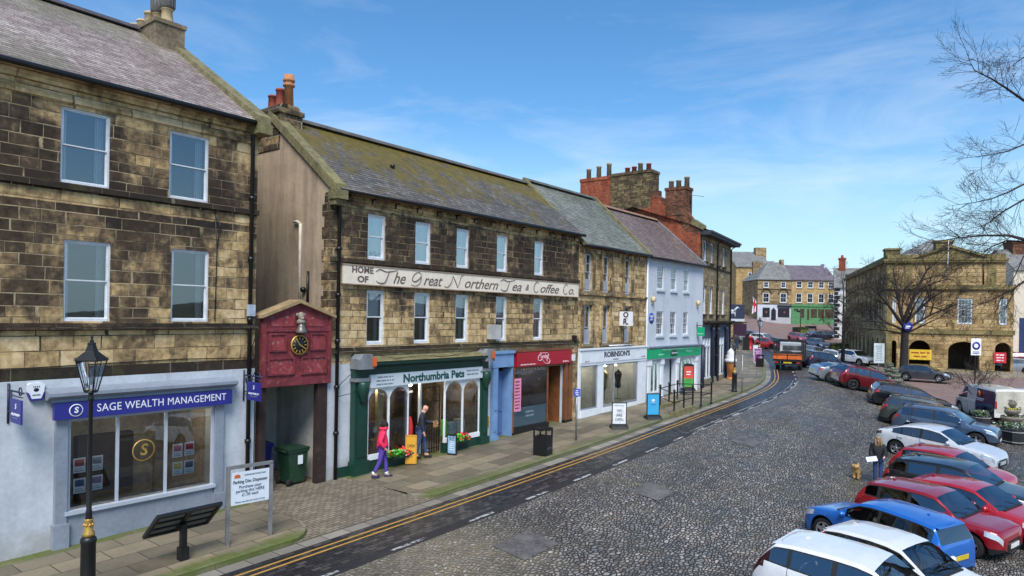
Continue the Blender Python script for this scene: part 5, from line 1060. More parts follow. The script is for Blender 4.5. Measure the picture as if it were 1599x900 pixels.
G2 = far_house('green_shop_house', 'ochre stone house with purple slate roof above a long green shopfront', Vector((gp1.x+.05, 134, zb)), 0, L2, 9, 8.0, 11.0, m_farst, m_rslF2, [(a, a+1.15, 6.35, 7.7) for a in (.95, 3.15, 5.3, 7.2)]+[(a, a+1.2, 3.45, 5.35) for a in (.9, 3.1, 5.3, 7.2)])
m_fgreen = M('leaf_green_shopfront', (78, 130, 84), .7, var=.2)
m = MB(); m.box(0, L2, -.15, -.003, zz-1, zz+3.15); m.box(-.1, L2+.1, -.3, -.003, zz+2.75, zz+3.2); f2 = G2.mk(m, 'shopfront', m_fgreen)
m = MB(); [m.box(a, b_, -.2, -.15, zz+.6, zz+2.3) for a, b_ in ((1.7, 2.5), (3.8, 5.0), (5.25, 6.4), (6.6, L2-.3))]; m.box(.5, 1.3, -.2, -.15, zz+1.9, zz+2.3); m.box(3.1, 3.5, -.2, -.15, zz+.2, zz+2.3); G2.mk(m, 'shop_window', M('dim_shop_window', (70, 58, 46), .25, var=.5, scale=3))
m = MB(); m.box(L2-.3, L2, 0, 9, zz+10.5, zz+11.8) if False else m.box(L2-.5, L2-.1, 3.8, 5.4, zz+10, zz+11.5); G2.mk(m, 'chimney_stack', m_whitep2)
# ochre side range and pale houses up the side street
p = at(1163, 500, 150); b = far_house('side_street_house', 'plain yellow ochre house up the side street behind the hipped corner house', Vector((p.x-2, 150, g(p.x, 150))), R(0), 7.6, 14, 9.2, 13.0, m_farst, m_rslF, [(2.6, 3.4, 5.6, 8.0), (5.2, 6.0, 5.6, 8.0), (2.6, 3.4, 1.8, 4.2), (5.2, 6.0, 1.8, 4.2)])
m = MB(); z_ = g(p.x, 150); m.box(6.0, 8.4, 5, 6.4, z_+9, z_+14.0); b.mk(m, 'chimney_stack', m_farsoot)
p = at(1140, 500, 175); b = far_house('pale_terrace_house', 'pale grey stone house with slate roof farthest up the side street', Vector((p.x-4, 175, g(p.x, 175))), R(-4), 16, 9, 8.4, 12.2, M('pale_far_stone', (158, 150, 134), .9, var=.2), m_rslF, [(3.5, 4.6, 5.4, 7.2), (6.2, 7.3, 5.4, 7.2), (3.5, 4.6, 2.0, 4.0), (6.2, 7.3, 2.0, 4.0)])
m = MB(); m.box(8.6, 9.6, 4, 5, g(p.x, 175)+11, g(p.x, 175)+13.6); b.mk(m, 'chimney_stack', m_brick)
# white gabled house with black quoins
p = at(1303, 530, 112); p2 = at(1321, 530, 112); zz = g(p.x, 112); Lh = 9.5
Hh = Bld('white_gabled_house', 'tall white rendered gable with black corner quoins and red brick chimney beside the hall', 'building', Vector((p.x, 112, zz)), R(-24), 0)
m = MB(); wall(m, 0, Lh, zz-1.5, zz+8.5, [(2.0, 2.9, zz+4.6, zz+6.4)]); m.add([(0, 0, zz-1.5), (0, 7, zz-1.5), (0, 7, zz+8.5), (0, 3.5, zz+11.5), (0, 0, zz+8.5)], [(0, 1, 2, 3, 4)]); Hh.mk(m, 'wall', M('rough_white_render', (206, 206, 204), .9, var=.1), recalc=False)
m = MB()
for i in range(14): m.box(-.06, (.75 if i % 2 else .45), -.05, -.003, zz-.5+i*.64, zz-.5+i*.64+.5)
Hh.mk(m, 'quoins', m_black)
m = MB(); m.prism([(-.3, zz+8.3), (3.5, zz+11.6), (7.3, zz+8.3), (7.3, zz+8.5), (3.5, zz+11.8), (-.3, zz+8.5)], 'x', -.2, Lh); Hh.mk(m, 'roof', m_rslF)
m = MB(); m.box(.6, 1.6, 2.9, 4.1, zz+10.6, zz+13.2); m.box(.5, 1.7, 2.8, 4.2, zz+13.2, zz+13.5); ck = Hh.mk(m, 'chimney_stack', m_brick); m = MB(); m.lathe([(.22, zz+13.5), (.18, zz+14)], (1.1, 3.5, 0), 8); Hh.mk(m, 'chimney_pot', m_potred, ck)
sash(Hh, 2.0, 2.9, zz+4.6, zz+6.4, y=.06, th=.08)
# pale inn front with hanging board just past the corner house, mostly hidden
p = at(1150, 540, 92); zz = g(p.x, 92)
I = Bld('inn_front', 'low stone front with dark board bearing a white horse beyond the corner house', 'building', Vector((p.x-9, 92, zz)), R(6), 0)
m = MB(); wall(m, 0, 10.6, zz-1, zz+3.4, []); m.quad((10.6, 0, zz-1), (10.6, 10, zz-1), (10.6, 10, zz+3.4), (10.6, 0, zz+3.4)); m.quad((0, 0, zz+3.4), (10.6, 0, zz+3.4), (10.6, 10, zz+3.4), (0, 10, zz+3.4)); I.mk(m, 'wall', m_farsoot, recalc=False)
m = MB(); m.box(6.2, 10.3, -.4, -.02, zz+3.3, zz+5.2); bd = I.mk(m, 'sign_board', M('ink_blue_board', (40, 50, 72), .6)); m = MB(); m.box(6.2, 10.3, -.45, -.02, zz+2.9, zz+3.25); I.mk(m, 'pale_shelf', m_whitep2, bd)
m = MB(); mx, mz = 8.5, zz+4.2; m.ball((mx, -.42, mz), .42, sc=(1.5, .12, .7)); m.tube([(mx-.5, -.42, mz-.1), (mx-.6, -.42, mz-.7)], .09, 5); m.tube([(mx-.3, -.42, mz-.1), (mx-.25, -.42, mz-.7)], .09, 5); m.tube([(mx+.4, -.42, mz-.1), (mx+.5, -.42, mz-.7)], .09, 5); m.tube([(mx+.3, -.42, mz+.1), (mx+.8, -.42, mz+.6), (mx+1.05, -.42, mz+.45)], [.2, .14, .08], 6); m.tube([(mx-.6, -.42, mz+.1), (mx-.95, -.42, mz-.2)], .06, 5); I.mk(m, 'horse_emblem', m_whitep2, bd)
# tall chimneyed house and cream house at the right edge beyond the hall
p = at(1581, 560, 92); zz = g(p.x, 92)
J = far_house('cream_house', 'cream rendered house with navy door glimpsed beyond the right end of the hall', Vector((p.x, 92, zz)), R(-8), 12, 9, 11.5, 14.5, M('cream_render', (206, 196, 176), .9, var=.08), m_rslF, [(2.2, 3.4, 7.4, 9.4), (4.6, 5.8, 7.4, 9.4), (7.2, 8.4, 7.4, 9.4), (4.6, 5.8, 3.8, 6.0)])
m = MB(); m.box(.8, 3.0, -.05, -.003, zz, zz+5.0); J.mk(m, 'navy_door', M('navy_door_paint', (36, 50, 96), .5))
m = MB(); m.box(1.6, 4.0, 3.2, 5.6, zz+12, zz+15.4); m.box(1.5, 4.1, 3.1, 5.7, zz+15.4, zz+15.7); J.mk(m, 'chimney_stack', m_brickd)
# far rooftops and hills behind everything
def hill(name, x0, x1, y, h, mat, seed):
    rnd = random.Random(seed); n = 40; m = MB(); V = []; base = g((x0+x1)/2, 150)
    for r_, (dy, f) in enumerate(((0, 0), (30, .6), (90, 1), (300, .4))):
        for i in range(n+1): t = i/n; V.append((x0+(x1-x0)*t, y+dy, base-3+h*f*(.55+.45*math.sin(t*3.1+seed)*.6+.2*math.sin(t*9+seed))))
    m.add(V, [(r_*(n+1)+i, r_*(n+1)+i+1, (r_+1)*(n+1)+i+1, (r_+1)*(n+1)+i) for r_ in range(3) for i in range(n)], 0, True); o = m.build(name, mat, recalc=False); o['kind'] = 'structure'
hill('hill', -500, 900, 420, 12, mt_far, 2)
m = MB(); V = []; n = 24      # rising ground east of the square
for r_, (dx, f) in enumerate(((0, 0), (12, .7), (40, 1), (160, .6))):
    for i in range(n+1): y = -160+i*16; V.append((72+dx+.15*max(0, y), y, -3+11*f*(.75+.25*math.sin(i*.7))))
m.add(V, [(r_*(n+1)+i, r_*(n+1)+i+1, (r_+1)*(n+1)+i+1, (r_+1)*(n+1)+i) for r_ in range(3) for i in range(n) if -160+i*16 < 40], 0, True); o = m.build('hill', M('wooded_rise', (74, 72, 54), .95, var=.5, scale=.15), recalc=False); o['kind'] = 'structure'
# the side of the square that stands behind and to the right of the viewer, seen only in shop glass
# ------------------------------------------------------------------ vehicles
m_tyre = M('tyre_rubber', (26, 26, 27), .85, var=.15); m_alloy = M('alloy_rim', (166, 168, 172), .35, metal=.7); m_rimd = M('dark_alloy_rim', (70, 72, 76), .4, metal=.6)
m_blackp = M('black_plastic', (26, 27, 28), .6, var=.15); m_under = M('car_underside', (14, 14, 14), .9)
def cglass():
    k = NT('car_glass'); v = k.tc(); return k.done(k.ramp(k.noise(v, 1.2, 2), [(.35, (40, 46, 48)), (.65, (92, 100, 100))]), .03, spec=1.0, coat=1.0)
m_cglass = cglass()
m_headl = M('headlamp_lens', (196, 204, 212), .12, metal=.3, spec=.9, coat=1); m_taill = M('tail_lamp_lens', (158, 16, 20), .15, coat=1, spec=.8); m_smoke = M('smoked_tail_lamp', (46, 12, 16), .12, coat=1)
m_plateY = M('yellow_plate', (214, 184, 40), .5); m_plateW = M('white_plate', (220, 220, 216), .5)
m_carglass = glass_mat('car_window_glass', (.52, .57, .57), .13, 1.6)
m_seat = M('seat_cloth', (48, 48, 50), .9, var=.2)
def paint(name, col, metal=.25, rough=.3):
    return M('car_paint_'+name, col, rough, metal=metal, var=.05, scale=1.2, coat=1.0)
def ip(tab, u):
    xs = [p[0] for p in tab]; ys = [p[1] for p in tab]; return float(np.interp(u, xs, ys))
def smooth_tab(tab, keep):
    us = np.linspace(0, 1, 401); ys = np.interp(us, [p[0] for p in tab], [p[1] for p in tab]); kx = np.exp(-.5*(np.arange(-8, 9)/2.6)**2); kx /= kx.sum()
    sm_ = np.convolve(np.pad(ys, 8, 'edge'), kx, 'valid'); return list(zip(us, sm_))
PLAN = [(0, .66), (.008, .76), (.03, .87), (.07, .945), (.13, .985), (.22, 1), (.8, 1), (.9, .975), (.955, .93), (.985, .87), (1, .78)]
STY = {
 'suv': dict(top=[(0, .38), (.006, .47), (.03, .555), (.1, .60), (.235, .635), (.268, .655), (.42, .955), (.5, .992), (.6, 1), (.8, .985), (.885, .95), (.962, .68), (.982, .60), (.995, .5), (1, .36)], cowl=.268, rf=.42, rr=.885, rb=.962, belt=[(0, .60), (.27, .625), (.9, .70), (1, .70)], wr=.355, fa=.19, ra=.795, tb=.36, clad=True, glass=(.345, .90), pil=((.575, .60), (.79, .81)), doors=((.335, .585), (.588, .80))),
 'hatch': dict(top=[(0, .36), (.006, .44), (.03, .53), (.1, .585), (.22, .635), (.25, .655), (.42, .95), (.5, .99), (.6, 1), (.78, .975), (.865, .93), (.955, .66), (.98, .58), (.995, .48), (1, .34)], cowl=.25, rf=.42, rr=.865, rb=.955, belt=[(0, .58), (.25, .615), (.9, .70), (1, .7)], wr=.315, fa=.195, ra=.80, tb=.40, clad=False, glass=(.335, .86), pil=((.585, .607), (.765, .785)), doors=((.33, .595), (.598, .79))),
 'saloon': dict(top=[(0, .37), (.006, .45), (.03, .54), (.1, .60), (.24, .655), (.275, .675), (.44, .955), (.52, .992), (.6, 1), (.70, .97), (.76, .93), (.905, .735), (.93, .72), (.975, .70), (.99, .6), (1, .4)], cowl=.275, rf=.44, rr=.76, rb=.905, belt=[(0, .6), (.27, .63), (.85, .69), (1, .69)], wr=.33, fa=.19, ra=.79, tb=.42, clad=False, glass=(.36, .83), pil=((.575, .597), (.745, .76)), doors=((.345, .585), (.588, .78))),
 'estate': dict(top=[(0, .37), (.006, .45), (.03, .54), (.1, .60), (.23, .65), (.265, .67), (.42, .955), (.5, .992), (.6, 1), (.8, .99), (.91, .955), (.968, .70), (.985, .62), (.995, .5), (1, .36)], cowl=.265, rf=.42, rr=.91, rb=.968, belt=[(0, .6), (.27, .63), (.9, .69), (1, .69)], wr=.33, fa=.19, ra=.785, tb=.38, clad=False, glass=(.345, .915), pil=((.56, .58), (.765, .78)), doors=((.335, .57), (.573, .775))),
 'van': dict(top=[(0, .30), (.006, .38), (.04, .46), (.1, .51), (.15, .55), (.17, .57), (.285, .93), (.34, .985), (.45, 1), (.96, .995), (.985, .97), (.993, .93), (1, .3)], cowl=.17, rf=.285, rr=.9905, rb=.992, belt=[(0, .5), (.17, .53), (1, .56)], wr=.34, fa=.165, ra=.80, tb=.10, clad=False, glass=(.225, .36), pil=(), doors=((.225, .385), (.388, .56))),
}
def car(name, label, roofpx, heading, style, L, W, Hh, mat, cat='car', rear='plain', rim=None, group='cars parked in the market place', detail=True, extra=None, tails=None, sill=None, roofmat=None, pos=None):
    L *= .94; W *= .94; Hh *= .95
    S = STY[style]; top = smooth_tab(S['top'], None); belt = S['belt']; plan = PLAN if style != 'van' else [(0, .7), (.008, .8), (.03, .9), (.08, .97), (.15, 1), (.98, 1), (1, .985)]
    hd = R(heading); f = Vector((math.cos(hd), math.sin(hd)))
    umid = (S['rf']+S['rr'])/2; off = L/2-umid*L
    if pos is None: q = P(roofpx[0], roofpx[1], Hh-.02); cx, cy = q.x-f.x*off, q.y-f.y*off
    else: cx, cy = pos
    z = g(cx, cy); zf = g(cx+f.x*1.3, cy+f.y*1.3); zr = g(cx-f.x*1.3, cy-f.y*1.3); lx, ly = -f.y, f.x; zl = g(cx+lx*.75, cy+ly*.75); zrr = g(cx-lx*.75, cy-ly*.75)
    t = thing(name, label, cat, (cx, cy, (zf+zr+zl+zrr)/4+.004), 0, group)
    X = Vector((f.x*2.6, f.y*2.6, zf-zr)).normalized(); Yv = Vector((lx*1.5, ly*1.5, zl-zrr)).normalized(); Zv = X.cross(Yv).normalized(); Yv = Zv.cross(X)
    t.rotation_euler = Matrix((X, Yv, Zv)).transposed().to_euler()
    keys = [0, .008, .03, S['cowl'], S['rf'], S['rr'], S['rb'], 1.0, S['glass'][0], S['glass'][1], .03, .105, .925, .985]+[v for p in S['pil'] for v in p]+[v for p in S['doors'] for v in (p[0]-.0032, p[0], p[1], p[1]+.0032)]
    us = sorted(set(keys)); st = .0155 if detail else .03
    for u in np.arange(0, 1.0001, st):
        if all(abs(u-k) > st*.35 for k in us): us.append(float(u))
    us = sorted(us); wr = S['wr']*(Hh/1.55 if style in ('suv',) else 1); sl0 = .19 if not S['clad'] else .23
    Ra = wr*1.17
    rings = []
    for u in us:
        x = L/2-u*L; w = W/2*ip(plan, u); zt = ip(top, u)*Hh; zb = min(ip(belt, u)*Hh, zt-.05)
        zl_ = sl0+.10*max(0, 1-u/.06)+.14*max(0, (u-.94)/.06)
        arch = 0
        for a in (S['fa'], S['ra']):
            dx = abs(x-(L/2-a*L))
            if dx < Ra: zl_ = max(zl_, wr+math.sqrt(Ra*Ra-dx*dx)); arch = 1
        z2 = max(zb-.13, zl_+.03); z1 = max(sl0+.16, zl_+.015); z1 = min(z1, z2-.01); zb = max(zb, z2+.02)
        zt = max(zt, zb+.03)
        cab = zt-zb; z5 = zb+cab*.93 if cab > .12 else zb+cab*.8; z4 = zb+cab*.80 if cab > .12 else zb+cab*.45; tb = S['tb']
        bul = .018
        y3 = w*.985; y4 = y3-(z4-zb)*tb-.008; y5 = y4-.035-(z5-z4)*tb
        tr = min(.028, (z4-zb)*.2); ya = y3-(y3-y4)*(tr/max(z4-zb, 1e-4)); yb = y4+(y3-y4)*(tr/max(z4-zb, 1e-4))
        rings.append([(x, w-.02, zl_), (x, w+bul*.6, z1), (x, w+bul, z2), (x, y3, zb), (x, ya, zb+tr), (x, yb, z4-tr), (x, y4, z4), (x, y5, z5), (x, y5*.6, zt-.012*min(1, cab*3)), (x, 0, zt)])
    groups = {}
    def put(key, quad): groups.setdefault(key, []).append(quad)
    gl0, gl1 = S['glass']
    for i in range(len(us)-1):
        um = (us[i]+us[i+1])/2
        for j in range(9):
            for sd in (1, -1):
                qd = [(p[0], p[1]*sd, p[2]) for p in (rings[i][j], rings[i+1][j], rings[i+1][j+1], rings[i][j+1])]
                key = ('body', 0)
                if j <= 2:
                    for n_, (a, b) in enumerate(S['doors']):
                        if a < um < b: key = ('door', n_, sd)
                    if any(abs(um-e_) < .0017 for d_ in S['doors'] for e_ in (d_[0]-.0016, d_[1]+.0016)): key = ('door_seam', sd)
                    if j == 0 and (um < .05 or um > .955): key = ('bumper_skirt', int(um > .5))
                    if j == 0 and S['clad']: key = ('sill_cladding', sd)
                    if j == 2 and .008 < um < .105: key = ('headlight', sd)
                    if j == 2 and .925 < um < .985: key = ('tail_light', sd)
                    if style == 'van' and extra and um > .57 and sd == extra[1]: key = ('side_panel', sd)
                elif j in (3, 5) and gl0-.004 < um < gl1+.004 and style != 'van': key = ('window_trim', sd)
                elif j in (3, 4, 5):
                    if rear == 'tall' and gl1 < um < gl1+.055: key = ('tail_light', sd)
                    elif gl0 < um < gl1:
                        if any(a <= um <= b for a, b in S['pil']): key = ('door_pillar', sum(1 for a, b in S['pil'] if um > b), sd)
                        else:
                            n_ = sum(1 for a, b in S['pil'] if um > b); key = ('side_window', n_, sd)
                    elif style == 'van' and extra and um > .57 and sd == extra[1]: key = ('side_panel', sd)
                elif j >= 7:
                    if S['cowl'] < um < S['rf']: key = ('windscreen', 0)
                    elif S['rr'] < um < S['rb'] and style != 'van': key = ('rear_window', 0)
                    elif roofmat and S['rf'] < um < S['rr']: key = ('roof', 0)
                put(key, qd)
    for e in (0, len(us)-1):
        r_ = rings[e]; poly = [(p[0], p[1], p[2]) for p in r_]+[(p[0], -p[1], p[2]) for p in r_[-2::-1]]; put(('body', 0), poly)
    objs = {}
    gm = m_carglass if detail and style != 'van' else m_cglass
    cm = {'body': mat, 'door': mat, 'sill_cladding': m_blackp, 'headlight': m_headl, 'tail_light': tails or m_taill, 'door_pillar': m_blackp, 'window_trim': m_blackp, 'bumper_skirt': m_blackp, 'door_seam': m_under, 'side_window': gm, 'windscreen': gm, 'rear_window': gm, 'roof': roofmat, 'side_panel': extra[0] if extra else None}
    for key, faces in groups.items():
        mb = MB(); idx = {}
        for q in faces:
            ids = []
            for p in q:
                kk = (round(p[0], 4), round(p[1], 4), round(p[2], 4))
                if kk not in idx: idx[kk] = len(mb.v); mb.v.append(p)
                ids.append(idx[kk])
            ids = [a for n_, a in enumerate(ids) if a != ids[n_-1]]
            if len(ids) >= 3: mb.f.append(ids); mb.mi.append(0); mb.sm.append(len(ids) <= 4)
        o = mb.build(key[0], cm[key[0]], t); objs[key] = o
        bm = bmesh.new(); bm.from_mesh(o.data)
        for ed in bm.edges:
            if len(ed.link_faces) == 2 and ed.calc_face_angle(0) > R(38): ed.smooth = False
        bm.to_mesh(o.data); bm.free()
        if key[0] == 'door': o.scale = (1, 1.003, 1)
    def part(mb, name, mt, parent=None, **k): return mb.build(name, mt, parent or t, **k)
    m = MB(); m.box(-L*.46, L*.455, -W*.36, W*.36, .2, .5); m.box(-L*.40, L*.42, -W*.44, W*.44, sl0+.02, .34); part(m, 'underbody', m_under)
    for a in (S['fa'], S['ra']):
        for sd in (1, -1):
            x = L/2-a*L; y = sd*(W/2-.13); m = MB(); hw = .105
            m.lathe([(wr*.62, -hw), (wr*.9, -hw), (wr, -hw*.6), (wr, hw*.6), (wr*.9, hw), (wr*.68, hw*1.0), (wr*.62, hw*.8), (wr*.62, -hw)], (0, 0, 0), 22, ax='y'); m.move(Matrix.Translation((x, y, wr))); w_ = part(m, 'wheel', m_tyre)
            if detail:
                m = MB(); m.lathe([(0, sd*hw*.25), (wr*.66, sd*hw*.15), (wr*.68, sd*hw*.9), (wr*.64, sd*hw*.97), (wr*.6, sd*hw*.9)], (0, 0, 0), 22, ax='y', mi=1, caps=False); m.lathe([(wr*.67, sd*hw*.85), (wr*.66, sd*hw*1.0), (wr*.58, sd*hw*.95), (wr*.58, sd*hw*.7)], (0, 0, 0), 22, ax='y', caps=False); ns = 5
                for n_ in range(ns*2):
                    th = math.pi*n_/ns; s_ = MB(); s_.prism([(-.05, .05), (.05, .05), (.03, wr*.64), (-.03, wr*.64)] if n_ % 2 == 0 else [(-.02, .04), (.02, .04), (.012, wr*.6), (-.012, wr*.6)], 'y', sd*hw*.55, sd*hw*.9); s_.move(Matrix.Rotation(th, 4, 'Y'))
                    if n_ % 2 == 0: m.add(s_.v, s_.f, 0)
                m.lathe([(0, sd*hw*.95), (.055, sd*hw*.93), (.06, sd*hw*.5)], (0, 0, 0), 10, ax='y'); m.move(Matrix.Translation((x, y, wr))); part(m, 'rim', [rim or m_alloy, m_under], w_)
    if detail and style != 'van':
        for u_, ys in ((.50, (.24, -.24)), (.70, (.22, -.22))):
            for y_ in ys:
                xs_ = L/2-u_*L; m = MB(); hw_ = W*.13; m.prism([(xs_+.05, .5), (xs_-.07, .5), (xs_-.2, Hh*.72), (xs_-.1, Hh*.74)], 'y', y_*W-hw_, y_*W+hw_); m.box(xs_-.22, xs_-.13, y_*W-.12, y_*W+.12, Hh*.75, Hh*.86); m.box(xs_+.02, xs_+.45, y_*W-hw_, y_*W+hw_, .45, .62); part(m, 'seat', m_seat, bevel=.02)
        xd = L/2-(S['cowl']+.06)*L; m = MB(); m.prism([(xd+.25, Hh*.58), (xd-.25, Hh*.60), (xd-.3, Hh*.45), (xd+.2, .4)], 'y', -W*.40, W*.40); part(m, 'dashboard', m_blackp)
        m = MB(); xw = xd-.42; m.lathe([(.17, -.015), (.2, -.015), (.2, .015), (.17, .015), (.17, -.015)], (0, 0, 0), 16, ax='x'); m.move(Matrix.Translation((xw, -W*.22, Hh*.60)) @ Matrix.Rotation(R(-20), 4, 'Y')); part(m, 'steering_wheel', m_blackp)
    # grille, plates, mirrors, handles
    if detail:
        m = MB(); m.box(L/2-.06, L/2+.012, -W*.26, W*.26, .32*Hh*.62, .34*Hh); m.box(L/2-.1, L/2+.014, -W*.22, W*.22, .36*Hh, .40*Hh); part(m, 'grille', m_blackp, bevel=.01)
        m = MB(); m.box(-L/2-.012, -L/2+.12, -W*.33, W*.33, .26, .33*Hh*.8); part(m, 'rear_bumper_insert', m_blackp)
        cx_ = L/2-(S['cowl']+.075)*L
        for sd in (1, -1):
            m = MB(); m.ball((cx_, sd*(W/2+.09), ip(belt, S['cowl'])*Hh+.09), .1, 10, 6, sc=(.75, 1.0, .75)); m.box(cx_-.02, cx_+.04, min(sd*(W/2-.08), sd*(W/2+.05)), max(sd*(W/2-.08), sd*(W/2+.05)), ip(belt, S['cowl'])*Hh+.03, ip(belt, S['cowl'])*Hh+.07); part(m, 'mirror', mat if style != 'van' else m_blackp)
        for n_, (a, b) in enumerate(S['doors']):
            for sd in (1, -1):
                if ('door', n_, sd) in objs:
                    hx = L/2-(b-.03)*L; yy = sd*(W/2+.025); hz = ip(belt, b)*Hh-.12
                    m = MB(); m.box(hx-.09, hx+.09, min(yy, yy+sd*.02), max(yy, yy+sd*.02), hz-.012, hz+.018); part(m, 'handle', mat, objs[('door', n_, sd)])
        m = MB(); m.prism([(-L*.29, Hh*.97), (-L*.29+.14, Hh*.975), (-L*.29+.02, Hh*.975+.055), (-L*.29, Hh*.975+.05)], 'y', -.012, .012); part(m, 'aerial_fin', mat) if style != 'van' else None
        if style in ('suv', 'hatch', 'estate'):
            xr = L/2-S['rr']*L; zr_ = ip(top, S['rr'])*Hh; wv = W/2-.30; m = MB(); m.prism([(xr+.1, zr_-.02), (xr+.12, zr_+.012), (xr-.07, zr_-.022), (xr-.08, zr_-.04)], 'y', -wv-.06, wv+.06); part(m, 'spoiler', mat, bevel=.008)
        m = MB(); cw = L/2-S['cowl']*L; zc = ip(top, S['cowl'])*Hh
        for y0, y1 in ((-.1, -.62), (.5, .02)): m.tube([(cw+.0, y0, zc+.035), (cw-.16, y1, zc+.115)], .007, 4)
        m.box(cw-.02, cw+.07, -W*.36, W*.36, zc-.03, zc+.004)
        part(m, 'wiper', m_blackp)
    for sx, mt in ((1, m_plateW), (-1, m_plateY)):
        m = MB(); zc = .42 if sx > 0 else (.47*Hh if style in ('suv', 'hatch', 'estate') else .44*Hh); m.box(min(sx*(L/2+.01), sx*(L/2+.025)), max(sx*(L/2+.01), sx*(L/2+.025)), -.26, .26, zc-.055, zc+.055); part(m, 'number_plate', mt)
    return t
PW = paint('white', (214, 217, 220), .0, .25); PR = paint('red', (150, 16, 30), .3); PR2 = paint('bright_red', (172, 22, 34), .15); PB = paint('blue', (30, 104, 190), .3); PK = paint('black', (20, 22, 26), .3); PGB = paint('slate_blue', (78, 96, 120), .45); PDG = paint('olive_grey', (62, 68, 66), .45); PMR = paint('maroon', (112, 22, 32), .4); PSI = paint('silver', (150, 156, 164), .55); PNB = paint('navy', (34, 44, 66), .4); PGR = paint('graphite', (78, 82, 86), .5); PPK = paint('rose_red', (172, 60, 72), .3); PBL = paint('steel_blue', (96, 112, 138), .5)
car('parked_car', 'white SUV with long white roof, nearest car at the bottom edge', (1298, 851), -43, 'suv', 4.25, 1.84, 1.60, PW, tails=m_smoke, rear='tall')
car('parked_car', 'white hatchback with tall red tail lamp, between bright blue car and nearest white SUV', (1368, 829), -56, 'hatch', 3.95, 1.72, 1.50, PW, rear='tall')
car('parked_car', 'bright blue estate facing the opposite way to its neighbours, lamp towards the cobbles', (1416, 795), 120, 'estate', 4.0, 1.72, 1.49, PB)
car('parked_car', 'dark red crossover with five-spoke alloy wheel right beside the bright blue car', (1424, 756), -54, 'suv', 4.05, 1.78, 1.50, PR, rim=m_alloy)
car('parked_car', 'red hatchback squeezed between the dark red crossover and the black car', (1488, 748), -56, 'hatch', 4.05, 1.75, 1.47, PR2)
car('parked_car', 'black SUV with grey roof reflection beside the woman with the clipboard', (1464, 716), -50, 'suv', 4.45, 1.85, 1.6, PK)
car('parked_car', 'red hatchback mostly hidden between the black SUV and the white saloon', (1460, 699), -52, 'hatch', 3.9, 1.7, 1.46, PR2)
car('parked_car', 'white fastback saloon with dark windows and red lamps, just above the red cars', (1448, 664), -54, 'saloon', 4.75, 1.84, 1.48, PW, tails=m_smoke)
car('parked_car', 'slate blue SUV just beyond the white saloon', (1452, 634), -42, 'suv', 4.45, 1.86, 1.66, PGB)
car('parked_car', 'olive grey SUV half hidden behind the slate blue SUV', (1424, 620), -30, 'suv', 4.5, 1.85, 1.62, PDG)
car('parked_car', 'black estate car with chrome window line and red tail lamp', (1400, 600), -17, 'estate', 4.8, 1.83, 1.47, PK)
car('parked_car', 'maroon luxury SUV with flat dark roofline standing at the head of the row', (1337, 571), -2, 'suv', 4.75, 1.95, 1.66, PMR, rim=m_rimd)
car('parked_car', 'silver saloon peeping out behind the maroon SUV', (1306, 567), 0, 'saloon', 4.6, 1.8, 1.42, PSI)
car('parked_car', 'navy SUV to the right of the orange-tailed truck', (1275, 548), 14, 'suv', 4.3, 1.82, 1.58, PNB)
car('parked_car', 'white hatchback seen from behind beyond the navy SUV', (1296, 546), 60, 'hatch', 4.0, 1.75, 1.5, PW, detail=False)
car('parked_car', 'white SUV facing the viewer beside the slender bare tree', (1329, 546), -70, 'suv', 4.5, 1.95, 1.72, PW, detail=True)
car('parked_car', 'steel blue hatchback just beyond the navy SUV and truck', (1268, 540), 30, 'hatch', 4.2, 1.78, 1.46, PBL, detail=False)
car('parked_car', 'steel blue hatchback facing the viewer below the dark car by the grass bed', (1272, 528), -75, 'hatch', 4.1, 1.78, 1.5, PBL, detail=False)
car('parked_car', 'dark saloon standing side-on above the steel blue hatchback', (1276, 517), 8, 'saloon', 4.6, 1.8, 1.45, PNB, detail=False)
car('parked_car', 'rose red hatchback facing the viewer just over the truck cab', (1243, 519), -80, 'hatch', 4.0, 1.74, 1.5, PPK, detail=False)
car('parked_car', 'white car parked beyond the far lamp post at the kerb', (1187, 520), -60, 'hatch', 4.2, 1.76, 1.5, PW, detail=False)
car('parked_car', 'small red car between the far lamp post and a black car', (1196, 527), -60, 'hatch', 3.6, 1.65, 1.45, PR2, detail=False)
car('parked_car', 'black car parked at the kerb just left of the truck', (1209, 527), -65, 'hatch', 4.1, 1.75, 1.5, PK, detail=False)
car('parked_car', 'dark car behind the white one at the top of the kerb line', (1172, 517), -40, 'saloon', 4.5, 1.78, 1.44, PNB, detail=False)
car('parked_car', 'pale blue car at the far left end of the street', (1158, 514), -35, 'hatch', 4.2, 1.76, 1.5, PSI, detail=False)
car('parked_car', 'graphite hatchback parked by the big bare tree in front of the hall', (1432, 569), -42, 'hatch', 4.25, 1.8, 1.46, PGR)
car('parked_car', 'silver hatchback at the right edge beside the hall', (1590, 560), 150, 'hatch', 4.1, 1.76, 1.5, PSI, detail=False)
car('parked_car', 'maroon car behind the silver one at the right edge', (1592, 550), 160, 'hatch', 4.0, 1.75, 1.48, PMR, detail=False)
car('parked_car', 'white car parked beyond the white and navy van', (1592, 608), 85, 'hatch', 4.1, 1.76, 1.5, PW, detail=False)
v = car('van', 'white panel van with navy side panel and grubby rear doors', (1556, 603), 82, 'van', 4.7, 1.9, 1.95, paint('van_white', (206, 206, 200), 0, .4), cat='van', extra=(paint('van_navy', (30, 36, 72), .1, .35), 1), group=None)
m = MB(); m.box(-2.225, -2.205, -.82, .82, .6, 1.72); m.box(-2.235, -2.22, -.01, .01, .62, 1.71); m.build('rear_door', M('grubby_white', (186, 182, 166), .5, var=.2, scale=2), v)
[MB().box(-2.24, -2.19, s*.83-.05, s*.83+.05, .8, 1.2).build('tail_light', m_taill, v) for s in (1, -1)]
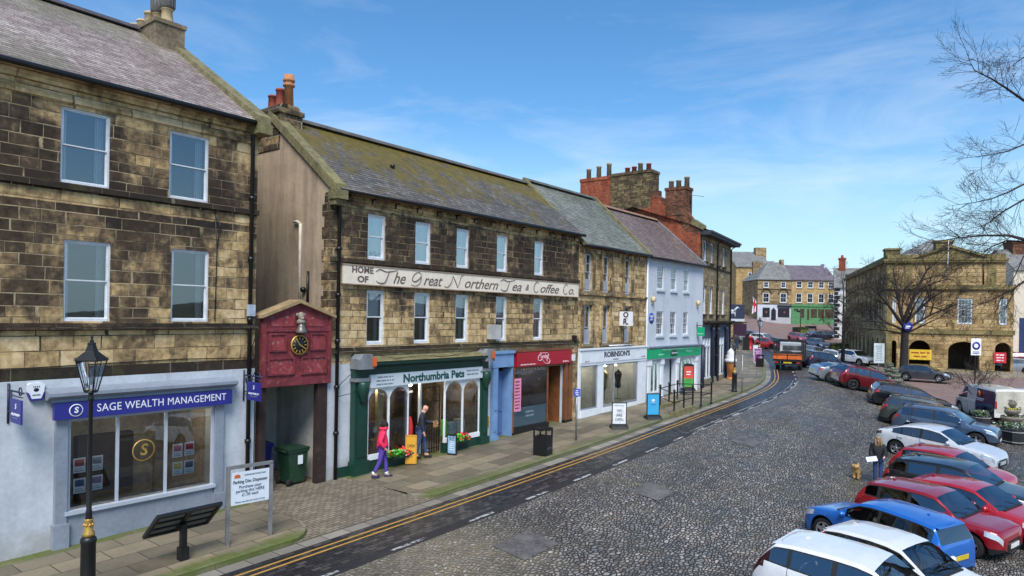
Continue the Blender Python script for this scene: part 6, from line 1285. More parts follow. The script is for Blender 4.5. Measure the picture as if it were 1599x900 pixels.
m = MB(); m.lathe([(0, 0), (.17, 0), (.17, .004)], n=16, ax='y'); m.move(Matrix.Translation((-.7, .915, 1.42))); m.build('orange_disc', M('orange_logo', (214, 110, 60), .5), v)
m = MB(); m.box(-1.2, -.4, .91, .918, 1.14, 1.19); m.box(-1.1, -.45, .91, .918, 1.05, 1.09); m.build('side_lettering', m_signw, v)
# tipper truck with orange tailboard
q = P(1230, 579); ang = R(62)
T = thing('tipper_truck', 'dark caged tipper truck with orange tailboard driving away up the setts', 'truck', (q.x, q.y, q.z), ang)
m_trk = M('truck_black', (30, 30, 32), .5, var=.3); m_or = M('orange_tailboard', (204, 98, 38), .6, var=.3, scale=3)
W2 = 1.06
m = MB(); m.box(.1, 5.2, -.42, .42, .45, .62); m.box(0, .15, -.95, .95, .42, .56); m.build('chassis', m_trk, T)
m = MB(); m.box(.0, 3.3, -W2, W2, .72, .82); m.box(0, 3.3, -W2, -W2+.05, .82, 1.3); m.box(0, 3.3, W2-.05, W2, .82, 1.3); m.box(3.22, 3.3, -W2+.05, W2-.05, .82, 1.3); m.build('tipper_body', m_trk, T)
MB().box(-.06, 0, -W2+.02, -.03, .88, 1.28).build('tailboard', m_or, T); MB().box(-.06, 0, .03, W2-.02, .88, 1.28).build('tailboard', m_or, T)
m = MB(); m.box(-.09, -.06, -W2, W2, 1.2, 1.24); m.box(-.08, 0, -.03, .03, .8, 1.32); m.build('tailboard_bar', m_trk, T)
m = MB()
for x in (.04, 1.6, 3.2):
    for y in (-W2+.05, W2-.05): m.box(x-.045, x+.045, y-.045, y+.045, 1.3, 2.32)
for y in (-W2+.05, W2-.05): m.box(0, 3.25, y-.045, y+.045, 2.26, 2.36); m.box(0, 3.25, y-.02, y+.02, 1.75, 1.8)
m.box(0, .09, -W2+.1, W2-.1, 2.26, 2.36); m.box(3.16, 3.25, -W2+.1, W2-.1, 2.26, 2.36)
for i in range(9): x = .3+i*.35; [m.box(x-.01, x+.01, y-.01, y+.01, 1.3, 2.26) for y in (-W2+.05, W2-.05)]
m.build('cage', m_trk, T)
m = MB(); m.box(.3, 3.1, -W2+.15, W2-.15, .82, 1.36); m.ball((1.2, .2, 1.4), .4, sc=(1.3, 1.2, .3)); m.build('load', M('dark_load', (52, 48, 46), .9, var=.4), T)
m = MB(); m.prism([(3.4, .6), (3.4, 1.95), (3.55, 2.1), (4.6, 2.1), (5.1, 1.4), (5.35, 1.3), (5.4, .5)], 'y', -.95, .95); m.build('cab', paint('truck_white', (196, 198, 200), 0, .4), T)
m = MB(); m.box(3.385, 3.4, -.75, .75, 1.45, 1.85); m.add([(4.62, -.8, 2.06), (4.62, .8, 2.06), (5.08, .8, 1.43), (5.08, -.8, 1.43)], [(0, 1, 2, 3)]); m.build('cab_window', m_cglass, T)
for x in (.95, 4.5):
    for sd in (1, -1): m = MB(); m.lathe([(.2, -.13), (.34, -.13), (.37, -.08), (.37, .08), (.34, .13), (.2, .13), (.2, -.13)], n=18, ax='y'); m.move(Matrix.Translation((x, sd*.82, .37))); w_ = m.build('wheel', m_tyre, T); m = MB(); m.lathe([(0, sd*.1), (.2, sd*.11)], n=14, ax='y'); m.move(Matrix.Translation((x, sd*.82, .37))); m.build('rim', m_alloy, w_)
[MB().box(-.03, .0, s*.8-.14, s*.8+.14, .58, .68).build('tail_light', m_taill, T) for s in (1, -1)]; m = MB(); m.box(-.03, .0, -.3, .3, .56, .67); m.build('number_plate', m_plateY, T)
# ------------------------------------------------------------------ street furniture
def onp(px, py): return P(px, py, .12)+Vector((0, 0, .12))
def lamp(label, base, h, detail=True, group='heritage lamp posts along the pavement', base_r=1.):
    t = thing('street_lamp', label, 'street lamp', base, 0, group)
    m = MB(); s = 1.0
    m.lathe([(.17, 0), (.17, .06), (.145, .1), (.14, .98), (.155, 1.0), (.15, 1.06), (.1, 1.1)], n=16); m.lathe([(.07, 1.1), (.075, 1.3), (.06, 1.5), (.065, 1.52), (.05, 1.56), (.04, h-.95), (.06, h-.93), (.06, h-.9), (.045, h-.86), (.05, h-.8)], n=12); m.build('post', m_black, t)
    m = MB(); m.lathe([(.118, 1.1), (.118, 1.15), (.085, 1.2), (.08, 1.38), (.092, 1.4)], n=16)
    for k in range(8): th = k*math.pi/4; m.ball((.085*math.cos(th), .085*math.sin(th), 1.3), .028, 6, 4)
    m.build('gilt_collar', m_gold, t)
    zt = h-.24; zb_ = h-.78; m = MB(); r0, r1 = .125, .29
    for k in range(4):
        th = math.pi/4+k*math.pi/2; a = Vector((r0*math.cos(th), r0*math.sin(th), zb_)); b = Vector((r1*math.cos(th), r1*math.sin(th), zt)); m.tube([a, b, b+Vector((.012*math.cos(th), .012*math.sin(th), .05))], .013, 5)
        th2 = th+math.pi/2; a2 = Vector((r0*math.cos(th2), r0*math.sin(th2), zb_)); b2 = Vector((r1*math.cos(th2), r1*math.sin(th2), zt)); m.tube([a, a2], .014, 5); m.tube([b, b2], .016, 5)
        m.tube([(a+a2)/2, (b+b2)/2], .008, 4)
    m.lathe([(.1, zb_-.03), (.13, zb_-.02), (.1, zb_)], n=8, ang0=math.pi/4)
    ln = m.build('lantern_frame', m_black, t)
    m = MB(); m.lathe([(r0*.97, zb_+.01), (r1*.97, zt)], n=4, ang0=math.pi/4, smooth=False); m.build('lantern_glass', glass_mat('lamp_glass', (.93, .95, .97), .06, 1.4), ln, recalc=False)
    m = MB(); m.lathe([(r1+.035, zt), (r1+.03, zt+.015), (.13, zt+.15), (.12, zt+.16), (.075, zt+.27), (.085, zt+.28), (.08, zt+.3), (.03, zt+.32)], n=4, ang0=math.pi/4, smooth=False); m.lathe([(.03, zt+.3), (.04, zt+.34), (.018, zt+.37), (.03, zt+.4), (.0, zt+.46)], n=8); m.build('lantern_roof', m_black, t)
    m = MB(); m.ball((0, 0, zb_+.18), .05, 8, 6, sc=(1, 1, 1.5)); m.build('lamp_bulb', M('frosted_bulb', (210, 214, 216), .4), ln)
    return t
b0 = onp(137, 935); lamp('black heritage lamp post standing in front of the blue-signed office', b0, 4.42).scale = (.84, .84, 1)
lamp('black heritage lamp post near the bright green sign, in front of the corner house', onp(1147, 612), 3.3)
q = P(1186, 560); lamp('slim black lamp post farthest up the kerb by the small red car', (q.x, q.y, q.z), 3.9)
# lectern board
q = onp(286, 874); t = thing('information_lectern', 'black information lectern with sloping board seen from behind in front of the office', 'information board', q, RZ)
m = MB(); m.box(-.055, .055, -.055, .055, 0, .72); m.box(-.085, .085, -.085, .085, 0, .26); m.build('post', m_black, t)
Mt = Matrix.Translation((.0, .0, .80)) @ Matrix.Rotation(R(-42), 4, 'X')
m = MB(); m.box(-.62, .62, -.36, .36, 0, .02); m.move(Mt); m.build('panel', M('lectern_back', (108, 110, 106), .6, var=.15), t)
m = MB()
for a in ((-.66, .66, -.4, -.33), (-.66, .66, .33, .4), (-.66, -.59, -.33, .33), (.59, .66, -.33, .33), (-.05, .05, -.33, .33)): m.box(*a, -.035, .035)
for y in (-.12, .12): m.box(-.59, .59, y-.018, y+.018, -.03, 0)
m.move(Mt); m.build('frame', m_black, t)
# parking sign
qa, qb = onp(355, 853), onp(422, 836); d_ = Vector((qb.x-qa.x, qb.y-qa.y)); an = math.atan2(d_.y, d_.x); Ls = d_.length
t = thing('parking_sign', 'white parking disc notice hung in a bare metal goalpost frame', 'sign', qa, an)
m_galv = M('galvanised_steel', (150, 150, 150), .45, metal=.6, var=.2)
m = MB(); m.box(-.035, .035, -.035, .035, 0, 1.62); m.box(Ls-.035, Ls+.035, -.035, .035, (qb.z-qa.z), 1.66); m.box(-.035, Ls+.035, -.035, .035, 1.62, 1.69); m.build('post_frame', m_galv, t)
m = MB(); m.box(.06, Ls-.05, -.02, .0, .84, 1.54); bd = m.build('board', M('notice_white', (206, 214, 222), .5, var=.04), t)
cx = Ls/2+.0
text('Parking Disc Dispenser', m_ink, bd, cx, 1.33, .1, y=-.024, width=Ls-.2); text('Purchase your\nparking disc HERE\n£1.00 each', M('grey_blue_lettering', (92, 100, 120), .5), bd, cx, 1.13, .09, y=-.024, width=Ls*.66)
text('Northumberland County Council', m_gry, bd, cx+.1, 1.47, .05, y=-.024, width=Ls*.5); text('Please see disc for terms of use', m_gry, bd, cx, .9, .05, y=-.024, width=Ls-.3)
m = MB(); m.prism([(.12, 1.42), (.26, 1.42), (.25, 1.48), (.19, 1.5), (.13, 1.48)], 'y', -.026, -.021); m.build('orange_crest', m_orange, bd)
# office hanging signs, alarm boxes
for sx, lab, fl in ((4.6, 'small navy hanging sign at the left edge of the office front', 1), (9.71, 'small navy hanging sign by the drainpipe beside the red gateway', 1)):
    t = thing('hanging_sign', lab, 'sign', terr(sx, 0, 3.0), RZ)
    m = MB(); m.box(-.015, .015, -.82, -.22, -.2, .27); bd = m.build('board', m_navy, t)
    m = MB(); m.tube([(0, 0, .42), (0, -.9, .42)], .02, 6); m.tube([(0, -.03, -.25), (0, -.03, .55)], .022, 6); m.tube([(0, 0, .0), (0, -.2, 0)], .018, 6); m.tube([(0, -.2, -.02), (0, -.2, .42)], .016, 6); m.tube([(0, -.2, .33), (0, -.86, .33)], .012, 5); m.lathe([(.07, -.01), (.085, -.01), (.085, .01), (.07, .01), (.07, -.01)], (0, -.72, .44), 14, ax='x'); m.build('bracket', M('navy_iron', (34, 36, 70), .5), t)
    text('SAGE WEALTH', m_signw, bd, -.018, -.03, .07, y=-.52, rot=(R(90), 0, R(-90)), width=.46); text('S', m_signw, bd, -.018, .13, .15, y=-.52, rot=(R(90), 0, R(-90)), shear=.1); text('MANAGEMENT', m_gry, bd, -.018, -.1, .03, y=-.52, rot=(R(90), 0, R(-90)), width=.3)
t = thing('alarm_box', 'white tapering burglar alarm box with navy lower rim on the white wall', 'alarm box', terr(5.06, 0, 3.33), RZ)
m = MB(); m.prism([(-.15, .17), (-.14, .0), (-.09, -.13), (.09, -.13), (.14, .0), (.15, .17), (.1, .2), (-.1, .2)], 'y', -.1, -.02); bx = m.build('cover', m_white, t); m = MB(); m.prism([(-.165, .02), (-.1, -.16), (.1, -.16), (.165, .02), (.13, .0), (.085, -.12), (-.085, -.12), (-.13, .0)], 'y', -.11, -.02); m.build('rim', m_navy, t)
m = MB(); m.ball((0, -.1, .06), .05, sc=(1, .15, .8)); [m.box(x-.006, x+.006, -.106, -.1, .11, .14) for x in (-.05, -.017, .017, .05)]; m.box(-.07, .07, -.106, -.1, -.05, -.035); m.build('crest', m_black, bx)
# wheelie bins
def wheelie(lab, pos, rz, mat):
    t = thing('wheelie_bin', lab, 'wheelie bin', pos, rz, 'wheelie bins in the passage')
    m = MB(); m.add([(-.22, -.26, .06), (.22, -.26, .06), (.22, .24, .06), (-.22, .24, .06), (-.28, -.32, .98), (.28, -.32, .98), (.28, .34, .98), (-.28, .34, .98)], [(0, 3, 2, 1), (0, 1, 5, 4), (1, 2, 6, 5), (2, 3, 7, 6), (3, 0, 4, 7)]); m.box(-.31, .31, -.35, .37, .93, 1.0); m.build('body', mat, t, bevel=.015)
    m = MB(); m.prism([(-.37, 1.0), (-.36, 1.05), (.1, 1.11), (.4, 1.07), (.4, 1.0)], 'x', -.32, .32); m.build('lid', mat, t, bevel=.015)
    m = MB(); [m.lathe([(0, -.03), (.1, -.03), (.1, .03), (0, .03)], (s*.24, .28, .1), 14, ax='x') for s in (1, -1)]; m.tube([(-.24, .28, .1), (.24, .28, .1)], .015, 5); m.build('wheel', m_tyre, t); m = MB(); m.tube([(-.26, .38, .98), (-.26, .45, 1.0), (.26, .45, 1.0), (.26, .38, .98)], .016, 6); m.build('handle', mat, t)
    return t
q = terr(11.62, .55, .16); w1 = wheelie('dark green wheelie bin standing in the passage mouth', q, RZ+R(90), M('bin_green', (34, 62, 44), .45, var=.2)); wheelie('blue wheelie bin behind the green one inside the passage', terr(11.25, 1.75, .16), RZ+R(80), M('bin_blue', (38, 48, 124), .45, var=.15))
m = MB(); m.box(-.335, -.325, -.1, .06, .6, .85); m.build('sticker', m_white, w1)
# litter bins
def litter(lab, pos, s=1.):
    t = thing('litter_bin', lab, 'litter bin', pos, RZ+R(8), 'square black litter bins on the pavement'); a = .25*s; h = .92*s
    m = MB(); m.box(-a, a, -a, a, .02, h*.68); m.box(-a*1.03, a*1.03, -a*1.03, a*1.03, h*.66, h*.70); m.box(-a*1.02, a*1.02, -a*1.02, a*1.02, 0, .06); m.build('body', m_black, t, bevel=.012)
    m = MB(); [m.box(sx*a-.045*(sx > 0), sx*a+.045*(sx < 0), sy*a-.045*(sy > 0), sy*a+.045*(sy < 0), h*.7, h) for sx in (1, -1) for sy in (1, -1)]
    for ax_ in range(4):
        s_ = MB(); s_.prism([(-a, h), (a, h), (a, h*.97), (.08, h*.90), (-.08, h*.90), (-a, h*.97)], 'y', -a, -a+.02); s_.move(Matrix.Rotation(ax_*math.pi/2, 4, 'Z')); m.add(s_.v, s_.f)
    m.add([(-a, -a, h), (a, -a, h), (a, a, h), (-a, a, h), (0, 0, h*.88)], [(0, 1, 4), (1, 2, 4), (2, 3, 4), (3, 0, 4)]); m.build('hood', m_black, t)
    text('LITTER', M('worn_grey_print', (96, 98, 104), .6), t, 0, h*.25, .1*s, y=-a-.004, width=a*1.1)
litter('square black litter bin on the pavement before the butcher window', onp(848, 710)); litter('square black litter bin at the kerb behind the truck, by the leaning boards', onp(1187, 573), 1.05)
# slim posts
def slim(lab, pos, h, r, mat, plate=None, pm=None, rz=RZ, txt=None, cat='sign post'):
    t = thing('sign_post', lab, cat, pos, rz); m = MB(); m.tube([(0, 0, 0), (0, 0, h)], r, 8); m.build('post', mat, t)
    if plate:
        m = MB(); m.box(-plate[0]/2, plate[0]/2, -r-.02, -r, plate[2], plate[2]+plate[1]); b_ = m.build('plate', pm, t)
        if txt: lines(m_signw if plate[0] < .5 else m_gry, b_, 0, plate[2]+plate[1]/2, plate[0]*.72, txt, plate[1]*.8/txt, -r-.023, txt)
    return t
slim('grey metal post with small blue plate in front of the brown pillar', onp(900, 688), 1.98, .038, m_galv, (.24, .28, 1.66), M('blue_plate', (50, 70, 180), .5), R(10), 3)
slim('slim pale grey post on the pavement right beside the second lamp post', onp(1159, 614), 2.2, .035, m_galv)
slim('white parking notice board on a grey pole beside the bare tree', P(1372, 592), 3.0, .05, m_galv, (.9, 1.7, 1.35), M('pale_notice', (186, 196, 196), .5), 0, 9)
slim('dark pole with white no-entry style notice in front of the central arch', P(1523, 590), 3.6, .06, m_black, (.9, 1.5, 2.0), m_signw, 0, None)
t = bpy.context.scene.objects['sign_post.003']; m = MB(); m.lathe([(.2, -.1), (.36, -.1), (.36, -.085), (.2, -.085), (.2, -.1)], (0, 0, 2.85), 20, ax='y'); m.box(-.3, .3, -.1, -.085, 2.15, 2.2); m.box(-.3, .3, -.1, -.085, 2.28, 2.33); m.build('roundel', m_navy, t)
# A-boards
def aboard(lab, pos, rz, w, h, face, frame, rows=(), base=True, arch=False, group='pavement A-boards'):
    t = thing('a_board', lab, 'A-board', pos, rz, group)
    if base: m = MB(); m.prism([(-.3, 0), (.3, 0), (.22, .09), (.06, .15), (-.06, .15), (-.22, .09)], 'x', -w/2-.04, w/2+.04); m.build('base', m_blackp, t)
    z0 = .15 if base else .03; m = MB(); f = .035
    m.box(-w/2, -w/2+f, -.03, .03, z0, z0+h); m.box(w/2-f, w/2, -.03, .03, z0, z0+h); m.box(-w/2+f, w/2-f, -.03, .03, z0, z0+f); m.box(-w/2+f, w/2-f, -.03, .03, z0+h-f, z0+h)
    if arch: m.prism([(-w/2, z0+h), (w/2, z0+h), (w*.35, z0+h+.09), (0, z0+h+.12), (-w*.35, z0+h+.09)], 'y', -.03, .03)
    m.build('frame', frame, t); m = MB(); m.box(-w/2+f, w/2-f, -.02, .02, z0+f, z0+h-f); p = m.build('poster', face, t)
    for body, zz, sz, mt, wd in rows:
        if isinstance(body, int): lines(mt, p, 0, z0+h*zz, wd, body, sz, -.023, body+int(zz*10))
        else: text(body, mt, p, 0, z0+h*zz, sz, y=-.024, width=wd)
    return t
faceA = R(6)
aboard('white A-board reading WE ARE OPEN on the pavement', onp(967, 669), faceA+R(-2), .62, .92, M('board_white', (214, 218, 222), .5), m_blackp, (('WE', .62, .16, m_ink, .2), ('ARE', .42, .16, m_ink, .25), ('OPEN', .22, .16, m_ink, .34), ("ROBINSON'S", .85, .07, m_gry, .42)))
t = aboard('plain sky-blue A-board beside the railings', onp(1020, 654), faceA+R(4), .60, .98, M('sky_blue_poster', (58, 160, 208), .45, var=.04), m_blackp, (('alnwick', .5, .06, M('dark_blue_print', (30, 60, 140), .5), .22),))
m = MB(); m.box(-.06, .06, -.026, -.021, .72, .8); m.lathe([(.06, -.026), (.075, -.026), (.075, -.021), (.06, -.021)], (0, 0, .8), 12, ax='y'); m.build('badge', m_white, t.children[-1])
t = aboard('yellow ochre A-board with black dog picture outside the pet shop', onp(642, 726), R(8), .36, .92, M('ochre_poster', (212, 156, 42), .5, var=.06), M('ochre_frame', (196, 140, 44), .5), (('OPEN', .62, .13, m_ink, .24),), base=False)
m = MB(); m.ball((-.04, -.024, .34), .06, sc=(1.2, .1, .7)); m.ball((.06, -.024, .38), .035, sc=(1, .15, 1)); [m.box(x-.008, x+.008, -.028, -.02, .24, .33) for x in (-.09, -.05, 0, .03)]; m.build('dog_silhouette', m_ink, t.children[-1])
aboard('small black-framed A-board with pale blue poster by the pet shop window', onp(706, 711), R(-22), .36, .68, M('pale_blue_poster', (140, 178, 206), .5, var=.2, scale=6), m_blackp, ((3, .82, .07, m_ink, .24), (5, .45, .07, m_signw, .2)), base=False)
q = onp(1075, 617); t = aboard('tall arched-top A-board with red and green poster behind the railings', (q.x, q.y, q.z+.25), R(5), .62, 1.25, M('red_green_poster', (196, 70, 56), .5, var=.25, scale=3), m_blackp, ((2, .66, .14, m_signw, .35),), arch=True); m = MB(); m.box(-.27, .27, -.026, -.021, .2, .68); m.build('green_half', M('poster_green', (70, 150, 66), .5), t.children[-1])
aboard('pink and purple A-board in white frame near the far litter bin', onp(1183, 567), R(20), .75, 1.25, M('pink_poster', (150, 74, 140), .5, var=.3, scale=3), m_white, ((3, .66, .16, m_signw, .5),), base=False)
aboard('white A-board standing behind the pink and purple one', onp(1180, 556), R(24), .7, 1.1, m_signw, m_galv, (), base=False)
# sunken entry: low kerbs and black railings
rl = thing('railing', 'black iron railings on a low mossy kerb round a pavement basement stair', 'railing', onp(1053, 647), 0)
ox = rl.location
def rp(px, py): v = onp(px, py)-ox; return v
pts = [rp(1031, 640), rp(1053, 647), rp(1068, 643), rp(1081, 639), rp(1111, 632)]; back = [rp(1031, 638), rp(1045, 633), rp(1058, 629), rp(1095, 634), rp(1111, 631)]
FR = [rp(1053, 648), rp(1068, 643), rp(1082, 638.5)]; BK = [rp(1031, 638), rp(1045, 633), rp(1058, 629)]; EN = [rp(1095, 635), rp(1111, 631)]
hgt = 1.12
def posts(ps):
    for p in ps:
        m = MB(); m.lathe([(.07, 0), (.07, .08), (.045, .12), (.042, hgt-.12), (.065, hgt-.1), (.045, hgt-.06), (.07, hgt-.02), (.05, hgt+.03), (0, hgt+.07)], tuple(p), 10); m.build('post', m_black, rl)
posts(FR+BK+EN)
def rails(ps):
    for z in (.55, .98):
        m = MB(); m.tube([p+Vector((0, 0, z)) for p in ps], .022, 6); m.build('rail', m_black, rl)
rails(FR); rails(BK); rails(EN); rails([FR[0], BK[0]]); rails([BK[-1], EN[-1]])
m = MB(); a, b_ = FR[0], FR[-1]; dd = (b_-a).normalized(); nn = Vector((-dd.y, dd.x, 0))
for p, q_ in ((a-dd*.15, b_+dd*.25), (BK[0]-dd*.1, BK[-1]+dd*.1)):
    w_ = nn*.13; vs = [p-w_, q_-w_, q_+w_, p+w_]; m.add([tuple(v+Vector((0, 0, -.15))) for v in vs]+[tuple(v+Vector((0, 0, .17))) for v in vs], [(0, 3, 2, 1), (4, 5, 6, 7), (0, 1, 5, 4), (1, 2, 6, 5), (2, 3, 7, 6), (3, 0, 4, 7)])
m.build('kerb_wall', m_moss, rl, bevel=.02)
# red pillar box and dark neighbour
q = onp(1172, 546); t = thing('pillar_box', 'red pillar box at the kerb beyond the boards', 'postbox', q, 0); m = MB(); m.lathe([(.26, 0), (.26, .12), (.23, .14), (.23, 1.35), (.27, 1.38), (.27, 1.44), (.2, 1.52), (.0, 1.58)], n=16); m.build('body', M('pillar_box_red', (178, 30, 32), .4), t); m = MB(); m.box(-.13, .13, -.24, -.2, 1.2, 1.24); m.build('slot', m_black, t)
t = thing('litter_bin', 'tall dark bin standing just left of the red pillar box', 'litter bin', onp(1165, 547), 0); m = MB(); m.box(-.3, .3, -.3, .3, 0, 1.35); m.prism([(-.34, 1.35), (.34, 1.35), (.25, 1.5), (-.25, 1.5)], 'y', -.34, .34); m.build('body', m_black, t, bevel=.02)
# ice cream cone figure and awning sign by the corner house door
q = onp(1141, 592); t = thing('cone_sign', 'giant model ice cream cone standing by the corner house door', 'model cone', q, 0)
m = MB(); m.lathe([(.1, .1), (.32, 1.15), (.34, 1.2)], n=16); m.lathe([(.25, 0), (.25, .1)], n=12); m.build('cone', M('wafer_orange', (206, 134, 82), .6), t); m = MB(); m.lathe([(.4, 1.15), (.42, 1.3), (.3, 1.45), (.36, 1.55), (.22, 1.75), (.26, 1.82), (.0, 2.1)], n=16); m.build('whipped_top', m_white, t)
t = thing('hanging_sign', 'dark purple hanging sign above the far corner house door', 'sign', Vector((15.6, 48.4, 4.0)), ea); m = MB(); m.box(.0, .06, -1.0, -.1, -.1, .75); m.build('board', M('aubergine_board', (58, 34, 58), .5), t); m = MB(); m.tube([(0, 0, .85), (0, -1.05, .85)], .03, 6); m.build('bracket', m_black, t)
# flags on the hipped corner house
t = thing('flag', 'white flag with red cross hanging from a pole on the hipped house corner', 'flag', Vector((gp0.x-.1, 133.7, zb+3.4)), 0)
m = MB(); m.tube([(0, 0, 0), (-1.3, -.8, 1.0)], .04, 6); m.build('pole', m_white, t); m = MB(); V_ = []
for i in range(7):
    for j in range(5): V_.append((-.35-.15*i+.06*math.sin(j*1.3), -.2-.09*i+.12*math.sin(i*1.7+j), .25+.11*i-j*(.5+.05*i)))
m.add(V_, [(i*5+j, (i+1)*5+j, (i+1)*5+j+1, i*5+j+1) for i in range(6) for j in range(4)], 0, True); m.f; m.mi = [1 if (i in (2, 3) or j == 1) else 0 for i in range(6) for j in range(4)]; m.build('cloth', [m_white, M('flag_red', (190, 40, 54), .8)], t, recalc=False)
# planters
def planter(lab, pos, rz, w, d_, h, tiers=False):
    t = thing('planter', lab, 'planter', pos, rz, 'planters in the market place'); m = MB(); rnd = random.Random(int(w*100+pos[0]*7))
    mm = M('planter_black', (34, 34, 36), .6, var=.3) if not tiers else M('stone_tub', (120, 116, 104), .9, var=.3); tm = M('planter_trim', (150, 150, 148), .5)
    if tiers:
        for i, r_ in enumerate((.62, .46, .3)): m.lathe([(r_*.7, .1+i*.38), (r_, .32+i*.38), (r_, .4+i*.38), (r_*.6, .4+i*.38)], n=14)
        m.lathe([(.08, 0), (.08, 1.2)], n=8)
    else: m.prism([(-w/2+.2, -d_/2), (w/2-.2, -d_/2), (w/2, -d_/2+.2), (w/2, d_/2-.2), (w/2-.2, d_/2), (-w/2+.2, d_/2), (-w/2, d_/2-.2), (-w/2, -d_/2+.2)], 'z', 0, h)
    m.build('tub', mm, t)
    if not tiers:
        m = MB(); [m.prism([(-w/2+.19, -d_/2-.02), (w/2-.19, -d_/2-.02), (w/2+.02, -d_/2+.19), (w/2+.02, d_/2-.19), (w/2-.19, d_/2+.02), (-w/2+.19, d_/2+.02), (-w/2-.02, d_/2-.19), (-w/2-.02, -d_/2+.19)], 'z', z, z+.04) for z in (.06, h-.1)]; m.build('trim_band', tm, t)
    m = MB()
    for i in range(420):
        if tiers: lv = rnd.choice((0, 1, 2)); r_ = (.62, .46, .3)[lv]*math.sqrt(rnd.random()); th = rnd.random()*6.28; x, y, z = r_*math.cos(th), r_*math.sin(th), .42+lv*.38+rnd.random()*.12
        else: x, y, z = (rnd.random()-.5)*(w-.15), (rnd.random()-.5)*(d_-.15), h-.02+rnd.random()*.28
        s_ = .03+rnd.random()*.06; a = rnd.random()*6.28; tl = rnd.random()*.8; u_ = Vector((math.cos(a), math.sin(a), tl))*s_; v_ = Vector((-math.sin(a), math.cos(a), rnd.random()*.5))*s_; c_ = Vector((x, y, z))
        m.add([tuple(c_-u_), tuple(c_+v_*.6), tuple(c_+u_), tuple(c_-v_*.6)], [(0, 1, 2, 3)], 1 if rnd.random() < .25 else 0)
    pl = m.build('foliage', [M('planter_green', (84, 104, 66), .8, var=.4, scale=9), M('planter_pale', (196, 200, 190), .8)], t, recalc=False); pl['kind'] = 'stuff'
planter('large octagonal black planter with pale trim and green plants at right edge', P(1592, 690), RZ-R(40), 1.9, 1.4, .62)
planter('tiered black plant stand behind the large octagonal planter', P(1578, 662), 0, 1, 1, 1, True)
planter('tiered stone plant stand beside the parking notice near the hall', P(1390, 590), 0, 1, 1, 1, True)
planter('second tiered plant stand just beyond the maroon SUV bonnet', P(1397, 600), 0, 1.1, 1, 1, True)
planter('small dark tub behind the slate blue SUV bonnet', P(1532, 664), 0, .8, .8, .5)
# plant bed and bench by the far cars
def shrubs(lab, pos, w, d_, h, n, seed, name='hedge', cat='hedge'):
    rnd = random.Random(seed); m = MB()
    for i in range(n):
        x, y = (rnd.random()-.5)*w, (rnd.random()-.5)*d_; z = h*(.15+.85*rnd.random()**.7)*(1-.5*(2*x/w)**4); s_ = .06+rnd.random()*.12; a = rnd.random()*6.28; c_ = Vector((x, y, z)); u_ = Vector((math.cos(a), math.sin(a), rnd.random()-.5))*s_; v_ = Vector((-math.sin(a), math.cos(a), rnd.random()-.3))*s_
        m.add([tuple(c_-u_), tuple(c_+v_*.6), tuple(c_+u_), tuple(c_-v_*.6)], [(0, 1, 2, 3)], 0)
    m.box(-w*.47, w*.47, -d_*.45, d_*.45, -.2, h*.55)
    o = m.build(name, M('shrub_leaf', (92, 104, 52), .8, var=.5, scale=2.2), recalc=False); o.location = pos; tag(o, lab, cat); return o
shrubs('low green shrub bed beside the far parked cars', P(1305, 545), 5.2, 1.6, .8, 1500, 3); shrubs('small clipped shrub in front of the green shop', P(1254, 520), 1.8, 1.4, 1.1, 700, 4)
q = P(1267, 518); t = thing('bench', 'dark bench in front of the green shopfront', 'bench', q, 0); m = MB(); m.box(-1, 1, -.25, .25, .42, .5); m.build('seat', m_black, t); m = MB(); m.box(-1, 1, .22, .3, .55, 1.0); m.build('backrest', m_black, t); m = MB(); m.box(-.9, -.8, -.2, .2, 0, .42); m.build('leg', m_black, t); m = MB(); m.box(.8, .9, -.2, .2, 0, .42); m.build('leg', m_black, t)
t = tag(MB().box(-.35, .35, -.35, .35, 0, 1.0).box(-.4, .4, -.4, .4, 1.0, 1.1).build('litter_bin', m_black, bevel=.02), 'dark bin alone on the red slope below the white shopfront', 'litter bin'); t.location = P(1242, 521)
q = P(1250, 521); t = tag(MB().tube([(0, 0, 0), (0, 0, 4.2)], .07, 8).box(-.7, .1, -.02, .02, 3.7, 4.0).build('sign_post', m_black), 'thin dark fingerpost in front of the green shopfront', 'sign post'); t.location = q
# posters and goods in the shop windows
def poster(lab, s, z, w, h, col, col2=None, y=.02, grp='posters in the office window'):
    t = thing('poster', lab, 'poster', terr(s, 0, z), RZ, grp); m = MB(); m.box(-w/2, w/2, y, y+.006, -h/2, h/2); m.build('sheet', m_signw, t); m = MB(); m.box(-w*.38, w*.38, y-.004, y, -h*.05, h*.4); m.build('picture', M('poster_'+lab.split()[1], col, .6, var=.35, scale=8), t)
    m = MB(); m.box(-w*.38, w*.38, y-.004, y, -h*.4, -h*.34); m.box(-w*.38, w*.2, y-.004, y, -h*.25, -h*.2); m.build('print_lines', m_gry, t)
for i, (s_, z, c, lb) in enumerate(((5.92, 1.68, (190, 90, 90), 'white rose-pictured sheet in the left pane of the office window, upper left'), (6.27, 1.68, (150, 150, 160), 'white grey-pictured sheet in the left pane of the office window, upper right'), (5.93, 1.24, (70, 90, 130), 'white blue-pictured sheet in the left pane of the office window, lower left'), (6.27, 1.25, (140, 110, 150), 'white mauve-pictured sheet in the left pane of the office window, lower right'), (8.04, 1.69, (196, 120, 130), 'white pink-pictured sheet in the right pane of the office window, upper left'), (8.33, 1.70, (190, 60, 80), 'white crimson-pictured sheet in the right pane of the office window, upper right'), (8.05, 1.26, (200, 180, 60), 'white yellow-pictured sheet in the right pane of the office window, lower left'), (8.33, 1.26, (60, 70, 100), 'white navy-pictured sheet in the right pane of the office window, lower right'))): poster(lb, s_, z, .24, .32, c)
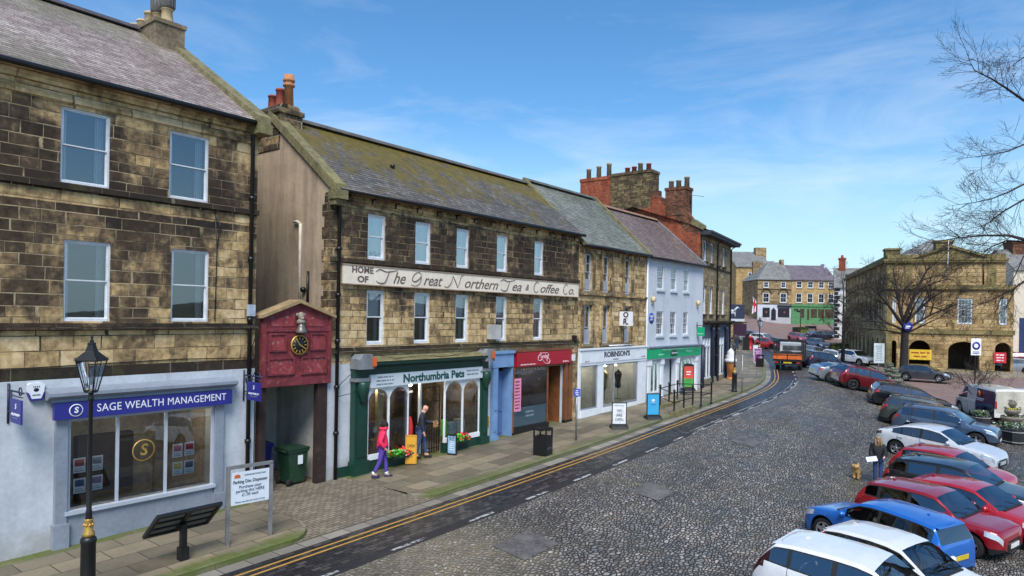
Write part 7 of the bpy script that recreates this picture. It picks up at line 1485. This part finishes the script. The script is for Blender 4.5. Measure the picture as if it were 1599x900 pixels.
t = thing('poster', 'pink poster in the left side of the butcher window', 'poster', terr(21.35, 0, 1.95), RZ); m = MB(); m.box(-.24, .24, -.08, -.074, -.65, .65); p = m.build('sheet', M('pink_sheet', (226, 140, 170), .6, var=.05), t)
lines(M('plum_print', (120, 40, 80), .6), p, 0, 0, .38, 9, .13, -.083, 8)
for zz, lb, c in ((2.25, 'blue mountain picture on the timber lobby wall, upper one', (70, 110, 150)), (1.5, 'dark food picture on the timber lobby wall, lower one', (84, 70, 52))):
    t = thing('poster', lb, 'poster', terr(24.2, 0, zz), RZ, 'pictures in the butcher lobby'); m = MB(); m.box(-.3, .32, 1.44, 1.46, -.33, .33); m.build('frame', m_dark, t); m = MB(); m.box(-.26, .28, 1.43, 1.44, -.29, .29); m.build('picture', M('lobby_pic_'+lb.split()[0], c, .5, var=.6, scale=4), t)
t = tag(MB().box(-.16, .16, 1.44, 1.46, -.24, .24).build('notice', M('blue_notice', (90, 120, 190), .6, var=.3, scale=8)), 'small blue notice low on the timber lobby wall', 'notice'); t.location = terr(24.25, 0, .95); t.rotation_euler = (0, 0, RZ)
rnd = random.Random(11)
def goods(lab, s, z, w_, h_, d_, col, y=.55, nm='packet', grp='goods in the pet shop windows'):
    o = MB().box(-w_/2, w_/2, -d_/2, d_/2, 0, h_).build(nm, M('packet_%d_%d_%d' % col, col, .6, var=.25, scale=7), bevel=.012); o.location = terr(s, y, z); o.rotation_euler = (0, 0, RZ+rnd.uniform(-.3, .3)); tag(o, lab, nm.replace('_', ' '), grp)
for lb, s, z, w_, h_, c in (('dark boxed pet food sack in left pet shop window', 14.05, .62, .4, .5, (40, 36, 34)), ('brown paper pet food sack in left pet shop window', 14.5, .62, .36, .44, (150, 110, 70)), ('orange patterned pet bed box in left pet shop window', 14.2, .6, .5, .22, (190, 104, 60)), ('red pet toy box in left pet shop window', 14.95, .62, .26, .3, (170, 50, 50)), ('lime green carrier box in right pet shop window', 17.55, .78, .42, .55, (100, 200, 50)), ('pale blue litter bag in right pet shop window', 18.05, .78, .36, .42, (160, 190, 206)), ('white cat food carton in right pet shop window', 18.5, .78, .34, .5, (206, 206, 200)), ('teal bird seed tub in right pet shop window', 17.95, 1.37, .3, .3, (60, 130, 130))): goods(lb, s, z, w_, h_, .25, c, y=.4 if z < 1 else 1.2)
for i in range(3): goods('square card with black print taped low in left pet shop window', 13.95+i*.33, 1.32, .17, .2, .02, (210, 208, 200), y=.12, nm='price_card', grp='price cards in the left pet shop window')
t = thing('flower_basket', 'green and red flower basket under the left pet shop window', 'flower basket', terr(14.95, -.38, .52), RZ)
def flowers(t, w_, seed):
    rnd = random.Random(seed); m = MB(); m.box(-w_/2, w_/2, -.1, .1, 0, .1); m.build('trough', m_green, t); m = MB()
    for i in range(260):
        x = (rnd.random()-.5)*w_*1.15; y = (rnd.random()-.5)*.3; z = .08+rnd.random()*.2; s_ = .03+rnd.random()*.035; a = rnd.random()*6.28; c_ = Vector((x, y, z)); u_ = Vector((math.cos(a), math.sin(a), .4))*s_; v_ = Vector((-math.sin(a), math.cos(a), rnd.random()))*s_; mi = (0 if rnd.random() < .85 else 1) if x < 0 else (1 if rnd.random() < .7 else rnd.choice((0, 2)))
        m.add([tuple(c_-u_), tuple(c_+v_), tuple(c_+u_), tuple(c_-v_)], [(0, 1, 2, 3)], mi)
    m.build('flowers', [M('lime_leaf', (92, 190, 60), .7), M('poppy_red', (214, 64, 48), .7), M('white_petal', (214, 200, 190), .7)], t, recalc=False)
flowers(t, .85, 5); t = thing('flower_basket', 'orange and pink flower basket under the right pet shop window', 'flower basket', terr(17.75, -.36, .62), RZ); flowers(t, .6, 6)
o = MB().lathe([(.07, 0), (.11, .3), (.13, .6), (.1, .8), (.05, .95)], n=10).build('soft_toy', M('red_plush', (190, 40, 44), .9, var=.3, scale=12)); o.location = terr(15.62, -.02, .75); tag(o, 'red striped soft toys hanging in the pet shop doorway', 'soft toy')
o = MB().lathe([(.045, 0), (.045, .02), (.03, .06)], n=10).build('water_bowl', m_galv); o.scale = (2.4, 2.4, 1.6); o.location = onp(668, 705); tag(o, 'small metal water bowl on the pavement by the pet shop step', 'bowl')
def mannequin(lab, s, col, y):
    t = thing('mannequin', lab, 'mannequin', terr(s, y, .95), RZ, 'mannequins in the white shopfront'); m = MB(); m.lathe([(.12, .55), (.16, .7), (.13, .9), (.19, 1.2), (.17, 1.35), (.06, 1.42), (.05, 1.48)], n=12); m.build('torso', M('garment_%d' % col[0], col, .8, var=.2), t); m = MB(); m.lathe([(.2, 0), (.2, .02), (.02, .04), (.02, .56)], n=12); m.build('stand', m_galv, t)
mannequin('mannequin in olive green coat behind the wide white shop window', 29.3, (110, 112, 50), .7); mannequin('mannequin in cream jacket behind the wide white shop window', 29.8, (190, 176, 140), .9); mannequin('mannequin in black dress behind the wide white shop window', 30.6, (24, 24, 28), .6); mannequin('mannequin in white blouse behind the narrow white shop window', 26.6, (206, 200, 196), .7)
# ------------------------------------------------------------------ trees, bare in winter
m_bark = M('dark_bark', (42, 37, 32), .9, var=.35, scale=4, bump=.5, bscale=30); m_twig = M('bare_twig', (46, 37, 34), .9, var=.3)
class Twigs:
    def __init__(s, seed, rmin=.006): s.m = MB(); s.r = random.Random(seed); s.n = 0; s.rmin = rmin
    def rv(s): return Vector((s.r.gauss(0, 1), s.r.gauss(0, 1), s.r.gauss(0, 1)))
    def grow(s, p, d, ln, r, lvl, up=.12, spread=.75, kids=3, droop=0., wob=.16):
        if s.n > 15000: return
        n = 6 if lvl > 1 else 4 if lvl else 3; pts = [p]; rad = [r]; q = p; d = d.normalized(); bend = s.rv()*wob*.35
        for i in range(n):
            d = (d+s.rv()*wob*.35+bend+Vector((0, 0, (up-droop*(i/n))*4/n))).normalized(); q = q+d*ln/n; pts.append(q); rad.append(max(s.rmin, r*(1-.72*(i+1)/n)))
        s.m.tube(pts, rad, 7 if r > .06 else 5 if r > .025 else 3, caps=False); s.n += 1
        if lvl <= 0: return
        for k in range(kids):
            t = .28+.72*(k+.6*s.r.random())/kids; i = min(n, max(1, int(round(t*n)))); b = pts[i]; dd = (pts[i]-pts[i-1]).normalized(); a = s.rv(); a = (a-dd*a.dot(dd)).normalized()
            s.grow(b, dd*(1-.3*spread)+a*spread*(.6+.5*s.r.random()), ln*(.46+.24*s.r.random())*(1.15-.4*t), max(s.rmin, rad[i]*.62), lvl-1, up, spread, kids, droop, wob)
def bare_tree(label, pos, trunk_pts, trunk_r, limbs, seed, name='tree', **kw):
    t = thing(name, label, 'tree', pos); m = MB(); m.tube([Vector(p) for p in trunk_pts], trunk_r, 10); m.build('trunk', m_bark, t)
    tw = Twigs(seed, kw.pop('rmin', .006))
    for (p, d, ln, r, lvl, o) in limbs: tw.grow(Vector(p), Vector(d), ln, r, lvl, **{**kw, **o})
    tw.m.build('crown', m_twig, t, recalc=False); return t
q = P(1411, 592); lm = []
for i, (dx, dy, dz, ln, r_, h_) in enumerate(((-.55, .1, 1, 4.6, .17, 4.6), (.15, -.2, 1, 5.4, .19, 5.1), (.6, .1, .9, 4.6, .16, 4.7), (-.15, .5, 1, 4.8, .15, 5.0), (.3, .6, .8, 4.4, .13, 4.6), (-.9, -.3, .55, 3.8, .12, 4.2), (1, -.25, .42, 4.4, .13, 4.3), (-.2, -.8, .7, 3.8, .12, 4.5), (1, .3, .2, 4.0, .09, 3.9), (-1, .2, .25, 3.6, .09, 3.9))):
    lm.append(((.08*dx, .08*dy, h_), (dx, dy, dz), ln, r_, 4, {}))
bare_tree('big bare tree with thick dark trunk in front of the hall', q, [(0, 0, -.2), (.02, 0, .4), (.05, .02, 2.5), (.08, 0, 4.4), (.1, 0, 5.3)], [.48, .36, .31, .29, .2], lm, 5, spread=.75, up=.03, kids=5, droop=.07, rmin=.007)
t = thing('round_sign', 'round blue sign fixed to the trunk of the big bare tree', 'sign', q+Vector((.1, -.36, 4.55)), 0); m = MB(); m.lathe([(0, -.04), (.42, -.04), (.42, 0), (0, 0)], n=24, ax='y'); m.build('disc', M('information_blue', (40, 48, 130), .4), t); m = MB(); m.box(-.2, .2, -.06, -.04, -.05, .07); m.box(-.26, .1, -.06, -.04, -.16, -.1); m.build('symbol', m_signw, t)
q = P(1316, 577); lm = []
for i in range(11):
    a = i*2.4; lm.append(((0, 0, 2.6+.4*i), (math.cos(a), math.sin(a), .7), 2.6-.1*i, .055, 4, {}))
lm.append(((0, 0, 6.6), (0, 0, 1), 2.6, .06, 4, {}))
bare_tree('slender bare tree beside the white SUV at the head of the row', q, [(0, 0, -.2), (.05, 0, 3), (0, 0, 6.8)], [.19, .15, .08], lm, 8, spread=.8, kids=4, up=.03)
q = P(1515, 650); lm = []
for i in range(9):
    a = i*2.4+.9; lm.append(((.25, 0, 1.0+.08*i), (math.cos(a), math.sin(a), .6), 1.7, .03, 3, {}))
lm += [((.35, 0, 1.7), (.3, 0, 1), 1.3, .04, 4, {}), ((.3, 0, 1.5), (-.35, .1, 1), 1.2, .04, 4, {})]
bare_tree('small spreading bare tree between the slate blue SUV and the van', q, [(0, 0, -.1), (.14, 0, .8), (.36, 0, 1.75)], [.10, .08, .055], lm, 12, name='sapling', spread=.85, kids=4, up=.04, rmin=.004)
# great tree standing just outside the right edge, its limbs reach over the square
TX, TY = 19.4, 21.0; bz = g(TX, TY); tpos = Vector((TX, TY, bz)); lm = []
def limb(pxs, Y0, Y1, r0):
    w0 = [at(a, b_, Y0+(Y1-Y0)*i/(len(pxs)-1))-tpos for i, (a, b_) in enumerate(pxs)]; return w0, r0
LB = [limb([(1599, 157), (1572, 138), (1550, 124), (1522, 110), (1514, 94)], 20.5, 19.5, .05), limb([(1599, 226), (1576, 236), (1548, 242), (1508, 247)], 20.5, 20, .035), limb([(1599, 288), (1576, 300), (1548, 311), (1520, 317), (1488, 321)], 20.5, 19.8, .04), limb([(1599, 312), (1568, 330), (1544, 348), (1520, 364)], 20.5, 20.8, .045), limb([(1599, 374), (1576, 368), (1536, 368), (1496, 372), (1444, 380)], 20.5, 20.2, .06), limb([(1599, 378), (1572, 376), (1548, 386), (1516, 412)], 20.5, 21, .045), limb([(1599, 440), (1582, 452), (1550, 468), (1500, 488)], 20.5, 21, .05), limb([(1599, 400), (1586, 430), (1566, 462)], 20.5, 20.4, .03), limb([(1599, 90), (1590, 96), (1570, 112)], 20.5, 20.2, .03)]
t = thing('tree', 'tall bare tree reaching in over the square from beyond the right edge', 'tree', tpos); tr = random.Random(4)
m = MB(); m.tube([(0, 0, -.2), (.05, 0, 1.5), (0, .1, 4.5), (.1, 0, 8), (0, 0, 12), (0, 0, 15)], [.5, .36, .31, .25, .15, .04], 12); m.build('trunk', m_bark, t)
tw = Twigs(21, .0032); tw.n = 0
for pts, r0 in LB:
    a = pts[0]; base = Vector((.0, 0, max(2.5, a.z-1.5))); full = [base, (base*.4+a*.6)+Vector((0, 0, .25))]+pts; r0 *= .8; rr = [r0*2.0, r0*1.5]+[r0*(1-.85*i/(len(pts)-1)) for i in range(len(pts))]
    tw.m.tube(full, rr, 6, caps=False)
    for i in range(1, len(pts)):
        dd = (pts[i]-pts[i-1])
        for k in range(5):
            b_ = pts[i-1]+dd*tr.random(); s_ = tw.rv(); s_ = (s_-dd.normalized()*s_.dot(dd.normalized())).normalized(); tw.grow(b_, dd.normalized()*.9+s_*.75, .7+.5*tr.random(), r0*.26, 2, .02, .6, 4, 0, .12)
    tw.grow(pts[-1], pts[-1]-pts[-2], .22, r0*.2, 1, .03, .6, 3)
for i in range(30):
    a = i*2.4; hz = 4.5+.34*i
    if math.cos(a) < .05: continue
    tw.grow(Vector((0, 0, hz)), Vector((math.cos(a), math.sin(a), .55)), 3.3-.12*i, .10, 4, .05, .75, 4)
tw.m.build('crown', m_twig, t, recalc=False)

# ------------------------------------------------------------------ people and a dog
def skin(name, V, E, mat, parent, sub=2, smooth=True):
    """V: {key: (xyz, radius)}, E: edges by key; grows one continuous skinned surface"""
    ks = list(V); me = bpy.data.meshes.new(name); me.from_pydata([V[k][0] for k in ks], [(ks.index(a), ks.index(b)) for a, b in E], [])
    o = bpy.data.objects.new(name, me); COL.objects.link(o); md = o.modifiers.new('skin', 'SKIN'); md.use_smooth_shade = True
    for i, k in enumerate(ks):
        r = V[k][1]; sv = me.skin_vertices[0].data[i]; sv.radius = r if hasattr(r, '__len__') else (r, r); sv.use_root = i == 0
    sb = o.modifiers.new('subdivision', 'SUBSURF'); sb.levels = sub; sb.render_levels = sub
    dg = bpy.context.evaluated_depsgraph_get(); nm = bpy.data.meshes.new_from_object(o.evaluated_get(dg)); o.modifiers.clear(); o.data = nm; nm.name = name
    nm.materials.clear(); nm.materials.append(mat)
    for p in nm.polygons: p.use_smooth = True
    o.parent = parent; return o
m_skin = M('skin_tone', (206, 156, 130), .55, var=.06)
def person(label, pos, rz, h=1.65, legs=((.0, .05), (.0, .05)), arms=((.05, .2, .12), (.05, .2, .12)), lean=0., nod=0., coat=(40, 40, 44), trous=(50, 56, 90), shoe=(30, 30, 40), hair=(40, 30, 26), hairlen=0, bald=False, puffy=0., group=None, fingers=True):
    t = thing('person', label, 'person', pos, rz, group); k = h/1.68
    def leg(sd, a, kn):
        hp = Vector((0, sd*.09, .90)); n = hp+.43*Vector((math.sin(a), 0, -math.cos(a))); an = n+.41*Vector((math.sin(a-kn), 0, -math.cos(a-kn))); return hp, n, an
    Lg = [leg(1, *legs[0]), leg(-1, *legs[1])]; low = min(l[2].z for l in Lg)-.075
    def T(v): return Vector(v)-Vector((0, 0, low))
    def tor(z, x=0, y=0): return T((x+math.sin(lean)*(z-.9), y, .9+(z-.9)*math.cos(lean)))
    hx = .02+math.sin(nod)*.07
    V = {'pel': (tor(.93), (.15, .11)), 'wai': (tor(1.08, .0), (.125, .095)), 'che': (tor(1.27, .0), (.15, .105)), 'nb': (tor(1.41, .005), (.065, .06)), 'nk': (tor(1.475, .02+hx*.3), .058), 'hd': (tor(1.575, .03+hx), (.085, .10)), 'tp': (tor(1.665, .015+hx), (.058, .07)), 'nose': (tor(1.565, .13+hx), .018), 'chin': (tor(1.505, .085+hx), .038)}
    E = [('pel', 'wai'), ('wai', 'che'), ('che', 'nb'), ('nb', 'nk'), ('nk', 'hd'), ('hd', 'tp'), ('hd', 'nose'), ('nk', 'chin')]
    J = {}
    for i, sd in enumerate((1, -1)):
        s_ = 'lr'[i]; hp, n, an = (T(v) for v in Lg[i]); fd = Vector((math.cos(0), 0, 0))
        V.update({s_+'hp': (hp, .085), s_+'kn': (n, .058), s_+'an': (an, .042), s_+'toe': (an+Vector((.15, 0, -.045)), .035), s_+'hl': (an+Vector((-.05, 0, -.045)), .03)}); E += [('pel', s_+'hp'), (s_+'hp', s_+'kn'), (s_+'kn', s_+'an'), (s_+'an', s_+'toe'), (s_+'an', s_+'hl')]
        b, e, ab = arms[i]; sh = tor(1.375, 0, sd*.175); el = sh+.285*Vector((math.sin(b), sd*math.sin(ab), -math.cos(b)*math.cos(ab))); d_ = Vector((math.sin(b+e), -sd*math.sin(ab)*.9 if e > .8 else sd*math.sin(ab)*.5, -math.cos(b+e))).normalized(); wr = el+.245*d_; pm = wr+.075*d_
        V.update({s_+'sh': (sh, .058), s_+'el': (el, .042), s_+'wr': (wr, .027), s_+'pm': (pm, (.036, .018))}); E += [('che', s_+'sh'), (s_+'sh', s_+'el'), (s_+'el', s_+'wr'), (s_+'wr', s_+'pm')]
        J[s_] = (sh, el, wr, pm, hp, n, an, d_)
        if fingers:
            side = d_.cross(Vector((0, sd, 0))); side = side.normalized() if side.length > .1 else Vector((1, 0, 0)); cur = Vector((0, -sd, 0))
            for f_, off in enumerate((-.027, -.009, .009, .027)):
                ln = (.042, .05, .046, .036)[f_]; a_ = pm+side*off+d_*.03; b_ = a_+d_*ln*.6; c_ = b_+(d_*.6+cur*.6).normalized()*ln*.7
                V.update({'%sf%da' % (s_, f_): (a_, .0095), '%sf%db' % (s_, f_): (b_, .0085), '%sf%dc' % (s_, f_): (c_, .007)}); E += [(s_+'pm', '%sf%da' % (s_, f_)), ('%sf%da' % (s_, f_), '%sf%db' % (s_, f_)), ('%sf%db' % (s_, f_), '%sf%dc' % (s_, f_))]
            a_ = wr+d_*.025+side*.03; b_ = a_+(d_*.7+side*.6).normalized()*.04; V.update({s_+'ta': (a_, .011), s_+'tb': (b_, .009)}); E += [(s_+'wr', s_+'ta'), (s_+'ta', s_+'tb')]
    skin('body', V, E, m_skin, t, 2)
    p = puffy; cm = M('cloth_%d_%d_%d' % coat, coat, .75, var=.14, scale=5, bump=.25, bscale=12)
    C = {'hem': (tor(.83), (.185+p, .145+p)), 'pel': (tor(.95), (.18+p, .14+p)), 'wai': (tor(1.1), (.165+p, .13+p)), 'che': (tor(1.28), (.185+p, .14+p)), 'nb': (tor(1.43), (.082+p*.5, .08+p*.5)), 'col': (tor(1.475, .01), (.072+p*.5, .072+p*.5))}; CE = [('hem', 'pel'), ('pel', 'wai'), ('wai', 'che'), ('che', 'nb'), ('nb', 'col')]
    for s_ in 'lr': sh, el, wr = J[s_][:3]; C.update({s_+'sh': (sh-Vector((0, 0, .012)), .074+p), s_+'el': (el, .062+p), s_+'wr': (wr, .05+p*.6)}); CE += [('che', s_+'sh'), (s_+'sh', s_+'el'), (s_+'el', s_+'wr')]
    skin('jacket', C, CE, cm, t, 2)
    Tt = {'pel': (tor(.94), (.158, .118))}; TE = []
    for s_ in 'lr': _, _, _, _, hp, n, an, _ = J[s_]; Tt.update({s_+'hp': (hp, .1), s_+'kn': (n, .07), s_+'an': (an+Vector((0, 0, .03)), .056)}); TE += [('pel', s_+'hp'), (s_+'hp', s_+'kn'), (s_+'kn', s_+'an')]
    skin('trousers', Tt, TE, M('cloth_%d_%d_%d' % trous, trous, .85, var=.2, scale=6), t, 2)
    for s_ in 'lr': an = J[s_][6]; m = MB(); m.ball((an.x+.055, an.y, an.z-.035), .075, 10, 6, sc=(1.75, .68, .62)); m.box(an.x-.07, an.x+.18, an.y-.04, an.y+.04, an.z-.075, an.z-.055); m.build('shoe', M('shoe_%d_%d_%d' % shoe, shoe, .6), t)
    hd = V['hd'][0]; m = MB(); hm = M('hair_%d_%d_%d' % hair, hair, .8, var=.3, scale=30, bump=.3, bscale=60)
    if not bald:
        m.ball((hd.x-.03, hd.y, hd.z+.032), .122, 14, 9, sc=(1, .95, 1.0))
        if hairlen: m.ball((hd.x-.06, hd.y, hd.z-.08), .13, 12, 8, sc=(.7, 1.1, 1.55)); [m.ball((hd.x+.015, hd.y+sd*.088, hd.z-.07), .062, 10, 8, sc=(1.0, .75, 2.5)) for sd in (1, -1)]; m.ball((hd.x+.03, hd.y, hd.z+.085), .085, 12, 7, sc=(.9, 1.1, .55))
        m.build('hair', hm, t)
    m = MB(); [m.ball((hd.x+.092, hd.y+sd*.036, hd.z+.014), .013, 8, 5) for sd in (1, -1)]; m.box(hd.x+.085, hd.x+.1, hd.y-.024, hd.y+.024, hd.z-.05, hd.z-.042); m.build('eyes_and_mouth', M('eye_dark', (50, 34, 32), .4), t)
    m = MB(); [m.ball((hd.x, hd.y+sd*.094, hd.z-.005), .024, 8, 6, sc=(.8, .4, 1.3)) for sd in (1, -1)]; m.build('ear', m_skin, t)
    t.scale = (k, k, k); return t, J, V
t, J, V = person('person in pink-red padded jacket and purple leggings walking past the pet shop', onp(597, 746), R(12), 1.64, legs=((.22, .12), (-.2, .22)), arms=((-.3, 1.0, .22), (-.3, 1.0, .22)), nod=.3, coat=(240, 44, 88), trous=(84, 62, 150), shoe=(52, 44, 78), hair=(30, 24, 24), puffy=.018)
hd = V['hd'][0]; m = MB(); m.lathe([(.10, hd.z-.14), (.135, hd.z-.10), (.13, hd.z-.05), (.1, hd.z-.04)], (hd.x-.04, hd.y, 0), 14); m.build('hood', M('cloth_240_44_88'), t)
m = MB(); [m.lathe([(.05, J[s][6].z+.0), (.058, J[s][6].z+.05), (.05, J[s][6].z+.1)], (J[s][6].x, J[s][6].y, 0), 10) for s in 'lr']; m.build('sock', m_white, t)
q = terr(16.05, -.12, .31); t, J, V = person('bald person in dark jacket and blue jeans stepping out of the pet shop', q, R(4), 1.76, legs=((.28, .15), (-.12, .12)), arms=((.35, 1.15, .12), (.0, .25, .14)), lean=.10, nod=.3, coat=(34, 38, 52), trous=(54, 74, 108), shoe=(40, 34, 32), bald=True)
pm = t.matrix_basis @ J['l'][3]; o = MB().prism([(-.09, -.12), (.09, -.12), (.075, .09), (-.075, .1)], 'y', -.045, .045).build('paper_bag', M('brown_paper', (150, 112, 70), .85, var=.15), bevel=.01); o.location = pm+Vector((0, 0, -.03)); o.rotation_euler = (0, 0, RZ); tag(o, 'brown paper bag in the hand of the bald person', 'paper bag')
q = P(1371, 757); t, J, V = person('person with long ash-blond hair, black jacket and jeans standing on the cobbles', q, R(-118), 1.66, legs=((.04, .05), (-.04, .05)), arms=((.25, 1.05, .2), (.15, .85, .22)), nod=.6, coat=(26, 26, 30), trous=(52, 78, 128), shoe=(40, 36, 36), hair=(150, 124, 92), hairlen=1, puffy=.02)
pm = t.matrix_basis @ J['r'][3]; o = MB().box(-.17, .17, -.13, .13, -.006, .006).build('paper_sheets', M('paper_white', (220, 222, 232), .7, var=.04)); o.location = pm+Vector((-.08, -.1, .02)); o.rotation_euler = (R(28), R(-12), R(-20)); tag(o, 'white paper sheets held by the blond-haired person', 'papers')
m = MB(); lp = J['l'][3]; m.ball((lp.x+.02, lp.y, lp.z+.01), .035, 8, 6, sc=(1.3, 1, .6)); m.build('glove', m_white, t)
for px, py, lb, c, rz_ in ((1151, 549, 'person in black coat far along the pavement, left of the pillar box', (22, 22, 26), 80), (1157, 543, 'person in grey top walking behind the black-coated one far along the pavement', (120, 120, 124), 250)):
    person(lb, onp(px, py), R(rz_), 1.7, legs=((.25, .1), (-.25, .25)), arms=((.2, .2, .1), (-.2, .2, .1)), coat=c, trous=(36, 36, 44), hair=(50, 38, 30), group='people far along the pavement', fingers=False)
# dog: curly, standing square on, facing the viewer
q = P(1338, 748); t = thing('dog', 'small curly pale gold dog standing on the cobbles beside the person with papers', 'dog', q, R(-125))
DV = {'ch': ((.12, 0, .32), (.115, .125)), 'bl': ((-.06, 0, .325), (.11, .115)), 'rp': ((-.2, 0, .33), (.1, .11)), 'nk': ((.19, 0, .40), .085), 'hd': ((.25, 0, .465), .1), 'mz': ((.34, 0, .44), .05), 'tl1': ((-.27, 0, .39), .03), 'tl2': ((-.3, 0, .44), .04), 'tl3': ((-.28, 0, .48), .03)}
DE = [('ch', 'bl'), ('bl', 'rp'), ('ch', 'nk'), ('nk', 'hd'), ('hd', 'mz'), ('rp', 'tl1'), ('tl1', 'tl2'), ('tl2', 'tl3')]
for s_, y in (('l', .065), ('r', -.065)):
    DV.update({s_+'s': ((.14, y, .25), .065), s_+'e': ((.12, y, .14), .05), s_+'p': ((.125, y, .04), .045), s_+'t': ((.155, y, .03), .035), s_+'h': ((-.2, y, .27), .075), s_+'k': ((-.15, y, .19), .055), s_+'o': ((-.235, y, .12), .042), s_+'q': ((-.215, y, .04), .042), s_+'u': ((-.18, y, .03), .034), s_+'a': ((.235, y*1.2, .475), .045), s_+'b': ((.245, y*1.6, .40), .04)})
    DE += [('ch', s_+'s'), (s_+'s', s_+'e'), (s_+'e', s_+'p'), (s_+'p', s_+'t'), ('rp', s_+'h'), (s_+'h', s_+'k'), (s_+'k', s_+'o'), (s_+'o', s_+'q'), (s_+'q', s_+'u'), ('hd', s_+'a'), (s_+'a', s_+'b')]
k = NT('curly_fur'); vv = k.tc(); fn = k.noise(vv, 38, 4, .7); m_fur = k.done(k.ramp(fn, [(.3, (150, 112, 68)), (.65, (214, 178, 124))]), .95, k.bump(fn, 1, .012), spec=.2)
skin('body', DV, DE, m_fur, t, 2); m = MB(); m.ball((.385, 0, .485), .016, 8, 6); [m.ball((.315, y, .525), .01, 6, 5) for y in (.03, -.03)]; m.build('nose_and_eyes', m_black, t); t.scale = (1.1, 1.1, 1.1)
